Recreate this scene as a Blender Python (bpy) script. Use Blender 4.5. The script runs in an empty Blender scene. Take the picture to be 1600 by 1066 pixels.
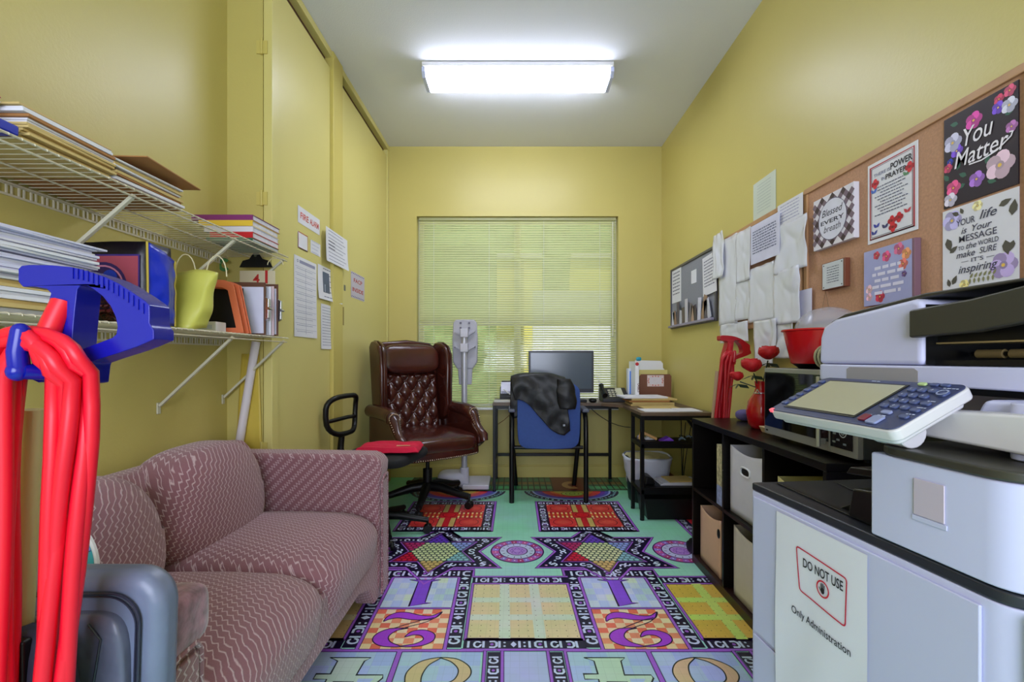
import bpy, bmesh, math, random
from mathutils import Vector, Matrix, noise
from mathutils.geometry import tessellate_polygon
random.seed(7)
C = bpy.context.scene.collection
scn = bpy.context.scene
PI = math.pi
# ---------------------------------------------------------------- camera
F, CX, CY, HC = 711.0, 806.0, 560.0, 1.06       # focal length and vanishing point in pixels, eye height
cam = bpy.data.cameras.new('camera'); co = bpy.data.objects.new('camera', cam); C.objects.link(co)
co.location = (0, 0, HC); co.rotation_euler = (PI/2, 0, 0)
cam.sensor_width = 36; cam.lens = F/1600*36
cam.shift_x = -6/1600; cam.shift_y = 27/1600; cam.clip_start = 0.05
scn.camera = co
# ---------------------------------------------------------------- world, sun, exposure
w = bpy.data.worlds.new('world'); scn.world = w; w.use_nodes = True
nt = w.node_tree; bgn = nt.nodes['Background']
sky = nt.nodes.new('ShaderNodeTexSky'); sky.sky_type = 'NISHITA'; sky.sun_disc = False
sky.sun_elevation = math.radians(50); sky.sun_rotation = math.radians(150)
nt.links.new(sky.outputs[0], bgn.inputs[0]); bgn.inputs[1].default_value = 0.20
sd = bpy.data.lights.new('sun', 'SUN'); sd.energy = 4.0; sd.angle = 0.01; sd.color = (1, .95, .82)
so = bpy.data.objects.new('sun', sd); C.objects.link(so); so.rotation_euler = (math.radians(42), 0, math.radians(30))
so.location = (0, 8, 6)
LIGHT = 22.0
# bluish fill light added behind the camera; no doorway is built there
ad = bpy.data.lights.new('fill_light_behind_camera', 'AREA'); ad.shape = 'RECTANGLE'; ad.size = 1.6; ad.size_y = 1.5
ad.energy = 74; ad.color = (.74, .80, 1.0)
ao = bpy.data.objects.new('fill_light_behind_camera', ad); C.objects.link(ao); ao.location = (0.0, -1.6, 1.5)
ao.rotation_euler = (math.radians(90), 0, 0)
scn.view_settings.view_transform = 'Standard'; scn.view_settings.look = 'None'
scn.view_settings.gamma = 1; scn.view_settings.use_curve_mapping = False
scn.view_settings.exposure = 0.20
# ---------------------------------------------------------------- helpers
def at(px, py, Y): return Vector(((px-CX)/F*Y, Y, HC-(py-CY)/F*Y))
def onx(px, py, X):
    Y = X*F/(px-CX); return Vector((X, Y, HC-(py-CY)/F*Y))
def lin(c):
    r = []
    for v in c[:3]:
        v = v/255.0
        r.append(v/12.92 if v <= .04045 else ((v+.055)/1.055)**2.4)
    return tuple(r)+(1.0,)
_m = {}
def mat(name, col, rough=.5, metal=0, noise_amt=.0, scale=20, bump=0, bscale=60, coat=0, spec=.5, trans=0, alpha=1, sheen=0, emit=0):
    if name in _m: return _m[name]
    m = bpy.data.materials.new(name); m.use_nodes = True; nt = m.node_tree
    b = nt.nodes['Principled BSDF']; c = lin(col)
    b.inputs['Base Color'].default_value = c; b.inputs['Roughness'].default_value = rough
    b.inputs['Metallic'].default_value = metal; b.inputs['Coat Weight'].default_value = coat
    b.inputs['Specular IOR Level'].default_value = spec
    b.inputs['Transmission Weight'].default_value = trans; b.inputs['Alpha'].default_value = alpha
    b.inputs['Sheen Weight'].default_value = sheen
    if emit:
        b.inputs['Emission Color'].default_value = c; b.inputs['Emission Strength'].default_value = emit
    if noise_amt or bump:
        tc = nt.nodes.new('ShaderNodeTexCoord')
    if noise_amt:
        n = nt.nodes.new('ShaderNodeTexNoise'); n.inputs['Scale'].default_value = scale; n.inputs['Detail'].default_value = 4
        nt.links.new(tc.outputs['Object'], n.inputs['Vector'])
        mr = nt.nodes.new('ShaderNodeMapRange'); mr.inputs['From Min'].default_value = .3; mr.inputs['From Max'].default_value = .7
        mr.inputs['To Min'].default_value = 1-noise_amt; mr.inputs['To Max'].default_value = 1+noise_amt*.6
        nt.links.new(n.outputs['Fac'], mr.inputs['Value'])
        mx = nt.nodes.new('ShaderNodeVectorMath'); mx.operation = 'SCALE'; mx.inputs[0].default_value = c[:3]
        nt.links.new(mr.outputs['Result'], mx.inputs['Scale']); nt.links.new(mx.outputs[0], b.inputs['Base Color'])
    if bump:
        n2 = nt.nodes.new('ShaderNodeTexNoise'); n2.inputs['Scale'].default_value = bscale; n2.inputs['Detail'].default_value = 3
        nt.links.new(tc.outputs['Object'], n2.inputs['Vector'])
        bp = nt.nodes.new('ShaderNodeBump'); bp.inputs['Strength'].default_value = bump; bp.inputs['Distance'].default_value = .01
        nt.links.new(n2.outputs['Fac'], bp.inputs['Height']); nt.links.new(bp.outputs[0], b.inputs['Normal'])
    _m[name] = m; return m
def printmat(name, rough=.55, coat=0, var=.06, grid=False):
    """flat print: the colour of each printed patch, slightly uneven ink"""
    if name in _m: return _m[name]
    m = bpy.data.materials.new(name); m.use_nodes = True; nt = m.node_tree
    b = nt.nodes['Principled BSDF']; b.inputs['Roughness'].default_value = rough; b.inputs['Coat Weight'].default_value = coat
    a = nt.nodes.new('ShaderNodeVertexColor'); a.layer_name = 'ink'
    tc = nt.nodes.new('ShaderNodeTexCoord')
    n = nt.nodes.new('ShaderNodeTexNoise'); n.inputs['Scale'].default_value = 5 if grid else 15; n.inputs['Detail'].default_value = 5
    nt.links.new(tc.outputs['Object'], n.inputs['Vector'])
    mr = nt.nodes.new('ShaderNodeMapRange'); mr.inputs['From Min'].default_value = .3; mr.inputs['From Max'].default_value = .7
    mr.inputs['To Min'].default_value = 1-var; mr.inputs['To Max'].default_value = 1+var
    nt.links.new(n.outputs['Fac'], mr.inputs['Value'])
    s = nt.nodes.new('ShaderNodeVectorMath'); s.operation = 'SCALE'
    nt.links.new(a.outputs['Color'], s.inputs[0]); nt.links.new(mr.outputs['Result'], s.inputs['Scale'])
    out = s.outputs[0]
    if grid:
        # mottled watercolour tints and a faint printed square grid
        n3 = nt.nodes.new('ShaderNodeTexNoise'); n3.inputs['Scale'].default_value = 3.2; n3.inputs['Detail'].default_value = 3
        nt.links.new(tc.outputs['Object'], n3.inputs['Vector'])
        cr = nt.nodes.new('ShaderNodeValToRGB'); e = cr.color_ramp.elements
        e[0].position = .35; e[0].color = (.88, 1.05, .90, 1); e[1].position = .65; e[1].color = (1.04, .98, 1.12, 1)
        nt.links.new(n3.outputs['Fac'], cr.inputs[0])
        mm = nt.nodes.new('ShaderNodeVectorMath'); mm.operation = 'MULTIPLY'
        nt.links.new(out, mm.inputs[0]); nt.links.new(cr.outputs[0], mm.inputs[1]); out = mm.outputs[0]
        br = nt.nodes.new('ShaderNodeTexBrick'); br.offset = 0; br.inputs['Scale'].default_value = 1
        br.inputs['Brick Width'].default_value = .032; br.inputs['Row Height'].default_value = .032
        br.inputs['Mortar Size'].default_value = .0012; br.inputs['Mortar Smooth'].default_value = .6
        br.inputs['Color1'].default_value = (1, 1, 1, 1); br.inputs['Color2'].default_value = (.97, .98, .97, 1); br.inputs['Mortar'].default_value = (.86, .88, .86, 1)
        nt.links.new(tc.outputs['Object'], br.inputs['Vector'])
        m2 = nt.nodes.new('ShaderNodeVectorMath'); m2.operation = 'MULTIPLY'
        nt.links.new(out, m2.inputs[0]); nt.links.new(br.outputs['Color'], m2.inputs[1]); out = m2.outputs[0]
        bp = nt.nodes.new('ShaderNodeBump'); bp.inputs['Strength'].default_value = .12; bp.inputs['Distance'].default_value = .02
        nt.links.new(n3.outputs['Fac'], bp.inputs['Height']); nt.links.new(bp.outputs[0], b.inputs['Normal'])
    nt.links.new(out, b.inputs['Base Color'])
    _m[name] = m; return m
PM = {}                                                # thing -> its matrix
def children(o): return [c for c in C.objects if c.parent == o]
def tag(o, label=None, cat=None, group=None, kind=None):
    if label: o['label'] = label
    if cat: o['category'] = cat
    if group: o['group'] = group
    if kind: o['kind'] = kind
    return o
def thing(name, label, cat, loc=(0, 0, 0), rz=0, group=None):
    o = bpy.data.objects.new(name, None); C.objects.link(o); o.empty_display_size = .1
    o.location = loc; o.rotation_euler = (0, 0, rz)
    PM[o] = Matrix.Translation(loc) @ Matrix.Rotation(rz, 4, 'Z')
    return tag(o, label, cat, group)
class G:
    """collects geometry and links it as ONE mesh object"""
    def __init__(s, x=None): s.v = []; s.f = []; s.fm = []; s.x = x or Matrix.Identity(4); s.col = None
    def add(s, vs, fs, mi=0):
        n = len(s.v)
        s.v += [s.x @ Vector(p) for p in vs]
        for f in fs: s.f.append([n+i for i in f]); s.fm.append(mi)
        return s
    def box(s, x0, x1, y0, y1, z0, z1, mi=0):
        vs = [(x, y, z) for x in (x0, x1) for y in (y0, y1) for z in (z0, z1)]
        return s.add(vs, [(0, 1, 3, 2), (4, 6, 7, 5), (0, 4, 5, 1), (2, 3, 7, 6), (0, 2, 6, 4), (1, 5, 7, 3)], mi)
    def frame(s, p, q):
        d = (Vector(q)-Vector(p)).normalized(); u = d.orthogonal().normalized()
        if abs(d.z) < .9: u = d.cross(Vector((0, 0, 1))).normalized()
        return d, u, d.cross(u)
    def bar(s, p, q, a, b, mi=0):
        """rectangular bar from p to q, a wide (horizontal), b high"""
        p = Vector(p); q = Vector(q); d, u, v = s.frame(p, q); vs = []
        for c in (p, q):
            for i, j in ((-1, -1), (1, -1), (1, 1), (-1, 1)): vs.append(c+u*i*a/2+v*j*b/2)
        return s.add(vs, [(0, 3, 2, 1), (4, 5, 6, 7), (0, 1, 5, 4), (1, 2, 6, 5), (2, 3, 7, 6), (3, 0, 4, 7)], mi)
    def cyl(s, p, q, r, r2=None, n=14, mi=0):
        p = Vector(p); q = Vector(q); r2 = r if r2 is None else r2; d, u, v = s.frame(p, q); vs = []
        for c, rr in ((p, r), (q, r2)):
            for i in range(n):
                a = 2*PI*i/n; vs.append(c+u*math.cos(a)*rr+v*math.sin(a)*rr)
        fs = [(i, (i+1) % n, n+(i+1) % n, n+i) for i in range(n)]+[tuple(range(n-1, -1, -1)), tuple(range(n, 2*n))]
        return s.add(vs, fs, mi)
    def tube(s, pts, r, n=8, mi=0, closed=False):
        pts = [Vector(p) for p in pts]; k = len(pts); rs = r if isinstance(r, (list, tuple)) else [r]*k
        vs = []; up = None
        for i, p in enumerate(pts):
            a = pts[(i-1) % k] if (closed or i > 0) else p; b = pts[(i+1) % k] if (closed or i < k-1) else p
            d = (b-a).normalized()
            if up is None: up = d.orthogonal().normalized()
            up = (up-d*up.dot(d)).normalized(); v = d.cross(up)
            for j in range(n):
                t = 2*PI*j/n; vs.append(p+up*math.cos(t)*rs[i]+v*math.sin(t)*rs[i])
        fs = []
        for i in range(k if closed else k-1):
            for j in range(n):
                a, b = i*n, ((i+1) % k)*n; fs.append((a+j, a+(j+1) % n, b+(j+1) % n, b+j))
        if not closed: fs += [tuple(range(n-1, -1, -1)), tuple(range((k-1)*n, k*n))]
        return s.add(vs, fs, mi)
    def lathe(s, prof, c, n=24, mi=0, axis='z', sx=1, sy=1):
        vs = []
        for r, z in prof:
            for i in range(n):
                a = 2*PI*i/n; x, y = r*math.cos(a)*sx, r*math.sin(a)*sy
                vs.append((c[0]+x, c[1]+y, c[2]+z) if axis == 'z' else ((c[0]+z, c[1]+x, c[2]+y) if axis == 'x' else (c[0]+x, c[1]+z, c[2]+y)))
        fs = [(k*n+i, k*n+(i+1) % n, (k+1)*n+(i+1) % n, (k+1)*n+i) for k in range(len(prof)-1) for i in range(n)]
        fs += [tuple(range(n-1, -1, -1)), tuple(range((len(prof)-1)*n, len(prof)*n))]
        return s.add(vs, fs, mi)
    def prism(s, pts, a0, a1, plane='xz', mi=0, hole=None):
        """2D outline extruded between a0 and a1 along the axis missing from plane"""
        def P(p, a):
            return {'xz': (p[0], a, p[1]), 'yz': (a, p[0], p[1]), 'xy': (p[0], p[1], a)}[plane]
        n = len(pts); vs = [P(p, a0) for p in pts]+[P(p, a1) for p in pts]
        fs = [(i, (i+1) % n, n+(i+1) % n, n+i) for i in range(n)]
        if hole:
            m = len(hole); vs += [P(p, a0) for p in hole]+[P(p, a1) for p in hole]; o = 2*n
            fs += [(o+(i+1) % m, o+i, o+m+i, o+m+(i+1) % m) for i in range(m)]
            tri = tessellate_polygon([[Vector((p[0], p[1], 0)) for p in pts], [Vector((p[0], p[1], 0)) for p in hole]])
            for t in tri:
                fs.append(tuple(i if i < n else o+i-n for i in t)); fs.append(tuple((i+n if i < n else o+m+i-n) for i in reversed(t)))
        else: fs += [tuple(range(n-1, -1, -1)), tuple(range(n, 2*n))]
        return s.add(vs, fs, mi)
    def grid(s, fn, nu, nv, mi=0, closed_u=False):
        vs = [fn(i/nu, j/nv) for j in range(nv+1) for i in range(nu+(0 if closed_u else 1))]
        k = nu if closed_u else nu+1
        fs = [(j*k+i, j*k+(i+1) % k, (j+1)*k+(i+1) % k, (j+1)*k+i) for j in range(nv) for i in range(nu)]
        return s.add(vs, fs, mi)
    def pillow(s, c, h, e1=.35, e2=.35, nu=32, nv=16, warp=None, mi=0):
        """superellipsoid cushion, c centre, h half sizes"""
        def pw(v, e): return math.copysign(abs(v)**e, v)
        def fn(u, t):
            a = -PI+2*PI*u; b = -PI/2+PI*t
            p = Vector((h[0]*pw(math.cos(b), e1)*pw(math.cos(a), e2), h[1]*pw(math.cos(b), e1)*pw(math.sin(a), e2), h[2]*pw(math.sin(b), e1)))
            if warp: p = warp(p)
            return p+Vector(c)
        return s.grid(fn, nu, nv, mi, closed_u=True)
    def build(s, name, mats, parent=None, smooth=None, bevel=0, seg=2, local=False, thick=0, subsurf=0):
        vs = s.v
        origin = Vector((0, 0, 0))
        if parent is not None:
            if parent in PM and not local:
                inv = PM[parent].inverted(); vs = [inv @ p for p in vs]
        else:
            lo = [min(p[i] for p in vs) for i in range(3)]; hi = [max(p[i] for p in vs) for i in range(3)]
            origin = Vector(((lo[0]+hi[0])/2, (lo[1]+hi[1])/2, lo[2])); vs = [p-origin for p in vs]
        me = bpy.data.meshes.new(name); me.from_pydata([tuple(p) for p in vs], [], s.f)
        if not isinstance(mats, (list, tuple)): mats = [mats]
        for m in mats: me.materials.append(m)
        if any(s.fm): me.polygons.foreach_set('material_index', s.fm)
        if s.col:
            ca = me.color_attributes.new('ink', 'FLOAT_COLOR', 'CORNER'); buf = []
            for p, c in zip(me.polygons, s.col): buf += list(c)*p.loop_total
            ca.data.foreach_set('color', buf)
        if s.col is None:
            bm = bmesh.new(); bm.from_mesh(me); bmesh.ops.recalc_face_normals(bm, faces=bm.faces); bm.to_mesh(me); bm.free()
        if smooth is not None:
            me.polygons.foreach_set('use_smooth', [True]*len(me.polygons)); me.set_sharp_from_angle(angle=math.radians(smooth))
        me.update(); o = bpy.data.objects.new(name, me); C.objects.link(o); o.location = origin
        if parent is not None:
            o.parent = parent
            if parent in PM: PM[o] = PM[parent]
        else: PM[o] = Matrix.Translation(origin)
        if thick:
            md = o.modifiers.new('thick', 'SOLIDIFY'); md.thickness = thick
        if bevel:
            md = o.modifiers.new('bevel', 'BEVEL'); md.width = bevel; md.segments = seg; md.limit_method = 'ANGLE'; md.angle_limit = math.radians(35)
            if smooth is None:
                me.polygons.foreach_set('use_smooth', [True]*len(me.polygons)); me.set_sharp_from_angle(angle=math.radians(35))
                md.harden_normals = True
        if subsurf:
            md = o.modifiers.new('sub', 'SUBSURF'); md.levels = subsurf; md.render_levels = subsurf
        return o
_tx = {}
def textgeo(s, bold=0, shear=0):
    k = (s, bold, shear)
    if k in _tx: return _tx[k]
    cu = bpy.data.curves.new('t', 'FONT'); cu.body = s; cu.size = 1; cu.offset = bold; cu.shear = shear; cu.resolution_u = 3
    ob = bpy.data.objects.new('t', cu); C.objects.link(ob)
    me = bpy.data.meshes.new_from_object(ob.evaluated_get(bpy.context.evaluated_depsgraph_get()))
    vs = [(v.co.x, v.co.y) for v in me.vertices]; fs = [tuple(p.vertices) for p in me.polygons]
    bpy.data.objects.remove(ob); bpy.data.curves.remove(cu); bpy.data.meshes.remove(me)
    _tx[k] = (vs, fs); return _tx[k]
class Print:
    """flat ink on a flat sheet: coloured patches in sheet coordinates (u right, v up), each layer a hair above the last"""
    def __init__(s, o, u, v, n, step=.0002, base=.0003):
        s.o = Vector(o); s.u = Vector(u).normalized(); s.v_ = Vector(v).normalized(); s.n = Vector(n).normalized()
        s.g = G(); s.g.col = []; s.step = step; s.base = base; s.t = lambda x, y: (x, y); s.bend = None
    def P(s, x, y, l):
        x, y = s.t(x, y); p = s.o+s.u*x+s.v_*y+s.n*(s.base+s.step*l+(len(s.g.v)//8 % 61)*s.step*.012)
        if s.bend: p = p+s.n*s.bend(x, y)
        return p
    def poly(s, pts, c, l=0):
        s.g.add([s.P(x, y, l) for x, y in pts], [tuple(range(len(pts)))]); s.g.col.append(lin(c))
    def rect(s, x0, y0, x1, y1, c, l=0): s.poly([(x0, y0), (x1, y0), (x1, y1), (x0, y1)], c, l)
    def disc(s, x, y, r, c, l=0, n=16, ry=None, a0=0):
        ry = ry or r; s.poly([(x+r*math.cos(2*PI*i/n+a0), y+ry*math.sin(2*PI*i/n+a0)) for i in range(n)], c, l)
    def quadstrip(s, A, B, c, l=0):
        n = len(A); base = len(s.g.v)
        s.g.add([s.P(x, y, l) for x, y in A]+[s.P(x, y, l) for x, y in B], [(i, i+1, n+i+1, n+i) for i in range(n-1)])
        s.g.col += [lin(c)]*(n-1)
    def ring(s, x, y, r0, r1, c, l=0, n=18, a0=0, a1=2*PI, k=1.0):
        an = [a0+(a1-a0)*i/n for i in range(n+1)]
        s.quadstrip([(x+r0*math.cos(a), y+r0*k*math.sin(a)) for a in an], [(x+r1*math.cos(a), y+r1*k*math.sin(a)) for a in an], c, l)
    def line(s, pts, w, c, l=0, closed=False):
        if closed: pts = list(pts)+[pts[0], pts[1]]
        A = []; B = []
        for i, p in enumerate(pts):
            a = pts[max(i-1, 0)]; b = pts[min(i+1, len(pts)-1)]
            dx, dy = b[0]-a[0], b[1]-a[1]; L = math.hypot(dx, dy) or 1
            ww = w[i] if isinstance(w, (list, tuple)) else w
            if 0 < i < len(pts)-1:
                e0 = (p[0]-a[0], p[1]-a[1]); L0 = math.hypot(*e0) or 1; cs = abs((e0[0]*dx+e0[1]*dy)/L0/L); ww = ww/max(cs, .5)
            nx, ny = -dy/L*ww/2, dx/L*ww/2
            A.append((p[0]+nx, p[1]+ny)); B.append((p[0]-nx, p[1]-ny))
        s.quadstrip(A, B, c, l)
    def text(s, t, x, y, size, c, l=2, align='c', bold=0, shear=0, sx=1, rot=0, width=None):
        vs, fs = textgeo(t, bold, shear)
        if not vs: return
        x0 = min(p[0] for p in vs); x1 = max(p[0] for p in vs); W = x1-x0
        if width: sx = width/(W*size)
        off = {'c': -(x0+x1)/2, 'l': -x0, 'r': -x1}[align]; cr, sr = math.cos(rot), math.sin(rot)
        P = []
        for a, b in vs:
            X = (a+off)*size*sx; Y = b*size; P.append(s.P(x+X*cr-Y*sr, y+X*sr+Y*cr, l))
        s.g.add(P, fs); s.g.col += [lin(c)]*len(fs)
    def scribble(s, x0, x1, y, h, c, l=1, gap=.25):
        """a line of writing too small to read"""
        x = x0
        while x < x1-h:
            wl = h*random.uniform(1.2, 4.5); e = min(x+wl, x1)
            s.rect(x, y, e, y+h, c, l); x = e+h*random.uniform(.5, .9)
    def build(s, name, parent=None, m=None):
        return s.g.build(name, m or printmat('printed_ink'), parent)
def wallprint(px, nz=None): pass
def copy_tree(o, loc=None, rz=None, label=None, parent=None):
    c = o.copy(); C.objects.link(c); c.parent = parent
    if loc is not None: c.location = loc
    if rz is not None: c.rotation_euler = (0, 0, rz)
    if label: c['label'] = label
    for ch in children(o): copy_tree(ch, parent=c)
    return c
# ---------------------------------------------------------------- materials
XL, XC, XR, YB, ZC, YF = -1.338, -1.130, 1.299, 4.054, 2.947, -1.9
WALL = mat('yellow_gloss_wall_paint', (200, 186, 108), .40, noise_amt=.03, scale=1.5, bump=.05, bscale=90, spec=.45)
DOORP = mat('yellow_painted_panel', (216, 204, 128), .38, noise_amt=.025, scale=1.2, spec=.45)
CEIL = mat('ceiling_paint', (226, 228, 236), .8, bump=.15, bscale=160)
TRIM = mat('yellow_trim_paint', (206, 190, 104), .45)
WHITE = mat('white_enamel', (235, 235, 238), .4)
BLACK = mat('black_metal', (7, 7, 8), .35, spec=.35)
BLKPL = mat('black_plastic', (8, 8, 9), .42, spec=.35)
DARKSLOT = mat('dark_gap', (52, 26, 12), .9)
CHROME = mat('chrome', (200, 200, 205), .18, metal=1)
PAPER = mat('white_paper', (228, 228, 236), .7, noise_amt=.03, scale=12)
MANILA = mat('manila_card', (206, 180, 116), .7, noise_amt=.06, scale=9)
KRAFT = mat('kraft_card', (170, 118, 66), .75, noise_amt=.06, scale=9)
WIRE = mat('white_vinyl_coated_wire', (214, 206, 180), .4)
# ---------------------------------------------------------------- room shell
def struct(name, g, m, **k):
    o = g.build(name, m, **k); o['kind'] = 'structure'; return o
struct('ceiling', G().box(XL-.2, XR+.2, YF-.1, YB+.2, ZC, ZC+.1), CEIL)
struct('wall_right', G().box(XR, XR+.12, YF-.1, YB+.2, 0, ZC), WALL)
struct('wall_left', G().box(XL-.12, XL, YF-.1, 2.109, 0, ZC), WALL)
struct('wall_front', G().box(XL-.12, XR+.12, YF-.12, YF, 0, ZC), WALL)
WX0, WX1, WZ0, WZ1 = -.884, .912, .600, 2.326
g = G(); y1 = YB+.12
g.box(XL-.12, WX0, YB, y1, 0, ZC).box(WX1, XR, YB, y1, 0, ZC).box(WX0, WX1, YB, y1, 0, WZ0).box(WX0, WX1, YB, y1, WZ1, ZC)
struct('wall_back', g, WALL)
# closet front along the left: return wall, end stile, post, header, two sliding doors
struct('wall_closet_return', G().box(XL-.12, -1.172, 2.109, 2.16, 0, ZC), WALL)
struct('trim_1', G().box(-1.170, XC, 2.109, 2.165, 0, ZC-.002), DOORP, bevel=.003)
yp0 = 1.130*F/(CX-518); yp1 = 1.130*F/(CX-533)                       # post between the doors
struct('trim_2', G().box(-1.19, XC+.012, yp0, yp1, 0, ZC-.002), TRIM, bevel=.004)
struct('trim_3', G().box(-1.19, XC+.004, 2.165, YB, ZC-.045, ZC-.002), DOORP, bevel=.003)
struct('trim_4', G().box(-1.19, XC, YB-.045, YB-.001, 0, ZC-.046), DOORP, bevel=.003)
o = struct('door_1', G().box(-1.165, XC-.008, 2.168, yp0-.002, .02, ZC-.105), DOORP, bevel=.003)
o = struct('door_2', G().box(-1.165, XC-.008, yp1+.002, YB-.047, .02, ZC-.105), DOORP, bevel=.003)
struct('trim_5', G().box(-1.20, -1.185, 2.165, YB-.05, 0, ZC-.05), DARKSLOT)
g = G().box(-1.184, -1.166, 2.168, yp0-.01, ZC-.075, ZC-.046).box(-1.184, -1.166, yp1+.01, YB-.05, ZC-.075, ZC-.046)
struct('trim_6', g, mat('brown_track', (84, 46, 26), .5, metal=.3))
# recessed finger pulls and hinges
hp = onx(521, 494, XC); 
tag(G().box(XC-.007, XC-.002, hp.y-.012, hp.y+.012, hp.z-.06, hp.z+.06).build('finger_pull', mat('brass_pull', (150, 128, 60), .4, metal=.6), None), 'slim brass finger pull on the far edge of the nearer closet door', 'door pull')
hp = onx(537, 494, XC)
tag(G().box(XC-.007, XC-.003, hp.y-.012, hp.y+.012, hp.z-.06, hp.z+.06).build('finger_pull', _m['brass_pull'], None), 'slim brass finger pull on the near edge of the farther closet door', 'door pull')
for i, (zz, nm) in enumerate(((2.50, 'upper'), (1.80, 'middle'), (.64, 'lower'))):
    hg = G().cyl((-1.1745, 2.101, zz-.035), (-1.1745, 2.101, zz+.035), .006).box(-1.20, -1.15, 2.104, 2.108, zz-.03, zz+.03)
    tag(hg.build('hinge', TRIM, None), nm+' painted hinge on the narrow closet side panel', 'hinge')
# baseboards
struct('baseboard_back', G().box(XC+.001, XR-.001, YB-.016, YB-.0005, .001, .10).box(XC+.001, XR-.001, YB-.011, YB-.0005, .10, .112), TRIM, bevel=.003)
struct('baseboard_right', G().box(XR-.016, XR-.0005, YF+.01, YB-.017, .001, .10), mat('brown_baseboard', (120, 66, 30), .5), bevel=.003)
struct('baseboard_left', G().box(XL+.0005, XL+.014, YF+.01, 2.105, .001, .10), TRIM, bevel=.003)
# ---------------------------------------------------------------- window, glass and outside
win = G(); fy0, fy1 = YB+.075, YB+.115; WF = mat('window_frame_white', (238, 238, 232), .4)
def fr(g, x0, x1, z0, z1, t, ya, yb):
    g.box(x0, x1, ya, yb, z0, z0+t).box(x0, x1, ya, yb, z1-t, z1).box(x0, x0+t, ya, yb, z0+t, z1-t).box(x1-t, x1, ya, yb, z0+t, z1-t)
fr(win, WX0+.001, WX1-.001, WZ0+.001, WZ1-.001, .045, fy0, fy1)
xm = (WX0+WX1)/2; zr = at(800, 503, YB).z
win.box(xm-.03, xm+.03, fy0, fy1, WZ0+.045, WZ1-.045)
win.box(WX0+.045, xm-.03, fy0, fy1, zr-.022, zr+.022).box(xm+.03, WX1-.045, fy0, fy1, zr-.022, zr+.022)
wo = struct('window_1', win, WF, bevel=.003)
gm = bpy.data.materials.new('clear_window_glass'); gm.use_nodes = True; _m['glass'] = gm
n_ = gm.node_tree; pb = n_.nodes['Principled BSDF']; n_.nodes.remove(pb)
tr = n_.nodes.new('ShaderNodeBsdfTransparent'); gl = n_.nodes.new('ShaderNodeBsdfGlossy'); gl.inputs['Roughness'].default_value = .02
mxs = n_.nodes.new('ShaderNodeMixShader'); mxs.inputs[0].default_value = .06
n_.links.new(tr.outputs[0], mxs.inputs[1]); n_.links.new(gl.outputs[0], mxs.inputs[2]); n_.links.new(mxs.outputs[0], n_.nodes['Material Output'].inputs[0])
for x0, x1 in ((WX0+.045, xm-.03), (xm+.03, WX1-.045)):
    for z0, z1 in ((WZ0+.045, zr-.022), (zr+.022, WZ1-.045)):
        G().box(x0, x1, fy0+.018, fy0+.022, z0, z1).build('pane', gm, wo)
struct('window_sill', G().box(WX0-.0+.001, WX1-.001, YB-.02, YB+.074, WZ0+.001, WZ0+.02), WF, bevel=.003)
# blind: slats, rails, ladder cords, tilt wand
blind = thing('window_blind', 'wide pale mini blind closed over the window at the back', 'window blind', (xm, YB+.035, WZ0+.02))
SL = bpy.data.materials.new('translucent_slat'); SL.use_nodes = True; n_ = SL.node_tree
pb = n_.nodes['Principled BSDF']; pb.inputs['Base Color'].default_value = lin((220, 220, 184)); pb.inputs['Roughness'].default_value = .4
tl = n_.nodes.new('ShaderNodeBsdfTranslucent'); tl.inputs[0].default_value = lin((228, 228, 160))
mxs = n_.nodes.new('ShaderNodeMixShader'); mxs.inputs[0].default_value = .55
n_.links.new(pb.outputs[0], mxs.inputs[1]); n_.links.new(tl.outputs[0], mxs.inputs[2]); n_.links.new(mxs.outputs[0], n_.nodes['Material Output'].inputs[0])
bx0, bx1 = WX0+.016, WX1-.016
G().box(bx0, bx1, YB+.02, YB+.05, WZ1-.03, WZ1-.004).build('head_rail', SL, blind, bevel=.002)
G().box(bx0, bx1, YB+.025, YB+.045, WZ0+.022, WZ0+.036).build('bottom_rail', SL, blind, bevel=.002)
nsl = 78; z0, z1 = WZ0+.045, WZ1-.035; first = None
for i in range(nsl):
    zz = z0+(z1-z0)*(i+.5)/nsl
    tilt = math.radians(58 if i > 34 else 37)
    if first is None or i == 35:
        g = G(); A = []
        for k in range(5):
            q = (k/4-.5)*.0250; A.append((q, .0022*(1-(2*k/4-1)**2)))
        vs = []
        for x in (bx0-xm, bx1-xm):
            for q, b in A: vs.append((x, -q*math.cos(tilt)-b*math.sin(tilt), -q*math.sin(tilt)*-1*-1+b*math.cos(tilt)))
        g.add(vs, [(k, k+1, 6+k, 5+k) for k in range(4)])
        me_o = g.build('slat', SL, blind, smooth=60, local=True); first = me_o.data; me_o.location = (0, 0, zz-(WZ0+.02))
    else:
        o = bpy.data.objects.new('slat', first); C.objects.link(o); o.parent = blind; o.location = (0, 0, zz-(WZ0+.02))
for px in (677, 764, 850, 938):
    x = (px-CX)/F*YB
    for dy in (-.012, .012): G().cyl((x, YB+.035+dy, WZ0+.03), (x, YB+.035+dy, WZ1-.02), .0011, n=6).build('ladder_cord', WHITE, blind)
G().cyl((at(958, 0, YB).x, YB+.012, WZ1-.04), (at(958, 0, YB).x, YB+.012, 1.25), .004, n=6).build('tilt_wand', mat('clear_wand', (225, 225, 210), .3), blind)
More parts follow.
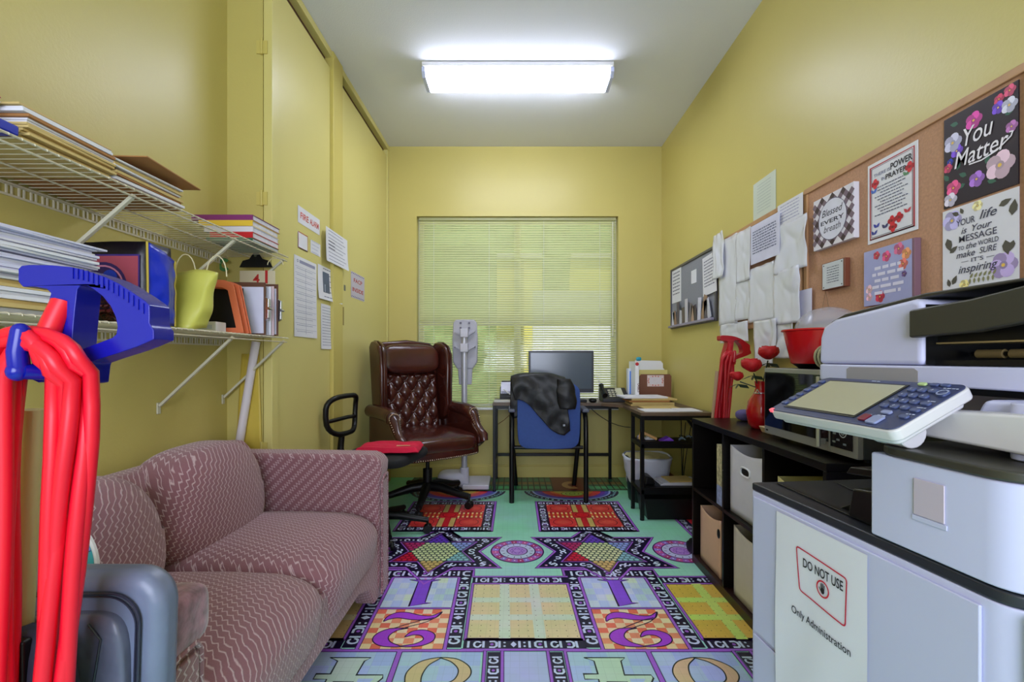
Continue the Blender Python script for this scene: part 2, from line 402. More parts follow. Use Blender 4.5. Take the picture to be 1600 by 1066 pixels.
# outside: lawn, added pale bounce ground, hedge, yellow wall, white van-like bright wall is only a low white fence
GR = mat('lawn_grass', (96, 150, 48), .9, noise_amt=.4, scale=6, bump=.5, bscale=20)
struct('ground_outside', G().box(-14, 14, YB+.125, YB+24, -.12, -.02), GR)
hm = mat('hedge_leaves', (120, 150, 92), .8, noise_amt=.4, scale=9)
def hedge(x0, x1, y0, y1, h, lab):
    g = G(); nx, nz = 46, 26
    def fn(u, t):
        x = x0+(x1-x0)*u; z = h*t; p = Vector((x*2.1, y0, z*2.1))
        return (x, y0+.35*noise.noise(p*1.1)+.12*noise.noise(p*5), z*(1+.0*u))
    g.grid(fn, nx, nz); g.box(x0, x1, y0+.5, y1, 0, h*.98)
    def ft(u, t): return (x0+(x1-x0)*u, y0+.1+(y1-y0-.1)*t, h+.25*noise.noise(Vector((u*9, t*3, 1))))
    g.grid(ft, nx, 6)
    return tag(g.build('hedge', hm, None), lab, 'hedge')
hedge(-7, -.42, YB+4.8, YB+6.0, 4.0, 'tall green hedge outside the left half of the window')
hedge(.56, 1.05, YB+4.8, YB+5.6, 4.0, 'narrow green hedge outside, between the two bright patches')
hedge(-7, 8, YB+9.4, YB+10.4, 5.6, 'tallest green hedge, standing behind the yellow building outside')
YS = mat('yellow_stucco', (240, 226, 110), .8, noise_amt=.05, scale=3)
bd = thing('garden_building', 'yellow sunlit building outside behind the hedges', 'building', (1.5, YB+8, 0))
G().box(-.6, 4, YB+7.2, YB+9, -.02, 3.5).build('facade', YS, bd)
G().box(-.7, 4.1, YB+7.0, YB+9.2, 3.5, 3.62).build('roof', mat('pale_roof', (190, 190, 186), .7), bd)
G().box(.12, .2, YB+7.12, YB+7.19, -.02, 3.5).build('downpipe', mat('olive_pipe', (150, 140, 60), .6), bd)
tag(G().box(.30, 3.6, YB+4.0, YB+4.15, -.02, 2.25).build('garden_wall', mat('white_render', (206, 208, 220), .8, noise_amt=.05, scale=3), None), 'low white garden wall outside the right half of the window', 'wall')
struct('pale_bounce_ground', G().box(-9, 9, YB+.2, YB+4.0, -.019, -.012), mat('pale_concrete', (220, 224, 214), .8, noise_amt=.08, scale=5))  # pale ground added so paler light bounces up through the slats
# ---------------------------------------------------------------- ceiling light
LM = bpy.data.materials.new('lit_acrylic_diffuser'); LM.use_nodes = True; n_ = LM.node_tree
pb = n_.nodes['Principled BSDF']; pb.inputs['Base Color'].default_value = (.8, .8, .85, 1)
pb.inputs['Emission Color'].default_value = (.78, .83, 1, 1); pb.inputs['Emission Strength'].default_value = LIGHT
def ceiling_light(cx, y0, lab):
    y1 = y0+.22; w2 = .61; t = thing('ceiling_light', lab, 'ceiling light', (cx, (y0+y1)/2, ZC))
    G().box(cx-w2, cx+w2, y0-.004, y1+.004, ZC-.028, ZC-.001).build('housing', WHITE, t, bevel=.004)
    g = G(); prof = [(y0+.004, ZC-.028), (y0+.004, ZC-.060), (y0+.03, ZC-.088), (y1-.03, ZC-.088), (y1-.004, ZC-.060), (y1-.004, ZC-.028)]
    g.prism(prof, cx-w2+.02, cx+w2-.02, 'yz'); g.build('diffuser', LM, t, bevel=.006)
    for s_ in (-1, 1):
        xa = cx+s_*(w2-.02); xb = cx+s_*(w2+.004)
        G().prism(prof, min(xa, xb), max(xa, xb), 'yz').build('end_cap', mat('frosted_end_cap', (205, 212, 245), .5), t, bevel=.003)
    return t
fy = 1.887*F/(CY-96)
ceiling_light(.013, fy, 'long bright fluorescent ceiling light with wraparound diffuser')
# ---------------------------------------------------------------- floor: vinyl sheet printed with board games
P_ = Print((0, 0, 0), (1, 0, 0), (0, 1, 0), (0, 0, 1), step=.00025, base=.0)
FL_GREEN = (172, 228, 214); PUR = (172, 100, 216); PURD = (60, 22, 96); NAVY = (24, 16, 52); ICE = (216, 222, 250)
def fw(x, y):                                           # the printed sheet lies a touch askew
    return (x+.025*max(0, 2.8-y), y)
P_.t = fw
for i in range(24):                                     # base sheet in strips, a little greener towards the window
    ya = YF+(YB-YF)*i/24; yb = YF+(YB-YF)*(i+1)/24; k = max(0, min(1, (ya-2.2)/1.6))
    P_.g.add([Vector((XL, ya, 0)), Vector((XR, ya, 0)), Vector((XR, yb, 0)), Vector((XL, yb, 0))], [(0, 1, 2, 3)])
    P_.g.col.append(lin(tuple(FL_GREEN[j]*(1-k)+(136, 214, 166)[j]*k for j in range(3))))
def glyphs(p, q, w, start=0, bg=NAVY, l=3):
    """scroll band: dark ground, purple edges, row of pale curled marks"""
    dx, dy = q[0]-p[0], q[1]-p[1]; L = math.hypot(dx, dy); ux, uy = dx/L, dy/L; nx, ny = -uy, ux
    def T(a, b): return (p[0]+ux*a+nx*b, p[1]+uy*a+ny*b)
    def rc(a0, b0, a1, b1, c, ll): P_.poly([T(a0, b0), T(a1, b0), T(a1, b1), T(a0, b1)], c, ll)
    rc(0, -w/2, L, w/2, bg, l)
    h = w*.37; t = w*.155; a = w*.35; k = start; seq = ':ICIOIDI:XI'
    while a < L-w*.45:
        ch = seq[k % len(seq)]; k += 1
        if ch == 'I': P_.line([T(a, -h), T(a, h)], t*1.15, ICE, l+1); a += w*.36
        elif ch == ':':
            for b in (-h*.55, h*.55): P_.disc(*T(a, b), t*.62, ICE, l+1, n=7)
            a += w*.36
        elif ch in 'CD':
            s = 1 if ch == 'C' else -1; ww = w*.62; c0 = a+ww/2
            pts = [(c0+s*ww*.42, h*.85), (c0-s*ww*.15, h*.9), (c0-s*ww*.42, h*.5), (c0-s*ww*.42, -h*.5), (c0-s*ww*.15, -h*.9), (c0+s*ww*.42, -h*.85)]
            P_.line([T(*u) for u in pts], t*1.1, ICE, l+1)
            P_.disc(*T(c0+s*ww*.12, 0), t*.85, PUR, l+1, n=7); a += ww+w*.16
        elif ch == 'O':
            ww = w*.58; c0 = a+ww/2
            pts = [T(c0+ww*.42*math.cos(z*PI/5), h*.85*math.sin(z*PI/5)) for z in range(10)]
            P_.line(pts, t, ICE, l+1, closed=True); a += ww+w*.14
        else:
            ww = w*.56; c0 = a+ww/2
            P_.poly([T(c0-ww*.4, 0), T(c0, -h*.9), T(c0+ww*.4, 0), T(c0, h*.9)], ICE, l+1); a += ww+w*.14
def edge(pts, w=.011, closed=False, l=5):
    P_.line(pts, w+.006, PURD, l, closed); P_.line(pts, w, PUR, l+1, closed)
def band(p, q, w, start=0): glyphs(p, q, w, start)
def star(c, y):
    # dark six-pointed border, purple edged, then coloured points and the field of pegs
    o = [(0, .36), (.122, .193), (.354, .193), (.24, 0), (.354, -.193), (.122, -.193), (0, -.36), (-.122, -.193), (-.354, -.193), (-.24, 0), (-.354, .193), (-.122, .193)]
    O = [(c+a, y+b) for a, b in o]
    P_.poly(O, NAVY, 3)
    R = .255; inn = []
    for k in range(12):
        r = R if k % 2 == 0 else R/math.sqrt(3); a = PI/2-k*PI/6; inn.append((c+r*math.cos(a), y+r*math.sin(a)))
    hexv = [inn[k] for k in range(1, 12, 2)]
    # scroll marks round the border
    for k in range(12):
        a, b = O[k], O[(k+1) % 12]; ia, ib = inn[k], inn[(k+1) % 12]
        ma = ((a[0]*.45+ia[0]*.55), (a[1]*.45+ia[1]*.55)); mb = ((b[0]*.45+ib[0]*.55), (b[1]*.45+ib[1]*.55))
        n = 5
        for j in range(n):
            t = (j+.5)/n; x = ma[0]*(1-t)+mb[0]*t; z = ma[1]*(1-t)+mb[1]*t
            if j % 2 == 0: P_.ring(x, z, .008, .018, ICE, 4, n=9, a0=j+k, a1=j+k+5)
            else: P_.disc(x, z, .0085, ICE, 4, n=4)
    for k in range(0, 12, 2):
        tx, ty = O[k]; cx2 = c+(tx-c)*.86; cy2 = y+(ty-y)*.86; P_.disc(cx2, cy2, .007, (244, 160, 220), 4, n=8)
    P_.line(O, .016, PURD, 5, True); P_.line(O, .010, PUR, 6, True)
    cols = [(112, 62, 206), (150, 170, 236), (150, 200, 214), (226, 190, 120), (222, 32, 66), (206, 50, 120)]
    P_.poly(hexv, (44, 76, 70), 6)
    for k in range(6):
        P_.poly([inn[2*k], inn[(2*k+1) % 12], inn[(2*k-1) % 12]], tuple(int(v*.62) for v in cols[k]), 6)
    s = .0295
    for j in range(-10, 11):
        for i in range(-10, 11):
            x = (i+(.5 if j % 2 else 0))*s; z = j*s*.866
            ins = all(abs(x*math.cos(a)+z*math.sin(a)) < R/2-.004 for a in (PI/2, PI/2+PI/3, PI/2-PI/3))
            if ins: P_.disc(c+x, y+z, .0125, (226, 226, 176), 7, n=8); continue
            for k in range(6):
                a = PI/2-k*PI/3; r = x*math.cos(a)+z*math.sin(a); q = -x*math.sin(a)+z*math.cos(a)
                if R/2-.004 < r < R-.012 and abs(q) < (R-r)/math.sqrt(3)-.006: P_.disc(c+x, y+z, .0125, cols[k], 7, n=8); break
    P_.line(inn, .010, PURD, 8, True); P_.line(inn, .005, PUR, 9, True)
def ludo(c, y0, y1, hw):
    P_.rect(c-hw, y0, c+hw, y1, NAVY, 6); e = .038; W = .056
    for a, b in (((c-hw, y0+e), (c+hw, y0+e)), ((c-hw, y1-e), (c+hw, y1-e))): glyphs(a, b, .05, 2, l=7)
    for a, b in (((c-hw+e, y0+.06), (c-hw+e, y1-.06)), ((c+hw-e, y0+.06), (c+hw-e, y1-.06))): glyphs(a, b, .05, 5, l=7)
    R = [(c-hw, y0), (c+hw, y0), (c+hw, y1), (c-hw, y1)]
    P_.line(R, .018, PURD, 9, True); P_.line(R, .012, PUR, 10, True)
    x0, x1, a0, a1 = c-hw+.068, c+hw-.068, y0+.068, y1-.068
    RED = (214, 34, 48); TAN = (214, 176, 104); S = (x1-x0); H = a1-a0
    P_.rect(x0, a0, x1, a1, RED, 9)
    for ix, iy in ((0, 0), (1, 0), (0, 1), (1, 1)):
        qx0 = x0+ix*S*.62; qy0 = a0+iy*H*.62; qx1 = qx0+S*.38; qy1 = qy0+H*.38
        P_.rect(qx0, qy0, qx1, qy1, (226, 58, 58), 10)
        mx, my = (qx0+qx1)/2, (qy0+qy1)/2
        P_.ring(mx, my, .060, .064, (90, 10, 30), 11, n=16); P_.poly([(mx-.05, my), (mx, my-.035), (mx+.05, my), (mx, my+.035)], (236, 84, 70), 11)
        for sx in (qx0+.012, qx1-.012):
            for sy in (qy0+.012, qy1-.012): P_.disc(sx, sy, .006, (250, 220, 190), 11, n=6)
        P_.line([(qx0, qy0), (qx1, qy0), (qx1, qy1), (qx0, qy1)], .005, (90, 10, 40), 12, True)
    for s_ in (0, 1):
        yy = a0+s_*H*.62
        for k in (0, 2): P_.rect(x0+S*(.38+k*.08)+.002, yy+.004, x0+S*(.46+k*.08)-.002, yy+H*.38-.004, TAN, 10)
        xx = x0+s_*S*.62
        for k in range(6):
            P_.rect(xx+S*.38*(k+.1)/6, a0+H*.39, xx+S*.38*(k+.55)/6, a0+H*.45, (246, 220, 150), 10)
            P_.rect(xx+S*.38*(k+.1)/6, a0+H*.55, xx+S*.38*(k+.55)/6, a0+H*.61, (246, 220, 150), 10)
            P_.rect(xx+S*.38*(k+.1)/6, a0+H*.45, xx+S*.38*(k+.55)/6, a0+H*.55, (240, 120, 50), 10)
    mx, my = (x0+x1)/2, (a0+a1)/2
    P_.disc(mx, my, S*.13, (228, 20, 40), 12, n=6); P_.ring(mx, my, S*.09, S*.10, (90, 10, 30), 13)
    P_.line([(x0, a0), (x1, a0), (x1, a1), (x0, a1)], .006, PURD, 12, True)
def rainbow(c, y1, y0, hw):
    # half disc with its straight side towards the window
    ky = (y1-y0)/hw
    def hd(r, col, l): P_.poly([(c+r*math.cos(PI+PI*i/22), y1+ky*r*math.sin(PI+PI*i/22)) for i in range(23)], col, l)
    hd(hw, (26, 20, 70), 3); hd(hw*.83, (170, 190, 240), 4); hd(hw*.79, (84, 90, 200), 5); hd(hw*.72, (110, 44, 180), 6); hd(hw*.62, (226, 44, 60), 7); hd(hw*.46, (236, 116, 44), 8); hd(hw*.38, (214, 178, 70), 9)
    for k in range(22):
        a = PI+PI*(k+.5)/22; r = hw*.915; x, y = c+r*math.cos(a), y1+ky*r*math.sin(a)
        (P_.disc(x, y, .011, (150, 214, 220), 4, n=6) if k % 3 else P_.ring(x, y, .008, .016, (150, 214, 220), 4, n=8))
    P_.disc(c, y1-ky*hw*.28, .085, (196, 200, 90), 10, ry=.055)
    for r in (.02, .05, .083): P_.ring(c, y1-ky*hw*.28, r, r+.005, (60, 50, 20), 11, k=.65)
    P_.line([(c-.30, y1), (c+.30, y1)], .02, (30, 60, 60), 11)
def wheel(c, y, r=.147):
    P_.disc(c, y, r, (190, 80, 170), 3, n=36); P_.ring(c, y, r-.007, r, PURD, 4, n=36)
    for k in range(24):
        a = 2*PI*k/24; P_.ring(c, y, r*.70, r*.93, [(214, 90, 160), (176, 110, 206), (190, 60, 120), (150, 130, 220)][k % 4], 4, n=2, a0=a, a1=a+2*PI/26)
        P_.disc(c+r*.81*math.cos(a+.12), y+r*.81*math.sin(a+.12), .005, (240, 230, 250), 5, n=5)
    P_.disc(c, y, r*.68, (206, 214, 244), 5, n=30); P_.ring(c, y, r*.65, r*.69, PURD, 6, n=30)
    for k in range(14):
        a = 2*PI*k/14; P_.line([(c+r*.50*math.cos(a), y+r*.50*math.sin(a)), (c+r*.60*math.cos(a), y+r*.60*math.sin(a))], .005, (80, 50, 110), 6)
    P_.disc(c, y, r*.38, (196, 150, 224), 6, n=24); P_.ring(c, y, r*.36, r*.40, PURD, 7, n=24)
    for k in range(8):
        a = 2*PI*k/8; P_.ring(c+r*.2*math.cos(a), y+r*.2*math.sin(a), .007, .012, (150, 90, 200), 7, n=8)
def checker(x0, y0, x1, y1, n, m, cols, l=4):
    for i in range(n):
        for j in range(m):
            P_.rect(x0+(x1-x0)*i/n, y0+(y1-y0)*j/m, x0+(x1-x0)*(i+1)/n, y0+(y1-y0)*(j+1)/m, cols[(i+j) % 2][(i*3+j*5+i*j) % len(cols[(i+j) % 2])], l)
def curve(pts, n=7):                                     # smooth closed outline through points
    k = len(pts); out = []
    for i in range(k):
        p0, p1, p2, p3 = (Vector(pts[(i+j-1) % k]+(0,)) for j in range(4))
        for s_ in range(n):
            t = s_/n; v = .5*((2*p1)+(p2-p0)*t+(2*p0-5*p1+4*p2-p3)*t*t+(3*p1-p0-3*p2+p3)*t*t*t); out.append((v.x, v.y))
    return out
def glyph(pts, cx, cy, s, col, sy=1, smooth=True, oc=(34, 14, 60), l=6):
    q = [(cx+x*s, cy+y*s*sy) for x, y in (curve(pts) if smooth else pts)]
    P_.poly(q, col, l); P_.line(q, .0045, oc, l+1, True)
def numbers(c):
    # header border that steps out round the column
    yt, yh = 2.280, 2.197
    P_.rect(c-.226, yh-.0, c+.226, yt, NAVY, 4); glyphs((c-.21, 2.238), (c+.22, 2.238), .062, 1)
    edge([(c-.226, 2.215), (c-.226, yt), (c-.1, yt)]); edge([(c+.1, yt), (c+.226, yt), (c+.226, 2.215)])
    for s_ in (-1, 1):
        x = c+s_*.189; glyphs((x, 1.665), (x, 2.215), .060, 4); edge([(c+s_*.160, 1.645), (c+s_*.160, yh)])
    # panel 1
    checker(c-.153, 1.936, c+.153, yh, 7, 5, [[(214, 226, 240), (196, 222, 226), (206, 216, 250)], [(196, 212, 250), (224, 240, 214), (190, 206, 240)]])
    edge([(c-.16, yh+.002), (c+.16, yh+.002)], .006); edge([(c-.16, 1.926), (c+.16, 1.926)], .008)
    glyph([(-.075, .108), (.075, .108), (.034, .092), (.034, -.092), (.06, -.098), (.03, -.105), (-.03, -.125), (-.03, .09)], c, 2.065, 1.0, (142, 82, 222), smooth=False)
    # panel 2
    checker(c-.153, 1.655, c+.153, 1.918, 8, 8, [[(250, 216, 164), (252, 228, 186)], [(240, 112, 118), (244, 150, 112), (236, 132, 160), (246, 120, 92)]])
    two = [(-.105, .045), (-.085, .085), (-.04, .105), (.02, .092), (.075, .078), (.112, .10), (.10, .062), (.055, .030), (.01, .012), (-.025, -.012), (-.04, -.05), (-.03, -.085), (.01, -.105),
           (.05, -.102), (.075, -.08), (.068, -.052), (.04, -.045), (.022, -.055), (.03, -.022), (.062, -.010), (.098, -.025), (.108, -.065), (.08, -.105), (.03, -.122), (-.04, -.118), (-.09, -.095), (-.115, -.062), (-.10, -.022), (-.06, .004), (-.015, .012), (.03, .045), (-.01, .055), (-.06, .065), (-.085, .055)]
    # two simple strokes of the numeral, seen upside down
    glyph([(-.108, .040), (-.100, .075), (-.070, .102), (-.025, .104), (.030, .084), (.078, .080), (.118, .108), (.098, .066), (.060, .050), (.000, .052), (-.055, .064), (-.090, .054)], c, 1.79, 1.0, (176, 66, 218))
    glyph([(.000, -.006), (-.070, -.010), (-.112, -.042), (-.116, -.085), (-.075, -.117), (-.005, -.120), (-.048, -.092), (-.062, -.058), (-.040, -.022)], c, 1.79, 1.0, (176, 66, 218))
    P_.line([(c+a, 1.79+b) for a, b in ((-.04, -.022), (.0, .004), (.04, .022), (.07, .040), (.10, .070), (.116, .106))], .0045, (34, 14, 60), 7)
    P_.line([(c+a, 1.79+b) for a, b in ((-.06, -.010), (-.02, .014), (.01, .030), (.045, .050), (.09, .066))], .0045, (34, 14, 60), 7)
    glyph([(.000, -.062), (.020, -.028), (.065, -.018), (.108, -.042), (.112, -.082), (.080, -.112), (.030, -.122), (-.005, -.118), (.045, -.104), (.072, -.080), (.060, -.055), (.030, -.050)], c, 1.79, 1.0, (176, 66, 218))
    # next row: 4 and 3 side by side
    edge([(c-.300, 1.648), (c+.300, 1.648)], .012)
    for s_ in (-1, 1):
        a, b = (c-.294, c-.012) if s_ < 0 else (c+.012, c+.294)
        checker(a, 1.20, b, 1.640, 4, 6, [[(184, 200, 244), (176, 196, 240)], [(194, 206, 244), (186, 210, 232)]])
    edge([(c, 1.645), (c, 1.20)], .016)
    four = [(-.085, .108), (.06, .108), (.042, .09), (.036, .02), (.125, .02), (.128, .005), (.045, -.13), (.028, -.13), (.036, -.012), (-.03, -.012), (-.03, -.03), (-.04, -.15), (-.055, -.15), (-.055, .0), (-.10, .0), (-.10, .025), (-.052, .025), (-.052, .09)]
    glyph(four, c-.153, 1.50, 1.0, (206, 224, 206), smooth=False, oc=(26, 40, 40)); P_.poly([(c-.153+.048, 1.50+.002), (c-.153+.1, 1.50+.002), (c-.153+.05, 1.50-.085)], (184, 200, 244), 7)
    glyph([(-.105, .010), (-.095, .055), (-.060, .092), (.000, .108), (-.035, .07), (-.050, .02), (-.045, -.03), (-.025, -.09), (-.05, -.12), (-.085, -.06)], c+.153, 1.50, 1.0, (226, 196, 150), oc=(26, 40, 40))
    glyph([(.000, .108), (.060, .100), (.105, .06), (.110, .015), (.075, -.025), (.025, -.030), (.060, .0), (.068, .045), (.040, .085)], c+.153, 1.50, 1.0, (226, 196, 150), oc=(26, 40, 40))
def pegboard(c, col, cross):
    x0, x1, y0, y1 = c-.222, c+.222, 1.714, 2.137
    P_.rect(x0, y0, x1, y1, col, 4)
    for f in (.335, .64): P_.rect(x0+(x1-x0)*f-.022, y0, x0+(x1-x0)*f+.022, y1, cross, 6)
    for f in (.345, .66): P_.rect(x0+.004, y0+(y1-y0)*f-.020, x1-.004, y0+(y1-y0)*f+.020, cross, 5)
    for i in range(12):
        for j in range(12): P_.disc(x0+(i+.5)*(x1-x0)/12, y0+(j+.5)*(y1-y0)/12, .0024, (70, 48, 40), 7, n=5)
    glyphs((x0-.004, 2.172), (x1+.004, 2.172), .052, 3); glyphs((x0-.004, 1.684), (x1+.004, 1.684), .052, 3)
    edge([(x0, y0), (x1, y0), (x1, y1), (x0, y1)], .010, True); edge([(x0-.01, 2.205), (x1+.01, 2.205)]); edge([(x0-.01, 1.652), (x1+.01, 1.652)])
    # below: narrow plain strip between two bands
    P_.rect(c-.076, 1.20, c+.076, 1.640, (188, 200, 236), 4)
    for s_ in (-1, 1):
        x = c+s_*.112; glyphs((x, 1.24), (x, 1.64), .046, 1); edge([(c+s_*.082, 1.2), (c+s_*.082, 1.645)], .009); edge([(c+s_*.144, 1.2), (c+s_*.144, 1.645)], .009)
def backrow(c):
    # printed strip beside the back wall: dark red numeral panel between green tiles
    P_.rect(c-.448, 3.65, c+.448, 4.04, (70, 130, 96), 3)
    P_.rect(c-.15, 3.64, c+.15, 4.04, (120, 22, 26), 4)
    P_.ring(c+.02, 3.80, .035, .085, (206, 150, 90), 5, n=14, a0=1.0, a1=5.2, k=1.3)
    for k in range(7):
        x = c-.448+k*.05; P_.line([(x, 3.65), (x, 4.04)], .010, (24, 30, 40), 5); x = c+.448-k*.05; P_.line([(x, 3.65), (x, 4.04)], .010, (24, 30, 40), 5)
        if k < 6:
            for (q, cl) in ((3.70, (60, 170, 110)), (3.82, (146, 120, 70)), (3.93, (50, 130, 90))):
                P_.rect(c-.443+k*.05, q, c-.403+k*.05, q+.07, cl, 4); P_.rect(c+.403-k*.05, q, c+.443-k*.05, q+.07, cl, 4)
    for y in (3.66, 3.78, 3.90, 4.01): P_.line([(c-.448, y), (c-.15, y)], .012, (24, 30, 40), 6); P_.line([(c+.15, y), (c+.448, y)], .012, (24, 30, 40), 6)
for k in (-3, -1, 1):
    c = .448*k; 
    if c-.36 > XL-.3:
        backrow(c) if c-.448 > XL-.01 else None
        if c-.38 > XL:
            rainbow(c-.008, 3.628, 3.356, .375); ludo(c, 2.785, 3.356, .30); star(c, 2.493)
            numbers(c)
wheel(0, 2.50); wheel(.896, 2.50); wheel(-.896, 2.50)
pegboard(0.004, (240, 216, 168), (226, 232, 214)); pegboard(.896+.004, (236, 190, 84), (214, 232, 120)); pegboard(-.896, (214, 178, 120), (224, 208, 160))
ludo(1.30, 2.785, 3.356, .30) if False else None
# corner of another printed board beside the desk wing
P_.rect(1.055, 2.62, 1.29, 3.04, NAVY, 2); glyphs((1.085, 2.66), (1.085, 3.02), .05, 0); edge([(1.05, 3.04), (1.05, 2.62), (1.29, 2.62)])
P_.rect(1.12, 2.68, 1.28, 3.0, (206, 40, 60), 4)
def slopes(p):
    return p
flo = P_.g.build('floor', printmat('printed_vinyl_floor', rough=.34, var=.05, grid=True)); flo['kind'] = 'structure'
flo2 = G().box(XL, XR, YF, YB+.1, -.1, -.001).build('subfloor', mat('subfloor', (120, 120, 110), .8), flo)
# ---------------------------------------------------------------- sofa
def fabric(name, ground, line, sc=34):
    m = bpy.data.materials.new(name); m.use_nodes = True; nt = m.node_tree; b = nt.nodes['Principled BSDF']
    b.inputs['Roughness'].default_value = .9; b.inputs['Sheen Weight'].default_value = .35; b.inputs['Specular IOR Level'].default_value = .2
    tc = nt.nodes.new('ShaderNodeTexCoord'); sp = nt.nodes.new('ShaderNodeSeparateXYZ'); nt.links.new(tc.outputs['Object'], sp.inputs[0])
    def M(op, a, b_=None, c=None):
        n = nt.nodes.new('ShaderNodeMath'); n.operation = op
        for i, q in enumerate((a, b_, c)):
            if q is None: continue
            if isinstance(q, (int, float)): n.inputs[i].default_value = q
            else: nt.links.new(q, n.inputs[i])
        return n.outputs[0]
    nz = nt.nodes.new('ShaderNodeTexNoise'); nz.inputs['Scale'].default_value = 26; nt.links.new(tc.outputs['Object'], nz.inputs['Vector'])
    wob = M('MULTIPLY', M('SUBTRACT', nz.outputs['Fac'], .5), .018)
    a = M('ADD', M('ADD', sp.outputs['X'], sp.outputs['Z']), wob); c = M('ADD', sp.outputs['Y'], M('MULTIPLY', M('SUBTRACT', sp.outputs['X'], sp.outputs['Z']), .45))
    zig = M('MULTIPLY', M('PINGPONG', M('MULTIPLY', a, sc*1.15), .5), .95)
    st = M('FRACT', M('ADD', M('MULTIPLY', c, sc), zig))
    d = M('ABSOLUTE', M('SUBTRACT', st, .5))
    l1 = nt.nodes.new('ShaderNodeMapRange'); l1.inputs['From Min'].default_value = .03; l1.inputs['From Max'].default_value = .15; l1.inputs['To Min'].default_value = 1; l1.inputs['To Max'].default_value = 0
    nt.links.new(d, l1.inputs['Value'])
    n2 = nt.nodes.new('ShaderNodeTexNoise'); n2.inputs['Scale'].default_value = 420; nt.links.new(tc.outputs['Object'], n2.inputs['Vector'])
    fac = M('MULTIPLY', l1.outputs['Result'], M('ADD', n2.outputs['Fac'], .35))
    mx = nt.nodes.new('ShaderNodeMix'); mx.data_type = 'RGBA'; nt.links.new(fac, mx.inputs['Factor'])
    mx.inputs['A'].default_value = lin(ground); mx.inputs['B'].default_value = lin(line)
    nt.links.new(mx.outputs['Result'], b.inputs['Base Color'])
    bp = nt.nodes.new('ShaderNodeBump'); bp.inputs['Strength'].default_value = .5; bp.inputs['Distance'].default_value = .004
    nt.links.new(M('ADD', fac, M('MULTIPLY', n2.outputs['Fac'], .6)), bp.inputs['Height']); nt.links.new(bp.outputs[0], b.inputs['Normal'])
    return m
SOFA = fabric('mauve_woven_zigzag_upholstery', (146, 100, 108), (216, 188, 192), 50)
VELVET = mat('crushed_mauve_velvet', (150, 100, 116), .6, noise_amt=.6, scale=34, bump=.4, bscale=26, sheen=.5)
sofa = thing('sofa', 'mauve zigzag woven two-seat sofa standing along the left wall', 'sofa', (-.95, 1.42, 0))
sx0, sx1, sy0, sy1 = -1.315, -.585, .726, 2.056
armT = .125
g = G()                                                # plinth with an arched front rail
arch = [(sy0+.02, .02), (sy0+.13, .02), (sy0+.20, .10), (sy0+.34, .165), (sy1-.34, .165), (sy1-.22, .12), (sy1-.15, .03), (sy1-.02, .02), (sy1-.02, .33), (sy0+.02, .33)]
g.prism([(a, b) for a, b in arch], sx1-.09, sx1-.004, 'yz')
g.box(sx0, sx1-.092, sy0+.02, sy1-.02, .165, .30)
g.build('base', SOFA, sofa, bevel=.012, seg=3)
g = G().prism([(sx0+.0, .17), (sx0+.17, .17), (sx0+.16, .64), (sx0+.11, .70), (sx0+.04, .70), (sx0, .65)], sy0+.03, sy1-.03, 'xz'); g.build('back_frame', SOFA, sofa, bevel=.02, seg=3)
for fx in (sx0+.05, sx1-.14):
    for fy_ in (sy0+.08, sy1-.08): G().cyl((fx, fy_, .001), (fx, fy_, .166), .022, .03).build('foot', mat('dark_wood', (54, 30, 20), .5), sofa)
def sarm(ya, yb, lab):
    g = G(); n = 28
    # side profile of the arm: flat top that rolls over at the front and drops to the floor
    prof = [(sx0+.03, .02), (sx1-.01, .02), (sx1+.003, .10), (sx1+.006, .54), (sx1+.012, .570), (sx1+.014, .605), (sx1+.000, .634), (sx1-.04, .648), (sx1-.15, .650), (sx1-.40, .654), (sx0+.03, .656)]
    g.prism(prof, ya, yb, 'xz'); o = g.build('arm', SOFA, sofa, bevel=.024, seg=4)
    p = G().box(sx1+.004, sx1+.014, ya+.028, yb-.028, .05, .535).build('front_panel', SOFA, o, bevel=.004)
    ring = [(sx1+.010, ya+.02, .05), (sx1+.010, ya+.02, .53), (sx1+.016, ya+.04, .555), (sx1+.016, yb-.04, .555), (sx1+.010, yb-.02, .53), (sx1+.010, yb-.02, .05)]
    G().tube(ring, .005, n=6).build('piping', SOFA, o, smooth=60)
    return o
sarm(sy0, sy0+armT, 'near'); sarm(sy1-armT, sy1, 'far')
# velvety throw patch worn smooth over the near arm front
G().pillow((sx1-.020, sy0+armT/2, .598), (.040, armT/2+.005, .052), .45, .45).build('worn_arm_cap', VELVET, sofa, smooth=60)['label'] = 'crushed velvety cap of the near arm'
ym = 1.395
def seatw(p):
    k = max(0, p.x)/.3; return Vector((p.x+.012*math.sin((p.z)*12), p.y, p.z-.055*k**3-(.012*(abs(p.y)/.27)**2)))
def backw(p): return Vector((p.x+(-.10*(p.z+.2))+.015*math.cos(p.y*9), p.y, p.z-.10*(abs(p.y)/.28)**3*(1 if p.z > 0 else 0)))
for ya, yb in ((sy0+armT+.002, ym), (ym, sy1-armT-.002)):
    hy = (yb-ya)/2
    G().pillow((-.865, (ya+yb)/2, .345), (.300, hy+.002, .10), .42, .30, 48, 24, seatw).build('seat_cushion', SOFA, sofa, smooth=70)
    G().pillow((-1.125, (ya+yb)/2, .550), (.125, hy+.004, .200), .60, .50, 44, 26, backw).build('back_cushion', SOFA, sofa, smooth=70)
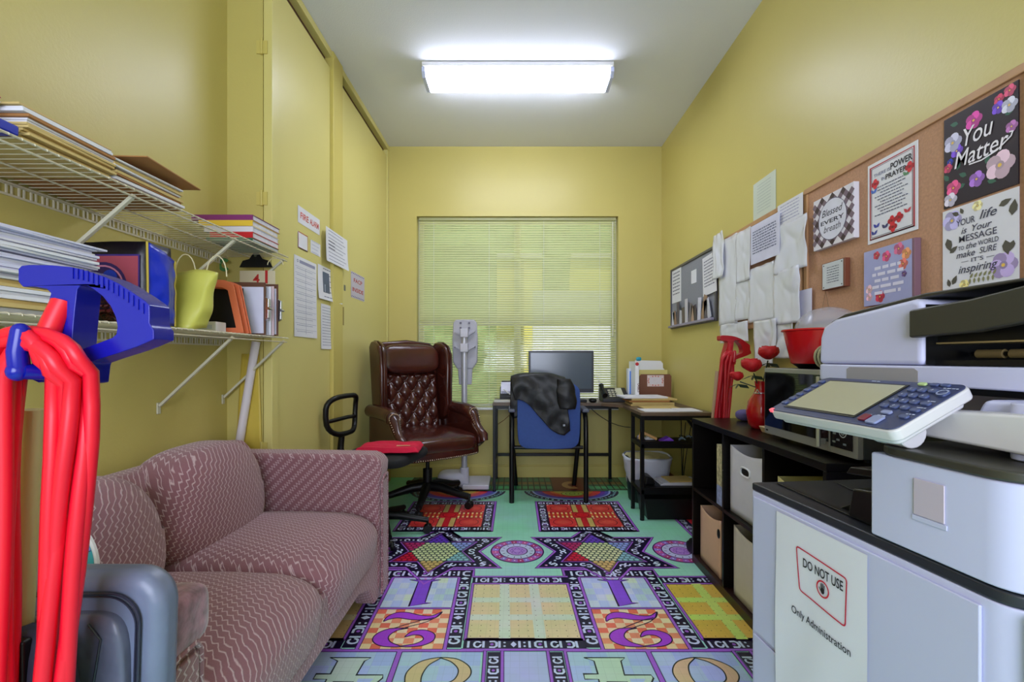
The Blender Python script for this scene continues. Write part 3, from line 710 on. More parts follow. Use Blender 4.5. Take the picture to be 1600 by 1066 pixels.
# ---------------------------------------------------------------- wire shelves
YW0, YW1, XF = .55, 2.094, -1.048
def wire_shelf(name, z, lab, brackets):
    t = thing(name, lab, 'shelf', ((XL+XF)/2, (YW0+YW1)/2, z))
    def rod(n, x, zz, r=.0028, y0=YW0): G().cyl((x, y0, zz), (x, YW1, zz), r, n=6).build(n, WIRE, t, smooth=60)
    rod('front_rod', XF, z); rod('front_rod', XF-.006, z-.018); rod('middle_rod', -1.205, z-.0055); rod('back_rod', XL+.012, z-.004)
    first = None; n = 61
    for i in range(n):
        y = YW0+.004+(YW1-YW0-.008)*i/(n-1)
        if first is None:
            o = G().tube([(XL+.006, y, z+.0030), (XF-.002, y, z+.0030), (XF+.0035, y, z+.0005), (XF+.0035, y, z-.003)], .0014, n=5).build('wire', WIRE, t); first = o.data; yb = y
        else:
            o = bpy.data.objects.new('wire', first); C.objects.link(o); o.parent = t; o.location = (0, y-yb, 0)
    g = G().box(XL+.001, XL+.004, YW0, YW1, z-.036, z-.030).box(XL+.001, XL+.004, YW0, YW1, z-.008, z-.004)
    g.build('wall_rail', WIRE, t)
    g = G()
    for i in range(100):
        y = YW0+.01+i*(YW1-YW0-.03)/99+(.003 if i % 2 else 0); g.box(XL+.001, XL+.0055, y, y+.0035, z-.030, z-.008)
    r = g.build('rail_clips', WIRE, t); r['kind'] = 'stuff'
    for y, lz in brackets:
        b = G().bar((XF-.008, y, z-.012), (XL+.008, y, z-lz), .012, .010).build('bracket', mat('bracket_cream', (206, 202, 180), .45), t, bevel=.002)
        G().box(XL+.001, XL+.006, y-.008, y+.008, z-lz-.03, z-lz+.012).build('wall_plate', _m['bracket_cream'], b, bevel=.001)
    return t
wire_shelf('wire_shelf', 1.524, 'white wire shelf fixed high on the left wall, upper of the two', [(1.26, .25), (1.72, .25), (2.075, .25)])
wire_shelf('wire_shelf', 1.152, 'white wire shelf fixed on the left wall over the sofa, lower of the two', [(1.26, .27), (1.70, .27), (2.075, .27)])
ZU, ZL = 1.5295, 1.1575
# stacks of envelopes and paper -------------------------------------------------
ORD = 'topmost second third fourth fifth sixth seventh eighth ninth tenth eleventh twelfth thirteenth fourteenth fifteenth sixteenth seventeenth eighteenth nineteenth twentieth'.split()
def sheet(name, m, c, hx, hy, th, rz, lab, cat, grp, sag=0):
    g = G(Matrix.Translation(c) @ Matrix.Rotation(rz, 4, 'Z'))
    g.grid(lambda u, v: ((u-.5)*2*hx, (v-.5)*2*hy, th+sag*(u*u)), 4, 1); g.grid(lambda u, v: ((u-.5)*2*hx, (1-v-.5)*2*hy, sag*(u*u)), 4, 1)
    k = 5
    g.f += [[0, k*2+5, k*2+6, 1][:0] or [0, 5, 10, 15]]; g.fm.append(0); g.f += [[4, 9, 14, 19]]; g.fm.append(0)
    for i in range(4):
        g.f.append([i, i+1, 15+i+1, 15+i]); g.f.append([5+i, 5+i+1, 10+i+1, 10+i]); g.fm += [0, 0]
    return tag(g.build(name, m, None), lab, cat, grp)
def stack(x, y, z0, n, hx, hy, hmin, hmax, mats, name, lab, cat, grp, jit=.008, rj=.035):
    """lab: wording with %s for the place counted from the top and %c for the colour"""
    z = z0; last = 'bottom'
    for i in range(n):
        th = random.uniform(hmin, hmax); m, cn = random.choice(mats); k = n-1-i
        rank = ORD[k]+(' from the top' if k else '')
        sheet(name, m, (x+random.uniform(-jit, jit), y+random.uniform(-jit, jit), z), hx*random.uniform(.95, 1.0), hy*random.uniform(.96, 1.0), th, random.uniform(-1, 1)*rj, lab.replace('%c', cn).replace('%s', rank), cat, grp)
        z += th+.0008
    return z
stack(-1.19, 1.088, ZU, 13, .135, .112, .004, .0065, [(MANILA, 'tan'), (MANILA, 'tan'), (KRAFT, 'brown'), (PAPER, 'white')], 'envelope', '%c envelope, %s in the nearer pile on the upper wire shelf', 'envelope', 'envelopes in the nearer pile on the upper shelf')
stack(-1.19, 1.325, ZU, 10, .130, .125, .004, .0075, [(MANILA, 'tan'), (PAPER, 'white'), (PAPER, 'white'), (KRAFT, 'brown')], 'envelope', '%c envelope, %s in the farther pile on the upper wire shelf', 'envelope', 'envelopes in the farther pile on the upper shelf')
sheet('envelope', KRAFT, (-1.175, 1.36, ZU+.080), .15, .125, .003, .10, 'brown envelope lying askew on top of the farther pile', 'envelope', None, sag=.004)
ztop = stack(-1.195, .99, ZL, 8, .135, .16, .006, .009, [(MANILA, 'cream'), (PAPER, 'white'), (MANILA, 'cream')], 'paper_bundle', '%c paper bundle, %s in the lower half of the tall paper pile', 'paper', 'paper bundles low in the tall pile', jit=.010)
WP = mat('bluish_white_paper', (214, 214, 236), .65, noise_amt=.06, scale=16)
stack(-1.192, .99, ztop, 20, .138, .165, .0034, .0064, [(WP, 'white'), (WP, 'white'), (PAPER, 'white')], 'paper_bundle', '%c paper bundle, %s in the upper half of the tall paper pile', 'paper', 'paper bundles high in the tall pile', jit=.015, rj=.09)
tag(G().box(-1.11, -1.052, .62, .965, ZU, ZU+.022).build('binder', mat('royal_blue_plastic', (22, 44, 170), .35), None, bevel=.004), 'blue binder at the near end of the upper wire shelf', 'binder')
g = G()
for k in range(26):
    c = Vector((-1.17+random.uniform(-.06, .055), .86+random.uniform(-.12, .12), ZU+.11+random.uniform(-.075, .13)))
    d = Vector((random.uniform(-1, 1), random.uniform(-1, 1), random.uniform(-1, 1))).normalized()*.035
    g.add([c-d, c+d.orthogonal()*.9, c+d, c-d.orthogonal()*.9+Vector((.01, 0, .01))], [(0, 1, 2, 3)], k % 3)
g.box(-1.24, -1.13, .72, .94, ZU+.023, ZU+.10, 1)
tag(g.build('crumpled_gift_paper', [mat('magenta_tissue', (170, 24, 80), .7), mat('pale_tissue', (210, 205, 225), .7), mat('plum_tissue', (88, 34, 110), .7)], None, thick=.001), 'crumpled magenta and white tissue paper at the near end of the upper shelf', 'gift paper')
# books at the far end of the upper shelf
PAGES = mat('book_pages', (222, 220, 232), .75, noise_amt=.10, scale=60)
def book(x0, x1, y0, y1, z0, h, col, lab, txt=None, tcol=(255, 255, 255), rz=0, dot=None):
    cx_, cy_ = (x0+x1)/2, (y0+y1)/2
    t = thing('book', lab, 'book', (cx_, cy_, z0), rz, None); hx, hy = (x1-x0)/2, (y1-y0)/2
    m = mat('cover_%d_%d_%d' % col, col, .35)
    G().prism([(-hy, 0), (hy, 0), (hy, .002), (-hy+.003, .002), (-hy+.003, h-.002), (hy, h-.002), (hy, h), (-hy, h)], -hx, hx, 'yz').build('cover', m, t, local=True)
    G().box(-hx+.003, hx-.003, -hy+.0032, hy-.003, .0022, h-.0022).build('pages', PAGES, t, local=True)
    if txt or dot:
        p = Print((0, -hy, 0), (1, 0, 0), (0, 0, 1), (0, -1, 0))
        if txt: p.text(txt, hx*.1, h*.28, h*.62, tcol, 2, width=hx*1.25)
        if dot: p.disc(hx*.82, h*.5, h*.36, dot, 1)
        p.build('spine_print', t)
yb0 = 1.82
z = ZU
for h, col, txt, tc_, ln, dot in ((.013, (40, 100, 76), None, None, 'thin green', None), (.024, (196, 30, 44), None, None, 'bright red', (250, 250, 250)), (.022, (220, 216, 226), 'READING ACTIVITIES', (60, 60, 140), 'white spined', (220, 30, 40)),
                             (.023, (226, 188, 62), 'STARTING WITH KINDERGARTEN', (60, 40, 30), 'yellow spined', None), (.022, (128, 44, 110), 'STORIES FOR PRESCHOOL', (226, 170, 210), 'purple spined', None)):
    lx = {'thin green': -1.24, 'bright red': -1.225, 'white spined': -1.25, 'yellow spined': -1.27, 'purple spined': -1.30}[ln]
    book(lx, XF-.006, yb0+random.uniform(0, .006), yb0+.20+random.uniform(-.01, .012), z, h, col, ln+' book lying in the pile at the far end of the upper shelf', txt, tc_ or (255, 255, 255), 0, dot); z += h+.0006
# ---- lower shelf things
# black tote with a printed picture, blue gusset
def cloth_box(name, m, x0, x1, y0, y1, z0, z1, parent, sub=6, amp=.006, seed=0):
    g = G(); 
    def face(fn):
        g.grid(fn, sub, sub)
    def w(p):
        p = Vector(p); n_ = noise.noise_vector(p*9+Vector((seed, 0, 0)))*amp; return p+n_
    face(lambda u, v: w((x0+(x1-x0)*u, y0, z0+(z1-z0)*v))); face(lambda u, v: w((x1, y0+(y1-y0)*u, z0+(z1-z0)*v)))
    face(lambda u, v: w((x0+(x1-x0)*u, y1, z0+(z1-z0)*v))); face(lambda u, v: w((x0, y0+(y1-y0)*u, z0+(z1-z0)*v)))
    face(lambda u, v: w((x0+(x1-x0)*u, y0+(y1-y0)*v, z0)))
    return g.build(name, m, parent, smooth=50, thick=.0015)
tb = thing('tote_bag', 'black tote bag with printed red panel and blue pleated side', 'tote bag', (-1.19, 1.40, ZL))
BLKF = mat('black_glossy_cloth', (18, 15, 26), .35, bump=.3, bscale=14); BLUF = mat('blue_glossy_cloth', (16, 46, 190), .3, bump=.35, bscale=16)
tx0, tx1, ty0, ty1, tz0, tz1 = -1.285, -1.085, 1.335, 1.40, ZL+.004, ZL+.245
cloth_box('body', BLKF, tx0, tx1, ty0, ty1+.03, tz0, tz1, tb, amp=.004)
g = G()                                                # pleated blue gusset facing the room
def gus(u, v):
    fold = -.022*(1-abs(2*u-1))*(1 if v > .02 else .3)
    return (tx1+.002+fold*(.4+.6*math.sin(v*PI))*-1+.006*noise.noise(Vector((u*5, v*7, 3))), ty0+.001+(ty1+.045-ty0)*u, tz0+(tz1-tz0-.035*u)*v)
g.grid(gus, 14, 18); g.build('gusset', BLUF, tb, smooth=60, thick=.0015)
YEL = mat('yellow_binding', (196, 172, 66), .5)
G().tube([(tx1+.004, ty0+.002, tz0), (tx1+.005, ty0, (tz0+tz1)/2), (tx1+.003, ty0, tz1)], .003, n=6).build('binding', YEL, tb)
G().tube([gus(1, v/8)for v in range(9)], .003, n=6).build('binding', YEL, tb)
pr = Print(((tx0+tx1)/2, ty0-.004, tz0), (1, 0, 0), (0, 0, 1), (0, -1, 0), base=.003)
pr.rect(-.085, .03, .085, .20, (172, 74, 92), 0); pr.line([(-.085, .03), (.085, .03), (.085, .20), (-.085, .20)], .005, (60, 40, 120), 1, True)
pr.disc(-.02, .11, .07, (52, 30, 92), 1, n=26); pr.ring(-.02, .11, .056, .061, (210, 130, 160), 2, n=26); pr.disc(0, .135, .022, (30, 60, 190), 3); pr.disc(.02, .07, .03, (140, 60, 130), 3); pr.ring(.02, .07, .022, .026, (230, 200, 230), 4)
pr.line([(.005, .07), (.035, .07)], .006, (235, 225, 240), 4); pr.line([(.02, .055), (.02, .085)], .006, (235, 225, 240), 4)
pr.build('printed_panel', tb)
# second dark thing lying under the tote handle: brown curly garland in front of the paper
g = G()
for k in range(34):
    c = Vector((-1.10+random.uniform(-.10, .015), 1.318+random.uniform(-.012, .006), ZL+.005+abs(random.gauss(0, .04))))
    a = random.uniform(0, 6); g.tube([c+Vector((.012*math.cos(a+j*.9), .004*math.sin(j), .008*math.sin(a+j*.9)+.001*j)) for j in range(6)], .0016, n=5)
tag(g.build('garland', mat('brown_curled_foil', (92, 44, 34), .35, metal=.3), None), 'brown curly foil garland in front of the black tote', 'garland')
yb_ = thing('gift_bag', 'pale yellow cloth bag with cord handles beside the blue tote side', 'bag', (-1.15, 1.67, ZL))
YC = mat('pale_yellow_satin', (208, 206, 96), .4, bump=.3, bscale=18)
def ybag(u, v):                                         # tapering towards the top, soft
    a = 2*PI*u; hw = .078*(1-.22*v**2); hd = .05*(1-.72*v); x = -1.135+.075*math.copysign(abs(math.cos(a))**.4, math.cos(a))*(1-.12*v**2); y = 1.535+hd*math.copysign(abs(math.sin(a))**.5, math.sin(a))
    p = Vector((x+.03*v, y+.045*v, ZL+.004+.20*v)); return p+noise.noise_vector(p*13)*.012
G().grid(ybag, 28, 14, closed_u=True).build('body', YC, yb_, smooth=70, thick=.0015)
CW = mat('white_cord', (226, 216, 176), .5)
for dx, dy in ((-.05, 0), (.045, .02)):
    c = Vector((-1.10+dx, 1.58+dy, ZL+.19)); G().tube([c+Vector((.036*math.cos(PI*j/10), .004, .075*math.sin(PI*j/10))) for j in range(11)], .002, n=6).build('handle', CW, yb_)
fh = thing('file_holder', 'two coral orange desk file frames beside the yellow bag', 'file holder', (-1.14, 1.86, ZL))
ORG = mat('coral_plastic', (222, 116, 76), .4)
def orgframe(y):
    out = [(-1.30, 0), (-1.30, .195), (-1.285, .213), (-1.13, .205), (-1.096, .19), (-1.056, 0)]
    hol = [(-1.275, .02), (-1.275, .172), (-1.263, .182), (-1.14, .176), (-1.118, .165), (-1.086, .02)]
    G().prism([(a, ZL+.001+b) for a, b in out], y, y+.004, 'xz', hole=[(a, ZL+.001+b) for a, b in hol]).build('frame', ORG, fh, bevel=.0012)
for y in (1.765, 1.80, 1.815): orgframe(y)
G().box(-1.29, -1.095, 1.77, 1.97, ZL+.001, ZL+.004).build('base', mat('black_mesh', (20, 19, 22), .6), fh)
G().box(-1.296, -1.10, 1.835, 1.839, ZL+.004, ZL+.185).build('divider', _m['black_mesh'], fh)
bn = thing('binder', 'white ring binder lying inside the orange file frames', 'binder', (-1.19, 1.72, ZL+.01))
G().box(-1.245, -1.12, 1.70, 1.76, ZL+.001, ZL+.040).build('cover', WHITE, bn, bevel=.003)
p = Print((-1.18, 1.70, ZL+.02), (1, 0, 0), (0, 0, 1), (0, -1, 0)); p.ring(-.045, 0, .004, .007, (30, 30, 40), 1); p.rect(-.03, -.008, .045, .008, (206, 212, 232), 1); p.build('spine_print', bn)
BRN = mat('brown_hardboard', (96, 58, 36), .55)
for i, (x, y, rz, h, lab) in enumerate(((-1.130, 1.905, .08, .22, 'brown clipboard with metal clip standing at the far end of the lower shelf, nearer one'), (-1.118, 1.985, .05, .225, 'brown clipboard holding white sheets standing at the shelf end, farther one'))):
    t = thing('clipboard', lab, 'clipboard', (x, y, ZL+.001), rz)
    G().box(-.11, .08, -.0015, .0015, 0, h).build('board', BRN, t, local=True, bevel=.001)
    G().box(-.105, .073, -.006, -.002, .006, h-.02).build('paper', WP, t, local=True)
    G().prism([(.081, .06), (.094, .07), (.096, .15), (.081, .16)], -.010, .006, 'xz').build('clip', CHROME, t, local=True, bevel=.002)
    G().cyl((.096, -.012, .11), (.096, .010, .11), .006).build('clip_roll', CHROME, t, local=True)
for i in range(3):
    o = G().box(-1.16+.008*i, -1.055+.006*i, 1.935+.013*i, 1.9385+.013*i, ZL+.001, ZL+.205+.004*i).build('folder', [WP, PAPER, mat('pale_pink_card', (216, 190, 196), .6)][i], None, bevel=.001)
    tag(o, ['white', 'cream white', 'pale pink'][i]+' paper folder standing between the clipboards', 'folder')
# card letters and crown leaning at the back
def cutout(name, pts, y, m, lab, cat):
    return tag(G().prism(pts, y, y+.003, 'xz').build(name, m, None, bevel=.0006), lab, cat)
cc = at(335, 409, 1.99)
pts = [(cc.x+.028*math.cos(a), cc.z+.030*math.sin(a)) for a in [.7+i*.35 for i in range(15)]]+[(cc.x+.013*math.cos(a), cc.z+.015*math.sin(a)) for a in [.7+i*.35 for i in range(14, -1, -1)]]
cutout('paper_letter', pts, 2.055, mat('green_card', (70, 130, 70), .6), 'green cut-out letter C standing behind the orange frames', 'letter')
c4 = at(376, 424, 1.93)
o = G().box(c4.x-.085, c4.x+.075, 2.064, 2.067, ZL+.001, c4.z+.028).build('poster_card', mat('cream_card', (222, 210, 176), .6), None); tag(o, 'cream card with red numeral 4 behind the orange frames', 'card')
p = Print((c4.x, 2.064, c4.z), (1, 0, 0), (0, 0, 1), (0, -1, 0)); p.text('4', -.01, -.03, .06, (196, 44, 40), 1, bold=.02); p.rect(.03, -.03, .042, .03, (196, 44, 40), 1); p.build('print', o)
c5 = at(380, 400, 1.95)
pts = [(c5.x-.075, c5.z-.03), (c5.x-.06, c5.z+.0), (c5.x-.03, c5.z+.008), (c5.x-.012, c5.z+.035), (c5.x+.012, c5.z+.035), (c5.x+.03, c5.z+.008), (c5.x+.06, c5.z), (c5.x+.075, c5.z-.03)]
o = cutout('clip_hanger', pts, 2.045, BLKPL, 'black spring clip hanging under the upper shelf end', 'clip'); 
o2 = G().cyl((c5.x, 2.046, c5.z+.022), (c5.x, 2.040, c5.z+.022), .006).build('rivet', CHROME, o)
o = tag(G().tube([(c5.x+.09+.035*math.cos(a), 2.04, c5.z-.02+.03*math.sin(a)) for a in [i*PI/10 for i in range(11)]], .002, n=6).build('wire_loop', CW, None), 'cream wire loop beside the black spring clip', 'wire')
# pole and cloth in the corner by the closet
pl = G(); a = at(400, 534, 2.080); b = at(372, 705, 2.079); d = (b-a); b2 = a+d*((a.z-.012)/(-d.z)); pl.cyl((a.x, a.y, a.z), tuple(b2), .0175, n=20)
o = tag(pl.build('cardboard_tube', mat('white_tube', (222, 214, 220), .5), None, smooth=40), 'long white tube leaning in the corner between sofa and closet', 'tube')
g = G()
def cl(u, v):
    z = 1.06+.08-1.08*v; wd = .045+.055*v
    return (-1.225+(u-.5)*2*wd*(.9)-.02*v, 2.101+.004*noise.noise(Vector((u*4, v*5, 0)))-.001*math.sin(u*PI*2), max(z-.06, .012))
g.grid(cl, 10, 20); tag(g.build('rolled_sheet', mat('yellow_satin_sheet', (206, 182, 74), .45), None, smooth=60, thick=.002), 'yellow satiny sheet hanging in the corner behind the white tube', 'sheet')
# ---------------------------------------------------------------- papers on the closet doors
def onwall(px0, py0, px1, py1, X, name, lab, cat, m=PAPER, th=.001, curl=0, skew=0, off=.001):
    """sheet on a wall plane x = X, corners given as (near top) and (far bottom)"""
    s = 1 if X < 0 else -1
    Ya = X*F/(px0-CX); Yb = X*F/(px1-CX)
    zt = HC-(py0-CY)/F*Ya; zb = HC-(py1-CY)/F*Yb
    g = G(); X0 = X+s*off; n = 8
    def f(u, v): return (X0+s*(curl*(v**3)*(.4+.6*u)), Ya+(Yb-Ya)*u+skew*v*.01, zt+(zb-zt)*v)
    def f2(u, v): p = f(u, v); return (p[0]+s*th, p[1], p[2])
    g.grid(f2, 6, n); g.grid(f, 6, n)
    o = g.build(name, m, None, smooth=50); tag(o, lab, cat)
    w_, h_ = abs(Yb-Ya), zt-zb
    def bend(x, y): return curl*((.5-y/h_)**3)*(.4+.6*((x/w_+.5) if s > 0 else (x/w_+.5)))
    pr = Print((X0+s*th, (Ya+Yb)/2, (zt+zb)/2), (0, 1 if s > 0 else -1, 0), (0, 0, 1), (s, 0, 0), base=.0004)
    if curl: pr.bend = bend
    return o, pr, w_, h_
def lines(pr, w_, h_, n, c=(120, 124, 150), top=.42, bot=-.42, l=1, th=.18):
    for i in range(n):
        y = h_*(top+(bot-top)*i/max(1, n-1)); pr.scribble(-w_*.40, w_*.40*random.uniform(.6, 1), y, h_/n*th, c, l)
o, p, w_, h_ = onwall(465, 320, 499, 368, XC-.008, 'fire_alarm_sign', 'white sign with red words FIRE ALARM on the closet door', 'sign')
p.text('FIRE', -w_*.22, -h_*.18, h_*.52, (206, 66, 60), 1, bold=.02, width=w_*.36); p.text('ALARM', w_*.23, -h_*.18, h_*.52, (206, 66, 60), 1, bold=.02, width=w_*.42); p.build('print', o)
o, p, w_, h_ = onwall(465, 361, 480, 394, XC-.008, 'small_card', 'small white card with red backing under the alarm sign', 'card', th=.002); p.line([(-w_*.48, -h_*.48), (w_*.48, -h_*.48), (w_*.48, h_*.48), (-w_*.48, h_*.48)], .004, (190, 80, 60), 1, True); p.build('print', o)
o, p, w_, h_ = onwall(485, 374, 500, 402, XC-.008, 'small_card', 'small plain white card right of the red-backed card', 'card'); lines(p, w_, h_, 4, (170, 174, 200)); p.build('print', o)
o, p, w_, h_ = onwall(503, 353, 537, 424, XC-.008, 'notice', 'white notice with black lines across the closet post', 'notice', curl=.012, off=.023); lines(p, w_, h_, 9, (110, 114, 140)); 
for i in range(3): p.rect(-w_*.4, h_*(.12-.1*i), -w_*.12, h_*(.14-.1*i), (50, 50, 70), 2)
p.build('print', o)
o, p, w_, h_ = onwall(459, 397, 494, 529, XC-.008, 'form_sheet', 'tall white ruled form sheet on the nearer closet door', 'form', curl=.004)
p.ring(-w_*.36, h_*.44, .005, .008, (110, 110, 150), 1); p.rect(-w_*.28, h_*.42, w_*.42, h_*.46, (150, 150, 184), 1)
for i in range(11): p.rect(-w_*.46, h_*(.37-.078*i), w_*.46, h_*(.373-.078*i), (120, 124, 160), 1); p.scribble(-w_*.4, w_*.3, h_*(.345-.078*i), .003, (150, 152, 180), 1)
p.rect(-w_*.02, -h_*.46, -w_*.01, h_*.38, (150, 150, 184), 1); p.build('print', o)
o, p, w_, h_ = onwall(496, 412, 530, 476, XC-.008, 'photo_notice', 'white notice with dark photograph curling off the closet door', 'notice', curl=.02, off=.001)
p.rect(-w_*.30, -h_*.28, -w_*.02, h_*.34, (84, 96, 120), 1); p.rect(-w_*.24, -h_*.26, -w_*.12, h_*.25, (160, 170, 190), 2); lines(p, w_*.7, h_, 6); p.build('print', o)
o, p, w_, h_ = onwall(501, 474, 520, 546, XC-.008, 'narrow_notice', 'narrow white notice hanging lowest on the closet door', 'notice', curl=.006); lines(p, w_, h_, 14, (130, 134, 160)); p.build('print', o)
o, p, w_, h_ = onwall(548, 423, 569, 472, XC-.008, 'panel_sign', 'sign reading FACP INSIDE in red on the farther closet door', 'sign', m=mat('lilac_card', (198, 192, 206), .6))
p.text('FACP', 0, h_*.12, h_*.22, (190, 44, 44), 1, bold=.015, width=w_*.62); p.text('INSIDE', 0, -h_*.24, h_*.22, (190, 44, 44), 1, bold=.015, width=w_*.80)
for i in range(9):
    for yy in (h_*.42, -h_*.47): p.poly([(-w_*.48+w_*.107*i, yy), (-w_*.43+w_*.107*i, yy), (-w_*.39+w_*.107*i, yy+h_*.05), (-w_*.44+w_*.107*i, yy+h_*.05)], (90, 80, 130), 1)
p.build('print', o)
o, p, w_, h_ = onwall(537, 445, 539.6, 455, XC-.008, 'tape', 'tiny strip of grey tape beside the photograph notice', 'tape', m=mat('grey_tape', (120, 120, 110), .5))
# cables and skirting box along the closet foot
cm = mat('black_cable', (20, 18, 20), .5)
ct = thing('cable_trunking', 'long tan cardboard boxing with cables along the foot of the closet doors', 'trunking', (-1.08, 3.2, 0))
G().box(-1.108, -1.088, 2.62, 3.95, .001, .36).build('boxing', mat('tan_boxing', (186, 156, 84), .7), ct)
for k in range(3):
    G().tube([(-1.084, 2.64+.32*i+.05*k, .31+.035*math.sin(i*1.7+k*2)) for i in range(5)], .003, n=6).build('cable', [cm, mat('cream_cable', (200, 190, 140), .5), cm][k], ct, smooth=60)
# ---------------------------------------------------------------- executive chair
LEA = mat('oxblood_leather', (70, 28, 21), .26, noise_amt=.25, scale=7, coat=.25, bump=.06, bscale=50)
BRS = mat('brass_nail', (190, 172, 150), .25, metal=1)
def five_star(t, r, hub, z0=.075, cast=True, w=.05, ang0=0):
    for k in range(5):
        a = ang0+2*PI*k/5; d = Vector((math.cos(a), math.sin(a), 0))
        g = G(); g.tube([d*.02+Vector((0, 0, hub)), d*r*.35+Vector((0, 0, hub-.004)), d*r*.8+Vector((0, 0, z0+.018)), d*r+Vector((0, 0, z0+.008))], [w*.55, w*.5, w*.36, w*.34], n=10)
        g.build('base_leg', BLKPL, t, smooth=50, local=True)
        c = d*(r-.005); n_ = Vector((-d.y, d.x, 0)); g = G()
        cs = bpy.data.objects
        for s_ in (-1, 1): g.cyl(c+n_*s_*.008+Vector((0, 0, .027)), c+n_*s_*.026+Vector((0, 0, .027)), .026, n=16)
        g.cyl(c+Vector((0, 0, .03)), c+Vector((0, 0, z0+.01)), .007); g.pillow((c.x, c.y, .040), (.020, .020, .016), .8, .8, 12, 8)
        g.build('caster', BLKPL, t, smooth=50, local=True, bevel=.002)
def exec_chair():
    t = thing('executive_chair', 'oxblood leather wingback executive chair with button tufting by the closet', 'office chair', (-.640, 3.30, 0), math.radians(37))
    five_star(t, .33, .135, w=.065, ang0=math.radians(18))
    G().cyl((0, 0, .12), (0, 0, .26), .033).cyl((0, 0, .26), (0, 0, .37), .014).build('column', BLKPL, t, local=True, smooth=40)
    g = G(); g.box(-.12, .12, -.10, .12, .355, .378).cyl((.10, -.03, .33), (.10, -.03, .36), .028); g.build('tilt_mechanism', BLKPL, t, local=True, bevel=.004)
    # seat
    g = G(); g.prism([(-.29, -.30), (-.20, -.335), (0, -.35), (.20, -.335), (.29, -.30), (.28, .24), (-.28, .24)], .375, .435, 'xy'); sf = g.build('seat_rail', LEA, t, local=True, bevel=.012, seg=3)
    def sw(p): return Vector((p.x, p.y, p.z+.02*math.cos(p.x*5)*math.cos(p.y*3)-.02*max(0, -p.y/.3)**3))
    G().pillow((0, -.05, .470), (.285, .300, .065), .45, .30, 40, 20, sw).build('seat_cushion', LEA, t, local=True, smooth=70)
    g = G()
    for i in range(37):
        u = i/36; x = -.275+.55*u; y = -.352+.05*(abs(2*u-1)**3); g.pillow((x, y-.001, .386), (.0055, .0045, .0055), 1, 1, 8, 5)
    g.build('nail_row', BRS, sf, local=True, smooth=60)
    # back: local y grows backwards and leans
    def lean(y, z): return y+.14*(z-.45)
    g = G(); g.prism([(-.265, .40), (.265, .40), (.275, 1.05), (.262, 1.14), (.20, 1.185), (0, 1.205), (-.20, 1.185), (-.262, 1.14), (-.275, 1.05)], .20, .275, 'xz')
    g.v = [Vector((p.x, lean(p.y, p.z), p.z)) for p in g.v]; bk = g.build('backrest', LEA, t, local=True, bevel=.02, seg=3)
    W, Z0, Z1 = .225, .49, .955; PX, PZ = .115, .158
    def tuft(u, v):
        x = (u-.5)*2*W; z = Z0+(Z1-Z0)*v; a = x/PX+(z-Z0)/PZ; b = x/PX-(z-Z0)/PZ
        h = (abs(math.sin(PI*a/1)) ** .45)*(abs(math.sin(PI*b/1)) ** .45)
        e = min(1, (1-abs(2*u-1))*6)*min(1, (1-abs(2*v-1))*8)
        y = .19-.012-.040*h*e-.02*e
        return (x, lean(y, z), z)
    tf = G().grid(tuft, 72, 72).build('tufted_panel', LEA, t, local=True, smooth=80)
    g = G()
    for i in range(-6, 7):
        for j in range(-6, 10):
            a, b = i, j; x = (a+b)/2*PX; z = Z0+(a-b)/2*PZ
            if abs(x) < W-.02 and Z0+.02 < z < Z1-.02: g.pillow((x, lean(.155, z), z), (.011, .007, .011), 1, 1, 10, 6)
    g.build('buttons', LEA, tf, local=True, smooth=60)['kind'] = 'stuff'
    def hw(p): return Vector((p.x, lean(p.y+.16, p.z+1.055), p.z+1.055))
    G().pillow((0, 0, 0), (.232, .062, .115), .6, .35, 36, 20, hw).build('head_roll', LEA, t, local=True, smooth=70)
    for s_ in (-1, 1):
        # wing, rising from the arm to the top
        prof = [(.26, .55), (.13, .60), (.075, .70), (.06, .82), (.035, .98), (.03, 1.09), (.06, 1.155), (.13, 1.185), (.22, 1.19), (.27, 1.15)]
        g = G(); g.prism([(y, z) for y, z in prof], s_*.232, s_*.292, 'yz'); g.v = [Vector((p.x+s_*.03*max(0, (.2-p.y))*2*(p.z-.5), lean(p.y, p.z)-.02, p.z)) for p in g.v]
        wg = g.build('wing', LEA, t, local=True, bevel=.02, seg=3)
        G().tube([(s_*.265+s_*.03*max(0, (.2-y))*2*(z-.5), lean(y, z)-.032, z) for y, z in prof[1:9]], .005, n=6).build('piping', LEA, wg, local=True, smooth=60)
        # arm: panel, rolled top dropping in a scroll to the seat front
        g = G(); g.prism([(.24, .42), (-.27, .42), (-.33, .46), (-.325, .52), (-.25, .57), (-.19, .64), (.24, .66)], s_*.268, s_*.325, 'yz'); ar = g.build('arm', LEA, t, local=True, bevel=.012, seg=3)
        path = [(.26, .672), (.10, .675), (-.08, .672), (-.155, .660), (-.200, .622), (-.235, .570), (-.290, .530), (-.335, .505), (-.345, .47)]
        G().tube([(s_*.305, y, z) for y, z in path], [.046, .048, .050, .050, .040, .032, .032, .034, .026], n=16).build('arm_roll', LEA, ar, local=True, smooth=70)
        G().pillow((s_*.308, -.165, .655), (.047, .032, .050), .8, .8, 20, 12).build('scroll', LEA, ar, local=True, smooth=60)
        g = G()
        for i in range(16):
            a = PI*1.0*i/15; g.pillow((s_*.308+.036*math.cos(a), -.200-.001, .655+.036*math.sin(a)), (.0045, .004, .0045), 1, 1, 7, 5)
        for i in range(9):
            for q in (-1, 1): z = .650-.014*i; y = -.203-.0092*i; g.pillow((s_*.308+q*(.036-.0022*i), y-.004, z), (.0045, .004, .0045), 1, 1, 7, 5)
        g.build('nail_row', BRS, ar, local=True, smooth=60)
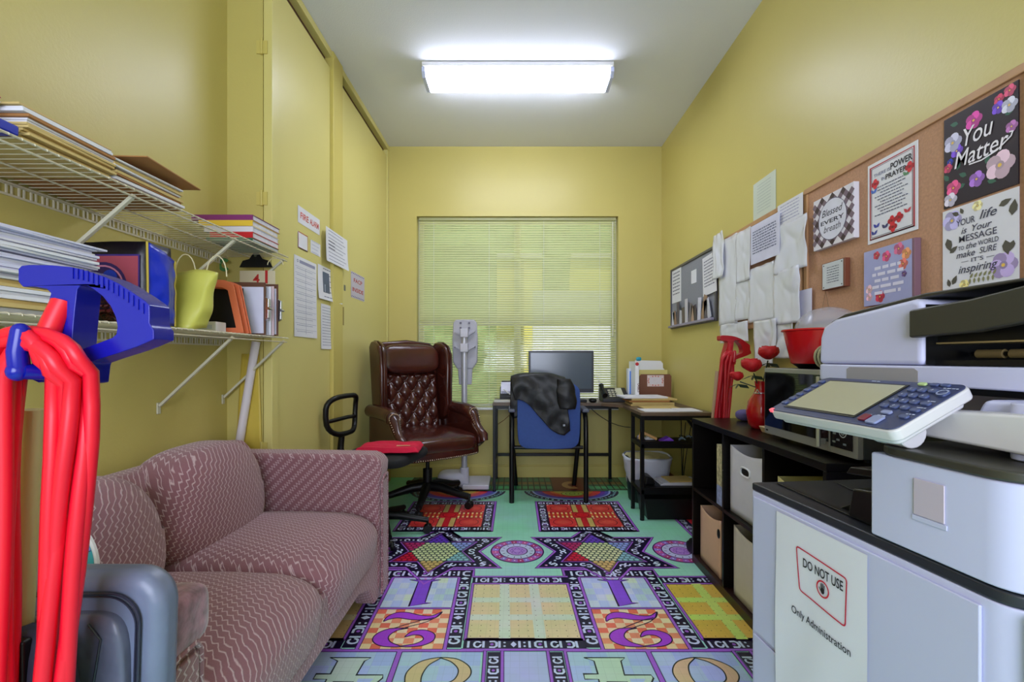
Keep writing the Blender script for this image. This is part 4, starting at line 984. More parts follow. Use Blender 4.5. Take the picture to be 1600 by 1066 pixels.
    for c_ in children(t):                              # the seat sits a little behind the column
        if c_.name.split('.')[0] in ('seat_rail', 'seat_cushion', 'backrest', 'tufted_panel', 'head_roll', 'wing', 'arm'): c_.location.y += .06
    return t
exec_chair()
# ---------------------------------------------------------------- black task chair behind the sofa arm
t = thing('task_chair', 'small black mesh-back task chair half hidden behind the sofa arm', 'office chair', (-.80, 2.74, 0), math.radians(78))
five_star(t, .27, .115, z0=.07, w=.048, ang0=math.radians(-78+5))
G().cyl((0, 0, .10), (0, 0, .30), .026).cyl((0, 0, .30), (0, 0, .45), .012).build('column', BLKPL, t, local=True, smooth=40)
G().pillow((0, 0, .475), (.235, .225, .035), .5, .4, 36, 14).build('seat', mat('black_seat_fabric', (22, 22, 26), .8, bump=.2, bscale=200), t, local=True, smooth=70)
g = G().box(-.09, .09, -.08, .10, .425, .445); g.bar((.10, -.02, .43), (.23, -.04, .415), .018, .010); g.build('tilt_lever_box', BLKPL, t, local=True, bevel=.003)
G().tube([(0, .12, .43), (0, .24, .44), (0, .285, .50), (0, .275, .60)], [.020, .020, .020, .018], n=10).build('back_bar', BLKPL, t, local=True, smooth=60)
def ringp(k, a): return (.155*math.copysign(abs(math.cos(a))**.6, math.cos(a))*(1+.12*math.sin(a)), .295-.035*math.cos(a)**2*-1-.05, .715+.115*math.copysign(abs(math.sin(a))**.6, math.sin(a)))
bk = G().tube([ringp(0, 2*PI*i/28) for i in range(28)], .016, n=8, closed=True).build('backrest_frame', BLKPL, t, local=True, smooth=60)
G().tube([ringp(0, PI+.1), (0, .235, .70), ringp(0, -.1)], .012, n=8).build('lumbar_bar', BLKPL, bk, local=True, smooth=60)
cr = mat('crimson_fleece', (214, 12, 62), .85, noise_amt=.08, scale=20, bump=.3, bscale=60)
def fold(u, v):
    x = (u-.5)*.36; y = (v-.5)*.24; e = min(1, (1-abs(2*u-1))*9, (1-abs(2*v-1))*9)
    return Vector((x, y, .012+.026*e**.5+.008*noise.noise(Vector((x*14, y*14, 2)))))
rc_ = Matrix.Translation((-.745, 2.70, .5105)) @ Matrix.Rotation(math.radians(4), 4, 'Z')
g = G(rc_); g.grid(fold, 26, 18); g.grid(lambda u, v: (fold(u, v).x, fold(u, v).y, .010), 26, 18)
o = tag(g.build('folded_cloth', cr, None, smooth=60), 'crimson folded fleece lying on the black task chair seat', 'cloth')
g = G(rc_); g.grid(lambda u, v: fold(.62+.22*u, .30+.10*v)+Vector((0, 0, .003)), 8, 4); g.build('tan_patch', mat('tan_patch', (226, 176, 130), .8), o, smooth=60)
# ---------------------------------------------------------------- physician style scale seen from behind
SG = mat('grey_white_plastic', (196, 194, 204), .45); SGD = mat('grey_plastic', (176, 174, 184), .5)
sc = thing('column_scale', 'grey white column scale with long rounded head in front of the window', 'scale', (-.44, 3.78, 0))
cxs = at(726, 0, 3.72).x; ys = 3.72
G().box(cxs-.01, cxs+.205, ys-.10, ys+.20, .012, .05).build('platform', SG, sc, bevel=.008)
G().pillow((cxs-.095, ys+.02, .075), (.125, .10, .062), .55, .6, 32, 12).build('base_housing', SG, sc, smooth=60)
G().cyl((cxs, ys-.02, .0), (cxs, ys-.02, .17), .042, .036).build('post_socket', SG, sc, smooth=40)
G().cyl((cxs, ys-.02, .16), (cxs, ys-.02, 1.30), .024, n=20).build('post', mat('brushed_post', (190, 190, 198), .35, metal=.3), sc, smooth=40)
hz0, hz1 = at(0, 577, ys).z, at(0, 499, ys).z; hw_ = .105
out = [(cxs+hw_*.62*-1, hz0), (cxs-hw_*.97, hz0+.06), (cxs-hw_*1.0, hz0+.25), (cxs-hw_*.93, hz1-.03), (cxs-hw_*.75, hz1), (cxs+hw_*.75, hz1), (cxs+hw_*.93, hz1-.03), (cxs+hw_, hz0+.25), (cxs+hw_*.97, hz0+.06), (cxs+hw_*.62, hz0)]
hd = G().prism(out, ys+.02, ys+.055, 'xz').build('head', SGD, sc, bevel=.012, seg=3)
G().prism([(cxs-.050, hz0-.13), (cxs+.055, hz0-.13), (cxs+.062, hz0+.03), (cxs-.062, hz0+.03)], ys+.025, ys+.05, 'xz').build('lower_tongue', SGD, sc, bevel=.008)
for zz in (hz1-.115, hz1-.235):
    c_ = G().box(cxs-.032, cxs+.032, ys-.05, ys+.019, zz-.035, zz+.035).build('bracket_collar', SG, sc, bevel=.006)
    for s_ in (-1, 1): G().prism([(cxs+s_*.032, zz-.02), (cxs+s_*.085, zz+.012), (cxs+s_*.085, zz+.022), (cxs+s_*.032, zz+.005)], ys-.01, ys+.019, 'xz').build('bracket_wing', SGD, c_)
for dx, dz in ((-.035, -.03), (.035, -.03), (-.035, -.07), (.035, -.07), (-.08, -.225), (.08, -.225)):
    G().cyl((cxs+dx, ys+.0195, hz1+dz), (cxs+dx, ys+.012, hz1+dz), .009, n=10).build('screw_boss', mat('dark_boss', (96, 92, 104), .5), hd)
# ---------------------------------------------------------------- L-shaped desk
WOOD = mat('grey_walnut_laminate', (104, 84, 66), .42, noise_amt=.25, scale=9)
desk = thing('corner_desk', 'L-shaped desk with walnut top and thin black metal legs below the window', 'desk', (.55, 3.6, 0))
dz = .705; dx0, dx1, dy0, dy1 = -.185, 1.285, 3.60, 4.03; wx0, wy0 = .815, 2.965
G().box(dx0, wx0-.001, dy0, dy1, dz-.022, dz).build('desk_top', WOOD, desk, bevel=.002)
G().prism([(wx0, wy0), (dx1, wy0), (dx1, dy1), (wx0, dy1)], dz-.022, dz, 'xy').build('wing_top', WOOD, desk, bevel=.002)
G().prism([(wx0-.14, dy0), (wx0-.001, dy0-.14), (wx0-.001, dy0)], dz-.022, dz, 'xy').build('corner_top', WOOD, desk)
s_ = .024
for x, y in ((dx0+.014, dy0+.02), (dx0+.014, dy1-.02), (wx0+.012, dy1-.03), (wx0+.012, 3.215), (wx0+.012, wy0+.014), (dx1-.014, 3.215), (dx1-.014, wy0+.014), (wx0-.12, dy0+.08)):
    if (x, y) == (wx0-.12, dy0+.08): continue
    l_ = G().box(x-s_/2, x+s_/2, y-s_/2, y+s_/2, .014, dz-.023).build('leg', BLACK, desk, bevel=.002)
    G().cyl((x, y, 0), (x, y, .016), .014, n=12).build('levelling_foot', BLKPL, l_)
g = G().box(dx0+.026, wx0, dy0+.008, dy0+.030, dz-.046, dz-.023); g.build('front_rail', BLACK, desk)
G().box(dx0+.026, wx0, dy1-.032, dy1-.010, .20, .225).build('stretcher', BLACK, desk, bevel=.002)
G().box(dx0+.003, dx0+.025, dy0+.033, dy1-.032, .20, .225).build('stretcher', BLACK, desk, bevel=.002)
G().box(wx0+.026, dx1-.028, wy0+.002, wy0+.026, dz-.05, dz-.023).build('end_rail', BLACK, desk, bevel=.002)
G().box(wx0+.002, wx0+.022, wy0+.027, 3.20, dz-.046, dz-.023).build('side_rail', BLACK, desk)
for z in (.50, .20):
    sh = G().box(wx0+.002, dx1-.003, wy0+.002, 3.225, z-.028, z).build('shelf', BLACK, desk, bevel=.002)
    G().box(wx0+.002, dx1-.003, wy0+.0, wy0+.012, z, z+.018).build('shelf_lip', BLACK, sh)
G().bar((dx1-.17, wy0+.03, dz-.03), (dx1-.06, wy0+.03, .53), .016, .016).build('brace', BLACK, desk)
tag(G().prism([(wx0+.03, .185), (dx1-.03, .185), (dx1-.03, .05), (wx0+.05, .05)], wy0-.01+.03, 3.19, 'xz').build('drawer_box', BLKPL, None, bevel=.004), 'low black box under the lowest desk shelf', 'box')
bpy.data.objects['drawer_box'].location.z -= .049
# black tray and things on the desk shelves
tag(G().box(wx0+.05, dx1-.07, wy0+.03, 3.19, .2005, .215).build('black_tray', BLKPL, None, bevel=.004), 'flat black tray on the lower desk shelf', 'tray')
tag(G().prism([(.855, .216), (.93, .216), (.915, .262), (.865, .275)], 3.02, 3.16, 'xz').build('black_pouch', BLKPL, None, bevel=.01), 'black pouch on the lower desk shelf beside the papers', 'pouch')
for i in range(4):
    sheet('paper', [WP, PAPER, WP, MANILA][i], (1.085+.006*i, 3.09, .2165+.007*i), .125 if i < 3 else .09, .075, .005, .03*i, ['lowest', 'second', 'third', 'buff topmost'][i]+' sheet bundle in the small pile on the lower desk shelf', 'paper', None)
tq = thing('wooden_tool', 'tan wooden tool propped on the upper desk shelf', 'tool', (.90, 3.05, .502))
G().bar((.845, 3.06, .565), (.945, 3.05, .519), .022, .018).build('handle', mat('light_wood', (196, 150, 90), .6), tq, bevel=.003)
G().bar((.850, 3.07, .5635), (.838, 3.07, .512), .022, .020).build('head', _m['light_wood'], tq, bevel=.003)
tag(G().prism([(.965, .504), (1.045, .504), (1.05, .515), (1.02, .535), (.975, .512)], 3.02, 3.09, 'xz').build('purple_box', mat('violet_card', (130, 70, 210), .6), None, bevel=.002), 'violet folded card on the upper desk shelf', 'card')
tag(G().lathe([(.02, 0), (.024, .002), (.024, .018), (.014, .028)], (.862, 3.15, .502), n=16).build('tape_roll', mat('grey_tape_roll', (120, 116, 120), .4), None, smooth=40), 'small grey roll at the left corner of the upper desk shelf', 'tape')
g = G()
for k in range(16):
    c = Vector((1.15+random.uniform(-.05, .07), 3.07+random.uniform(-.03, .04), .512+random.uniform(0, .022))); d = Vector((random.uniform(-1, 1), random.uniform(-.5, .5), random.uniform(-.3, .5)))*.02
    g.bar(c-d, c+d, .008, .005, k % 2)
tag(g.build('loose_clips', [mat('grey_blue_metal', (126, 150, 166), .4), BLKPL], None), 'heap of grey and black clips on the upper desk shelf', 'clips', kind='stuff')
tag(G().box(.885, .955, 3.10, 3.17, .503, .513).box(.90, .94, 3.11, 3.15, .513, .530).build('white_adapter', WHITE, None, bevel=.003), 'white plastic adapter beside the tan tool', 'adapter')
# cables down to the floor
ct = thing('cable_bundle', 'thin black cables hanging below the desk wing', 'cable', (1.22, 3.3, 0))
for k, (a, b, c) in enumerate((((1.185, 3.26, .62), (1.20, 3.30, .35), (1.225, 3.34, .09)), ((1.265, 3.26, .62), (1.23, 3.31, .35), (1.225, 3.35, .09)), ((1.22, 3.27, .60), (1.21, 3.31, .30), (1.23, 3.36, .09)))):
    pts = [Vector(a)*(1-t)**2+Vector(b)*2*t*(1-t)+Vector(c)*t*t for t in [i/8 for i in range(9)]]; G().tube(pts, .003, n=6).build('cable', cm, ct, smooth=60)
G().box(1.19, 1.275, 3.30, 3.52, .002, .09).build('power_strip', mat('brown_block', (80, 50, 30), .6), ct, bevel=.004)
c2 = thing('cable', 'thin black cable sagging from the monitor towards the right desk leg', 'cable', (.5, 3.9, .4))
a, b = at(915, 630, 3.95), at(985, 668, 3.8); m_ = (a+b)/2-Vector((0, 0, .10)); G().tube([a*(1-t)**2+m_*2*t*(1-t)+b*t*t for t in [i/8 for i in range(9)]]+[], .0032, n=6).build('cord', cm, c2, smooth=60)
c3 = thing('cable', 'thin tan cable on the wall behind the left desk leg', 'cable', (-.1, 4.03, .5))
a, b = at(775, 665, 4.04), at(800, 645, 4.04); G().tube([a, (a+b)/2-Vector((0, 0, .01)), b, b+Vector((.1, 0, .05))], .003, n=6).build('cord', mat('tan_cable', (150, 110, 60), .5), c3, smooth=60)
# ---------------------------------------------------------------- things on the desk
mo = thing('monitor', 'black widescreen monitor on the desk before the window', 'monitor', (.43, 3.85, dz))
a, b = at(826, 548, 3.84), at(928, 614, 3.84)
G().box(a.x, b.x, 3.845, 3.885, b.z, a.z).build('bezel', mat('dark_grey_bezel', (46, 48, 56), .35), mo, bevel=.006)
G().box(a.x+.018, b.x-.018, 3.842, 3.8445, b.z+.034, a.z-.020).build('screen', mat('dark_screen', (84, 94, 104), .18, spec=.6), mo)
G().box((a.x+b.x)/2-.04, (a.x+b.x)/2+.04, 3.87, 3.90, dz+.01, b.z+.05).build('neck', BLKPL, mo, bevel=.004)
G().pillow(((a.x+b.x)/2, 3.88, dz+.008), (.12, .09, .008), .5, .7).build('foot', BLKPL, mo, smooth=60)
p = Print(((a.x+b.x)/2, 3.845, b.z+.016), (1, 0, 0), (0, 0, 1), (0, -1, 0)); p.disc(0, 0, .007, (170, 180, 190), 1); p.build('badge', mo)
og = thing('desk_organizer', 'small black caddy with cards and pens at the left desk end', 'organizer', (-.06, 3.8, dz))
a, b = at(781, 614, 3.76), at(809, 600, 3.76)
G().prism([(3.74, 0), (3.85, 0), (3.85, .115), (3.82, .115), (3.74, .04)], a.x, b.x, 'yz').build('holder', BLKPL, og, bevel=.003); 
for o_ in children(og): o_.location.z += dz+.001
g = G().prism([(3.760, .062), (3.835, .118), (3.838, .155), (3.762, .085)], a.x+.008, b.x-.012, 'yz'); o = g.build('card_stack', WP, og); o.location.z += dz
p = Print((a.x+.07, 3.758, dz+.07), (1, 0, 0), (0, .7, .6), (0, -.6, .7), base=.004)
for i in range(4): p.scribble(-.055, .05, -.01+.014*i, .005, (70, 76, 100), 1)
p.build('card_print', og)
G().bar((a.x+.03, 3.75, dz+.10), (a.x+.10, 3.765, dz+.045), .014, .010).build('glue_stick', WHITE, og, bevel=.003)
G().box(a.x+.012, b.x-.01, 3.852, 3.858, dz+.001, dz+.165).build('back_plate', BLKPL, og, bevel=.002)
tag(G().box(at(772, 0, 3.68).x, at(797, 0, 3.68).x, 3.64, 3.72, dz+.0005, dz+.018).build('white_adapter', mat('cream_plastic', (206, 204, 196), .5), None, bevel=.003), 'small cream box beside the black caddy at the desk edge', 'box')
ph = thing('desk_phone', 'black office telephone with keypad on the right of the desk', 'telephone', (.78, 3.75, dz))
pa, pb_ = at(940, 0, 3.72).x, at(981, 0, 3.72).x
G().prism([(3.66, .002), (3.84, .002), (3.84, .105), (3.82, .108), (3.66, .028)], pa, pb_, 'yz').build('body', mat('charcoal_plastic', (40, 40, 44), .45), ph, bevel=.004)
for o_ in children(ph): o_.location.z += dz
hd = G().tube([(pa+.018, 3.66, dz+.055), (pa+.016, 3.70, dz+.075), (pa+.016, 3.78, dz+.11), (pa+.018, 3.83, dz+.125)], [.021, .014, .014, .022], n=12).build('handset', BLKPL, ph, smooth=60)
for i in range(4):
    for j in range(3):
        y = 3.69+.028*i; z = dz+.028+(y-3.66)*.5+.006; G().box(pa+.06+j*.028, pa+.08+j*.028, y-.008, y+.008, z-.006, z+.004).build('key', mat('cream_key', (206, 204, 180), .5), ph)
G().bar((pa+.15, 3.69, dz+.05), (pa+.15, 3.80, dz+.105), .05, .004).build('label_strip', mat('cream_label', (200, 198, 170), .5), ph)
ms = thing('mouse', 'black computer mouse in front of the telephone', 'mouse', (at(926, 0, 3.66).x, 3.66, dz))
G().pillow((at(926, 0, 3.66).x, 3.66, dz+.017), (.030, .050, .017), .8, .7, 20, 10).build('shell', BLKPL, ms, smooth=60)
kb = tag(G().box(at(893, 0, 3.7).x, at(916, 0, 3.7).x, 3.66, 3.78, dz+.0005, dz+.02).build('keyboard', BLKPL, None, bevel=.004), 'end of a black keyboard showing beside the blue chair', 'keyboard')
tag(G().lathe([(.034, 0), (.034, .066), (.031, .066), (.031, .004), (0.001, .004)], (at(984, 0, 3.62).x, 3.62, dz+.0005), n=20).build('mesh_cup', mat('silver_mesh', (170, 174, 176), .35, metal=.5), None, smooth=40), 'small silver mesh cup beside the telephone', 'cup')
wc = thing('white_cable', 'white cable rising beside the monitor', 'cable', (.7, 3.9, .8))
a = at(928, 588, 3.9); G().tube([a, a+Vector((.03, 0, .005)), a+Vector((.045, 0, -.05)), a+Vector((.04, 0, -.15)), Vector((a.x+.04, 3.9, dz+.004))], .003, n=6).build('cord', WHITE, wc, smooth=60)
# upright file holders in the corner
hx = lambda px, Y: at(px, 0, Y).x
m1 = thing('brochure_holder', 'clear white upright holder with blue brochure in the desk corner', 'holder', (hx(986, 3.75), 3.75, dz))
G().box(hx(981, 3.75), hx(992, 3.75), 3.74, 3.80, dz+.001, at(0, 576, 3.75).z).build('sleeve', mat('frosted_plastic', (222, 226, 240), .35), m1, bevel=.002)
G().prism([(hx(983.5, 3.74), dz+.02), (hx(990.5, 3.74), dz+.02), (hx(990.5, 3.74), at(0, 580, 3.74).z), (hx(984, 3.74), at(0, 580, 3.74).z)], 3.736, 3.739, 'xz').build('brochure', mat('bright_blue_card', (40, 120, 220), .5), m1)
m2 = thing('magazine_box', 'white upright box with red badge beside the blue brochure holder', 'box file', (hx(995, 3.6), 3.62, dz))
G().box(hx(992.5, 3.60), hx(998.5, 3.60), 3.60, 3.80, dz+.001, at(0, 565, 3.60).z).build('box', WHITE, m2, bevel=.002)
p = Print((hx(995.5, 3.60), 3.60, dz), (1, 0, 0), (0, 0, 1), (0, -1, 0)); zz = at(0, 569, 3.6).z-dz; p.disc(.0, zz, .014, (190, 30, 40), 1); p.text('LABELS', .004, .12, .022, (110, 30, 40), 1, rot=-PI/2, bold=.02); p.build('print', m2)
m3 = thing('file_sorter', 'white stepped file sorter with cream and brown folders in the desk corner', 'file sorter', (hx(1024, 3.7), 3.75, dz))
x0_, x1_ = hx(999.5, 3.72), hx(1049, 3.72)
for y, ytop, m_, nm in ((3.90, 564, WHITE, 'panel'), (3.84, 575, WHITE, 'panel')):
    G().prism([(x0_, dz+.002), (x1_-.01, dz+.002), (x1_-.01, at(0, ytop+4, y).z), (x1_-.03, at(0, ytop, y).z), (x0_+.01, at(0, ytop-1, y).z)], y, y+.006, 'xz').build(nm, m_, m3)
G().box(x0_+.005, x1_-.005, 3.80, 3.806, dz+.002, at(0, 578, 3.8).z).build('cream_folder', mat('cream_yellow_card', (222, 208, 130), .6), m3)
bf = G().prism([(x0_, dz+.002), (x1_, dz+.002), (x1_, at(0, 588, 3.72).z), (x1_-.012, at(0, 585, 3.72).z), (x0_+.012, at(0, 585, 3.72).z), (x0_, at(0, 588, 3.72).z)], 3.72, 3.73, 'xz').build('brown_folder', mat('brown_card', (124, 76, 54), .55), m3, bevel=.002)
p = Print(((x0_+x1_)/2, 3.72, at(0, 596, 3.72).z), (1, 0, 0), (0, 0, 1), (0, -1, 0)); p.rect(-.068, -.042, .068, .050, (226, 206, 206), 1)
for k in range(16): a = 2*PI*k/16; p.disc(.06*math.cos(a), .004+.038*math.sin(a), .006, (206, 110, 100), 2, n=6)
p.rect(-.05, -.026, .05, .034, (224, 216, 224), 3); p.build('label_print', bf)
G().box(x0_, x1_, 3.73, 3.91, dz+.0005, dz+.005).build('base', WHITE, m3)
tag(G().pillow((hx(1000, 3.8), 3.84, at(0, 561, 3.8).z), (.022, .01, .016), .6, .6, 14, 8).build('blue_tab', mat('turquoise_plastic', (40, 160, 190), .4), m3, smooth=60), None)
# papers on the wing
stk = [(PAPER, .165, .11, 'topmost'), (MANILA, .17, .115, 'second'), (KRAFT, .15, .11, 'third'), (MANILA, .155, .115, 'fourth'), (MANILA, .16, .11, 'lowest')]
z = dz+.001
for i, (m_, a, b, nm) in enumerate(reversed(stk)):
    sheet('folder', m_, (1.02+.008*i*(1 if i % 2 else -1)-.005*i, 3.49+.004*i, z), a, b, .011, .02*i-.03, nm+' folder in the pile on the desk wing', 'folder', None); z += .0135
sheet('folder', MANILA, (1.03, 3.27, dz+.0005), .13, .07, .004, .02, 'flat buff folder lying before the folder pile', 'folder', None)
sheet('paper_pad', PAPER, (.965, 3.09, dz+.0005), .115, .085, .004, .03, 'white paper pad on the desk wing end, left of two', 'paper', None)
sheet('paper_pad', PAPER, (1.165, 3.11, dz+.0005), .075, .095, .004, -.02, 'white paper pad on the desk wing end, right of two', 'paper', None)
# ---------------------------------------------------------------- waste bin
wb = thing('waste_bin', 'black waste bin with white liner bag under the desk wing', 'waste bin', (1.0, 3.42, 0))
bc = (.985, 3.42, 0)
G().lathe([(.13, .001), (.135, .005), (.165, .30), (.168, .31), (.160, .31), (.125, .012), (.001, .012)], bc, n=28).build('bin', BLKPL, wb, smooth=50)
def liner(u, v):
    a = 2*PI*u; r = .142+.034*min(1, v*1.2)+(.006 if v > .9 else 0)+.006*noise.noise(Vector((math.cos(a)*3, math.sin(a)*3, v*5))); z = .11+.225*v+.006*math.sin(a*3)
    if v > .96: r -= .012
    return (bc[0]+r*math.cos(a), bc[1]+r*math.sin(a), z)
G().grid(liner, 40, 18, closed_u=True).build('liner', mat('white_bin_liner', (214, 218, 232), .35, bump=.5, bscale=22), wb, smooth=70, thick=.001)
def inner(u, v): a = 2*PI*u; r = .165*v; return (bc[0]+r*math.cos(a), bc[1]+r*math.sin(a), .285+.04*v+.022*noise.noise(Vector((r*math.cos(a)*16, r*math.sin(a)*16, 4))))
G().grid(inner, 28, 8, closed_u=True).build('crumpled_bag', mat('cream_bin_liner', (214, 204, 150), .4, bump=.5, bscale=22), wb, smooth=70)
# ---------------------------------------------------------------- blue guest chair with black jacket
gc = thing('guest_chair', 'blue upholstered guest chair with black frame seen from behind at the desk', 'chair', (.243, 3.50, 0))
BLU = mat('blue_upholstery', (60, 88, 158), .75, noise_amt=.06, scale=60, bump=.15, bscale=300)
xa, xb = -.030, .515; yr = 3.34
for x, s_ in ((xa, -1), (xb, 1)):
    yo = 0
    G().tube([(x, yr, .0), (x, yr, .40), (x, yr+.01, .60), (x, yr+.05, .655), (x, yr+.28, .655), (x, yr+.37, .62), (x, yr+.40, .40), (x-s_*.03, yr+.46, .0)], .0185, n=10).build('side_frame', BLACK, gc, smooth=60)
    G().box(x-.026, x+.026, yr+.00, yr+.26, .660, .688).build('armrest', mat('grey_armrest', (88, 92, 108), .4), gc, bevel=.010, seg=3)
G().tube([(xa+.018, yr+.03, .40), (xb-.018, yr+.03, .40)], .014, n=8).build('crossbar', BLACK, gc, smooth=60)
G().pillow(((xa+xb)/2, yr+.26, .445), (.225, .225, .045), .45, .35, 36, 14).build('seat', BLU, gc, smooth=70)
def shell(u, v):
    z = .395+(.905-.395)*v; hw = .232*(1-.10*abs(2*v-1)**4)*(1-(max(0, v-.80)/.20)**3*.55)*(1-(max(0, .08-v)/.08)**2*.15); x = (u-.5)*2*hw
    y = yr-.015+.035*(2*u-1)**2-.03*v; return Vector(((xa+xb)/2+x, y, z))
g = G(); g.grid(shell, 24, 28); g.grid(lambda u, v: shell(1-u, v)+Vector((0, .055, 0)), 24, 28)
n_ = 25
def bd(i, j): return j*n_+i
off_ = 25*29
for j in range(28):
    for i0, i1 in ((0, 24), (24, 0)):
        g.f.append([bd(i0, j), bd(i0, j+1), off_+bd(i1, j+1), off_+bd(i1, j)]); g.fm.append(0)
for i in range(24):
    for j0 in (0, 28): g.f.append([bd(i, j0), bd(i+1, j0), off_+bd(24-i-1, j0), off_+bd(24-i, j0)]); g.fm.append(0)
g.build('backrest', BLU, gc, bevel=.012, seg=3)
# jacket draped over the back
JK = mat('black_nylon_jacket', (17, 16, 18), .48, bump=.35, bscale=16, noise_amt=.3, scale=9)
jk = thing('jacket', 'black jacket draped over the back of the blue guest chair', 'jacket', (.27, yr, .6))
def drape(u, v):
    # v runs from the front hang over the top to the long hang at the rear
    x = -.040+.40*u; top = .936-.03*(2*u-1)**2; q = min(1, u/.85); L = .15+.27*q*q*(3-2*q)-.05*max(0, u-.9)*10
    if v < .3: s = (.3-v)/.3; p = Vector((x, yr+.050+.015*s, top-.30*s))
    elif v < .45: a = (v-.3)/.15*PI; p = Vector((x, yr+.000+.055*math.cos(a), top+.022*math.sin(a)))
    else:
        s = (v-.45)/.55; p = Vector((x+.03*s, yr-.060-.012*math.sin(s*3), top-L*s))
    k = .020; p += Vector((noise.noise(p*8)*.006, noise.noise(p*11+Vector((5, 0, 0)))*.016-.004, noise.noise(p*9+Vector((0, 7, 0)))*.010)); return p
G().grid(drape, 60, 60).build('body', JK, jk, smooth=75, thick=.008)
# gathered sleeve/hood at the upper right and the cuff hanging low
def slv(u, v):
    a = 2*PI*u; c = Vector((.345+.03*v, yr-.080, .915-.22*v)); r = .035+.012*math.sin(v*PI)
    p = c+Vector((r*1.5*math.cos(a), r*.5*math.sin(a), 0)); return p+noise.noise_vector(p*14)*.012
G().grid(slv, 22, 18, closed_u=True).build('sleeve', JK, jk, smooth=75, thick=.003)
G().box(.335, .352, yr-.105, yr-.09, .575, .59).build('zip_pull', mat('zip_grey', (150, 150, 156), .3, metal=.8), jk, bevel=.002)
# ---------------------------------------------------------------- cube shelf along the right wall
ESP = mat('espresso_laminate', (13, 8, 7), .34, noise_amt=.3, scale=14, spec=.35)
EDG = mat('brown_black_edge', (40, 18, 14), .38)
cub = thing('cube_shelf', 'dark espresso cube shelf along the right wall', 'shelf', (1.105, 1.865, 0))
kx0, kx1, ky0, ky1 = .921, 1.280, 1.350, 2.379
G().box(kx0, kx1, ky0, ky1, .722, .748).build('top_panel', ESP, cub, bevel=.002)
G().box(kx0, kx1, ky0, ky1, .001, .040).build('bottom_panel', EDG, cub, bevel=.002)
G().box(kx0, kx1, ky0, ky0+.016, .041, .7215).build('side_panel', ESP, cub, bevel=.001)
G().box(kx0, kx1, ky1-.016, ky1, .041, .7215).build('side_panel', ESP, cub, bevel=.001)
yd = [ky0+.016+(ky1-ky0-.032)*k/3 for k in (1, 2)]
for y in yd: G().box(kx0+.002, kx1-.006, y-.008, y+.008, .041, .7215).build('divider', ESP, cub, bevel=.001)
ys = [ky0+.016, yd[0]-.008, yd[0]+.008, yd[1]-.008, yd[1]+.008, ky1-.016]
for k in range(3): G().box(kx0+.002, kx1-.006, ys[2*k]+.0005, ys[2*k+1]-.0005, .374, .390).build('shelf', ESP, cub, bevel=.001)
G().box(kx1-.005, kx1, ky0+.0165, ky1-.0165, .041, .7215).build('back_panel', ESP, cub)
for z in (.56, .2):
    for y in yd: G().cyl((kx0+.0015, y, z), (kx0-.001, y, z), .004, n=10).build('screw_cap', CHROME, cub)
def bin_(y0, y1, z0, h, col, lab, tilt=0, hole=True):
    t = thing('fabric_bin', lab, 'storage bin', (1.09, (y0+y1)/2, z0))
    m = mat('bin_%d_%d_%d' % col, col, .75, noise_amt=.05, scale=12); xa = kx0+.022; xb = xa+.30
    xs = lambda z: xa-tilt*0
    g = G(); n = 10
    def face(u, v): return (xa+.006*math.sin(u*PI)*math.sin(v*PI)*-1+tilt*v, y0+(y1-y0)*u, z0+.001+(h-.02*math.sin(u*PI)*(1 if v > .99 else 0))*v)
    g.grid(face, 10, 10); g.box(xb-.004, xb, y0, y1, z0+.001, z0+h); g.box(xa+.003, xb, y0, y0+.003, z0+.001, z0+h); g.box(xa+.003, xb, y1-.003, y1, z0+.001, z0+h); g.box(xa+.003, xb, y0, y1, z0+.001, z0+.006)
    g.build('body', m, t, smooth=45, thick=.002)
    if hole:
        yc = (y0+y1)/2; zc = z0+h*.70; pts = [(.030*math.copysign(abs(math.cos(a))**.7, math.cos(a)), .013*math.copysign(abs(math.sin(a))**.7, math.sin(a))) for a in [2*PI*i/20 for i in range(20)]]
        G().prism([(yc+a, zc+b) for a, b in pts], xa-.0065, xa-.004, 'yz').build('hand_hole', BLKPL, t)
        G().tube([(xa-.007, yc+a*1.25, zc+b*1.4) for a, b in pts], .0035, n=6, closed=True).build('grommet', WHITE if col[2] > 200 else KRAFT, t, smooth=60)
    return t
CWH = (214, 212, 222); TAN_ = (222, 180, 150)
bin_(yd[0]+.018, yd[1]-.030, .390, .29, CWH, 'white fabric bin with oval handle hole, upper row of the cube shelf')
b1 = bin_(yd[1]+.062, ky1-.055, .040, .27, TAN_, 'tan fabric bin in the far lower cube of the shelf', hole=False)
yq = yd[1]+.068; G().pillow((kx0+.020, yq+.014, .245), (.004, .014, .022), .9, .9, 16, 8).build('finger_hole', BLKPL, b1)
bin_(yd[0]+.012, yd[1]-.062, .040, .30, (212, 204, 190), 'cream fabric bin in the middle lower cube of the shelf', hole=False)
bin_(ky0+.05, yd[0]-.06, .390, .245, (206, 196, 130), 'pale yellow bin in the near upper cube of the shelf', hole=False)
fb = thing('box_file', 'speckled cream and blue box file standing in the far upper cube', 'box file', (1.05, yd[1]+.04, .39))
G().box(kx0+.006, kx1-.06, yd[1]+.012, yd[1]+.070, .391, .665).build('box', mat('speckled_card', (190, 180, 140), .6, noise_amt=.5, scale=60), fb, bevel=.001)
G().box(kx0+.0052, kx0+.0058, yd[1]+.014, yd[1]+.068, .393, .48).build('label', mat('pale_blue_label', (150, 160, 200), .6, noise_amt=.4, scale=50), fb)
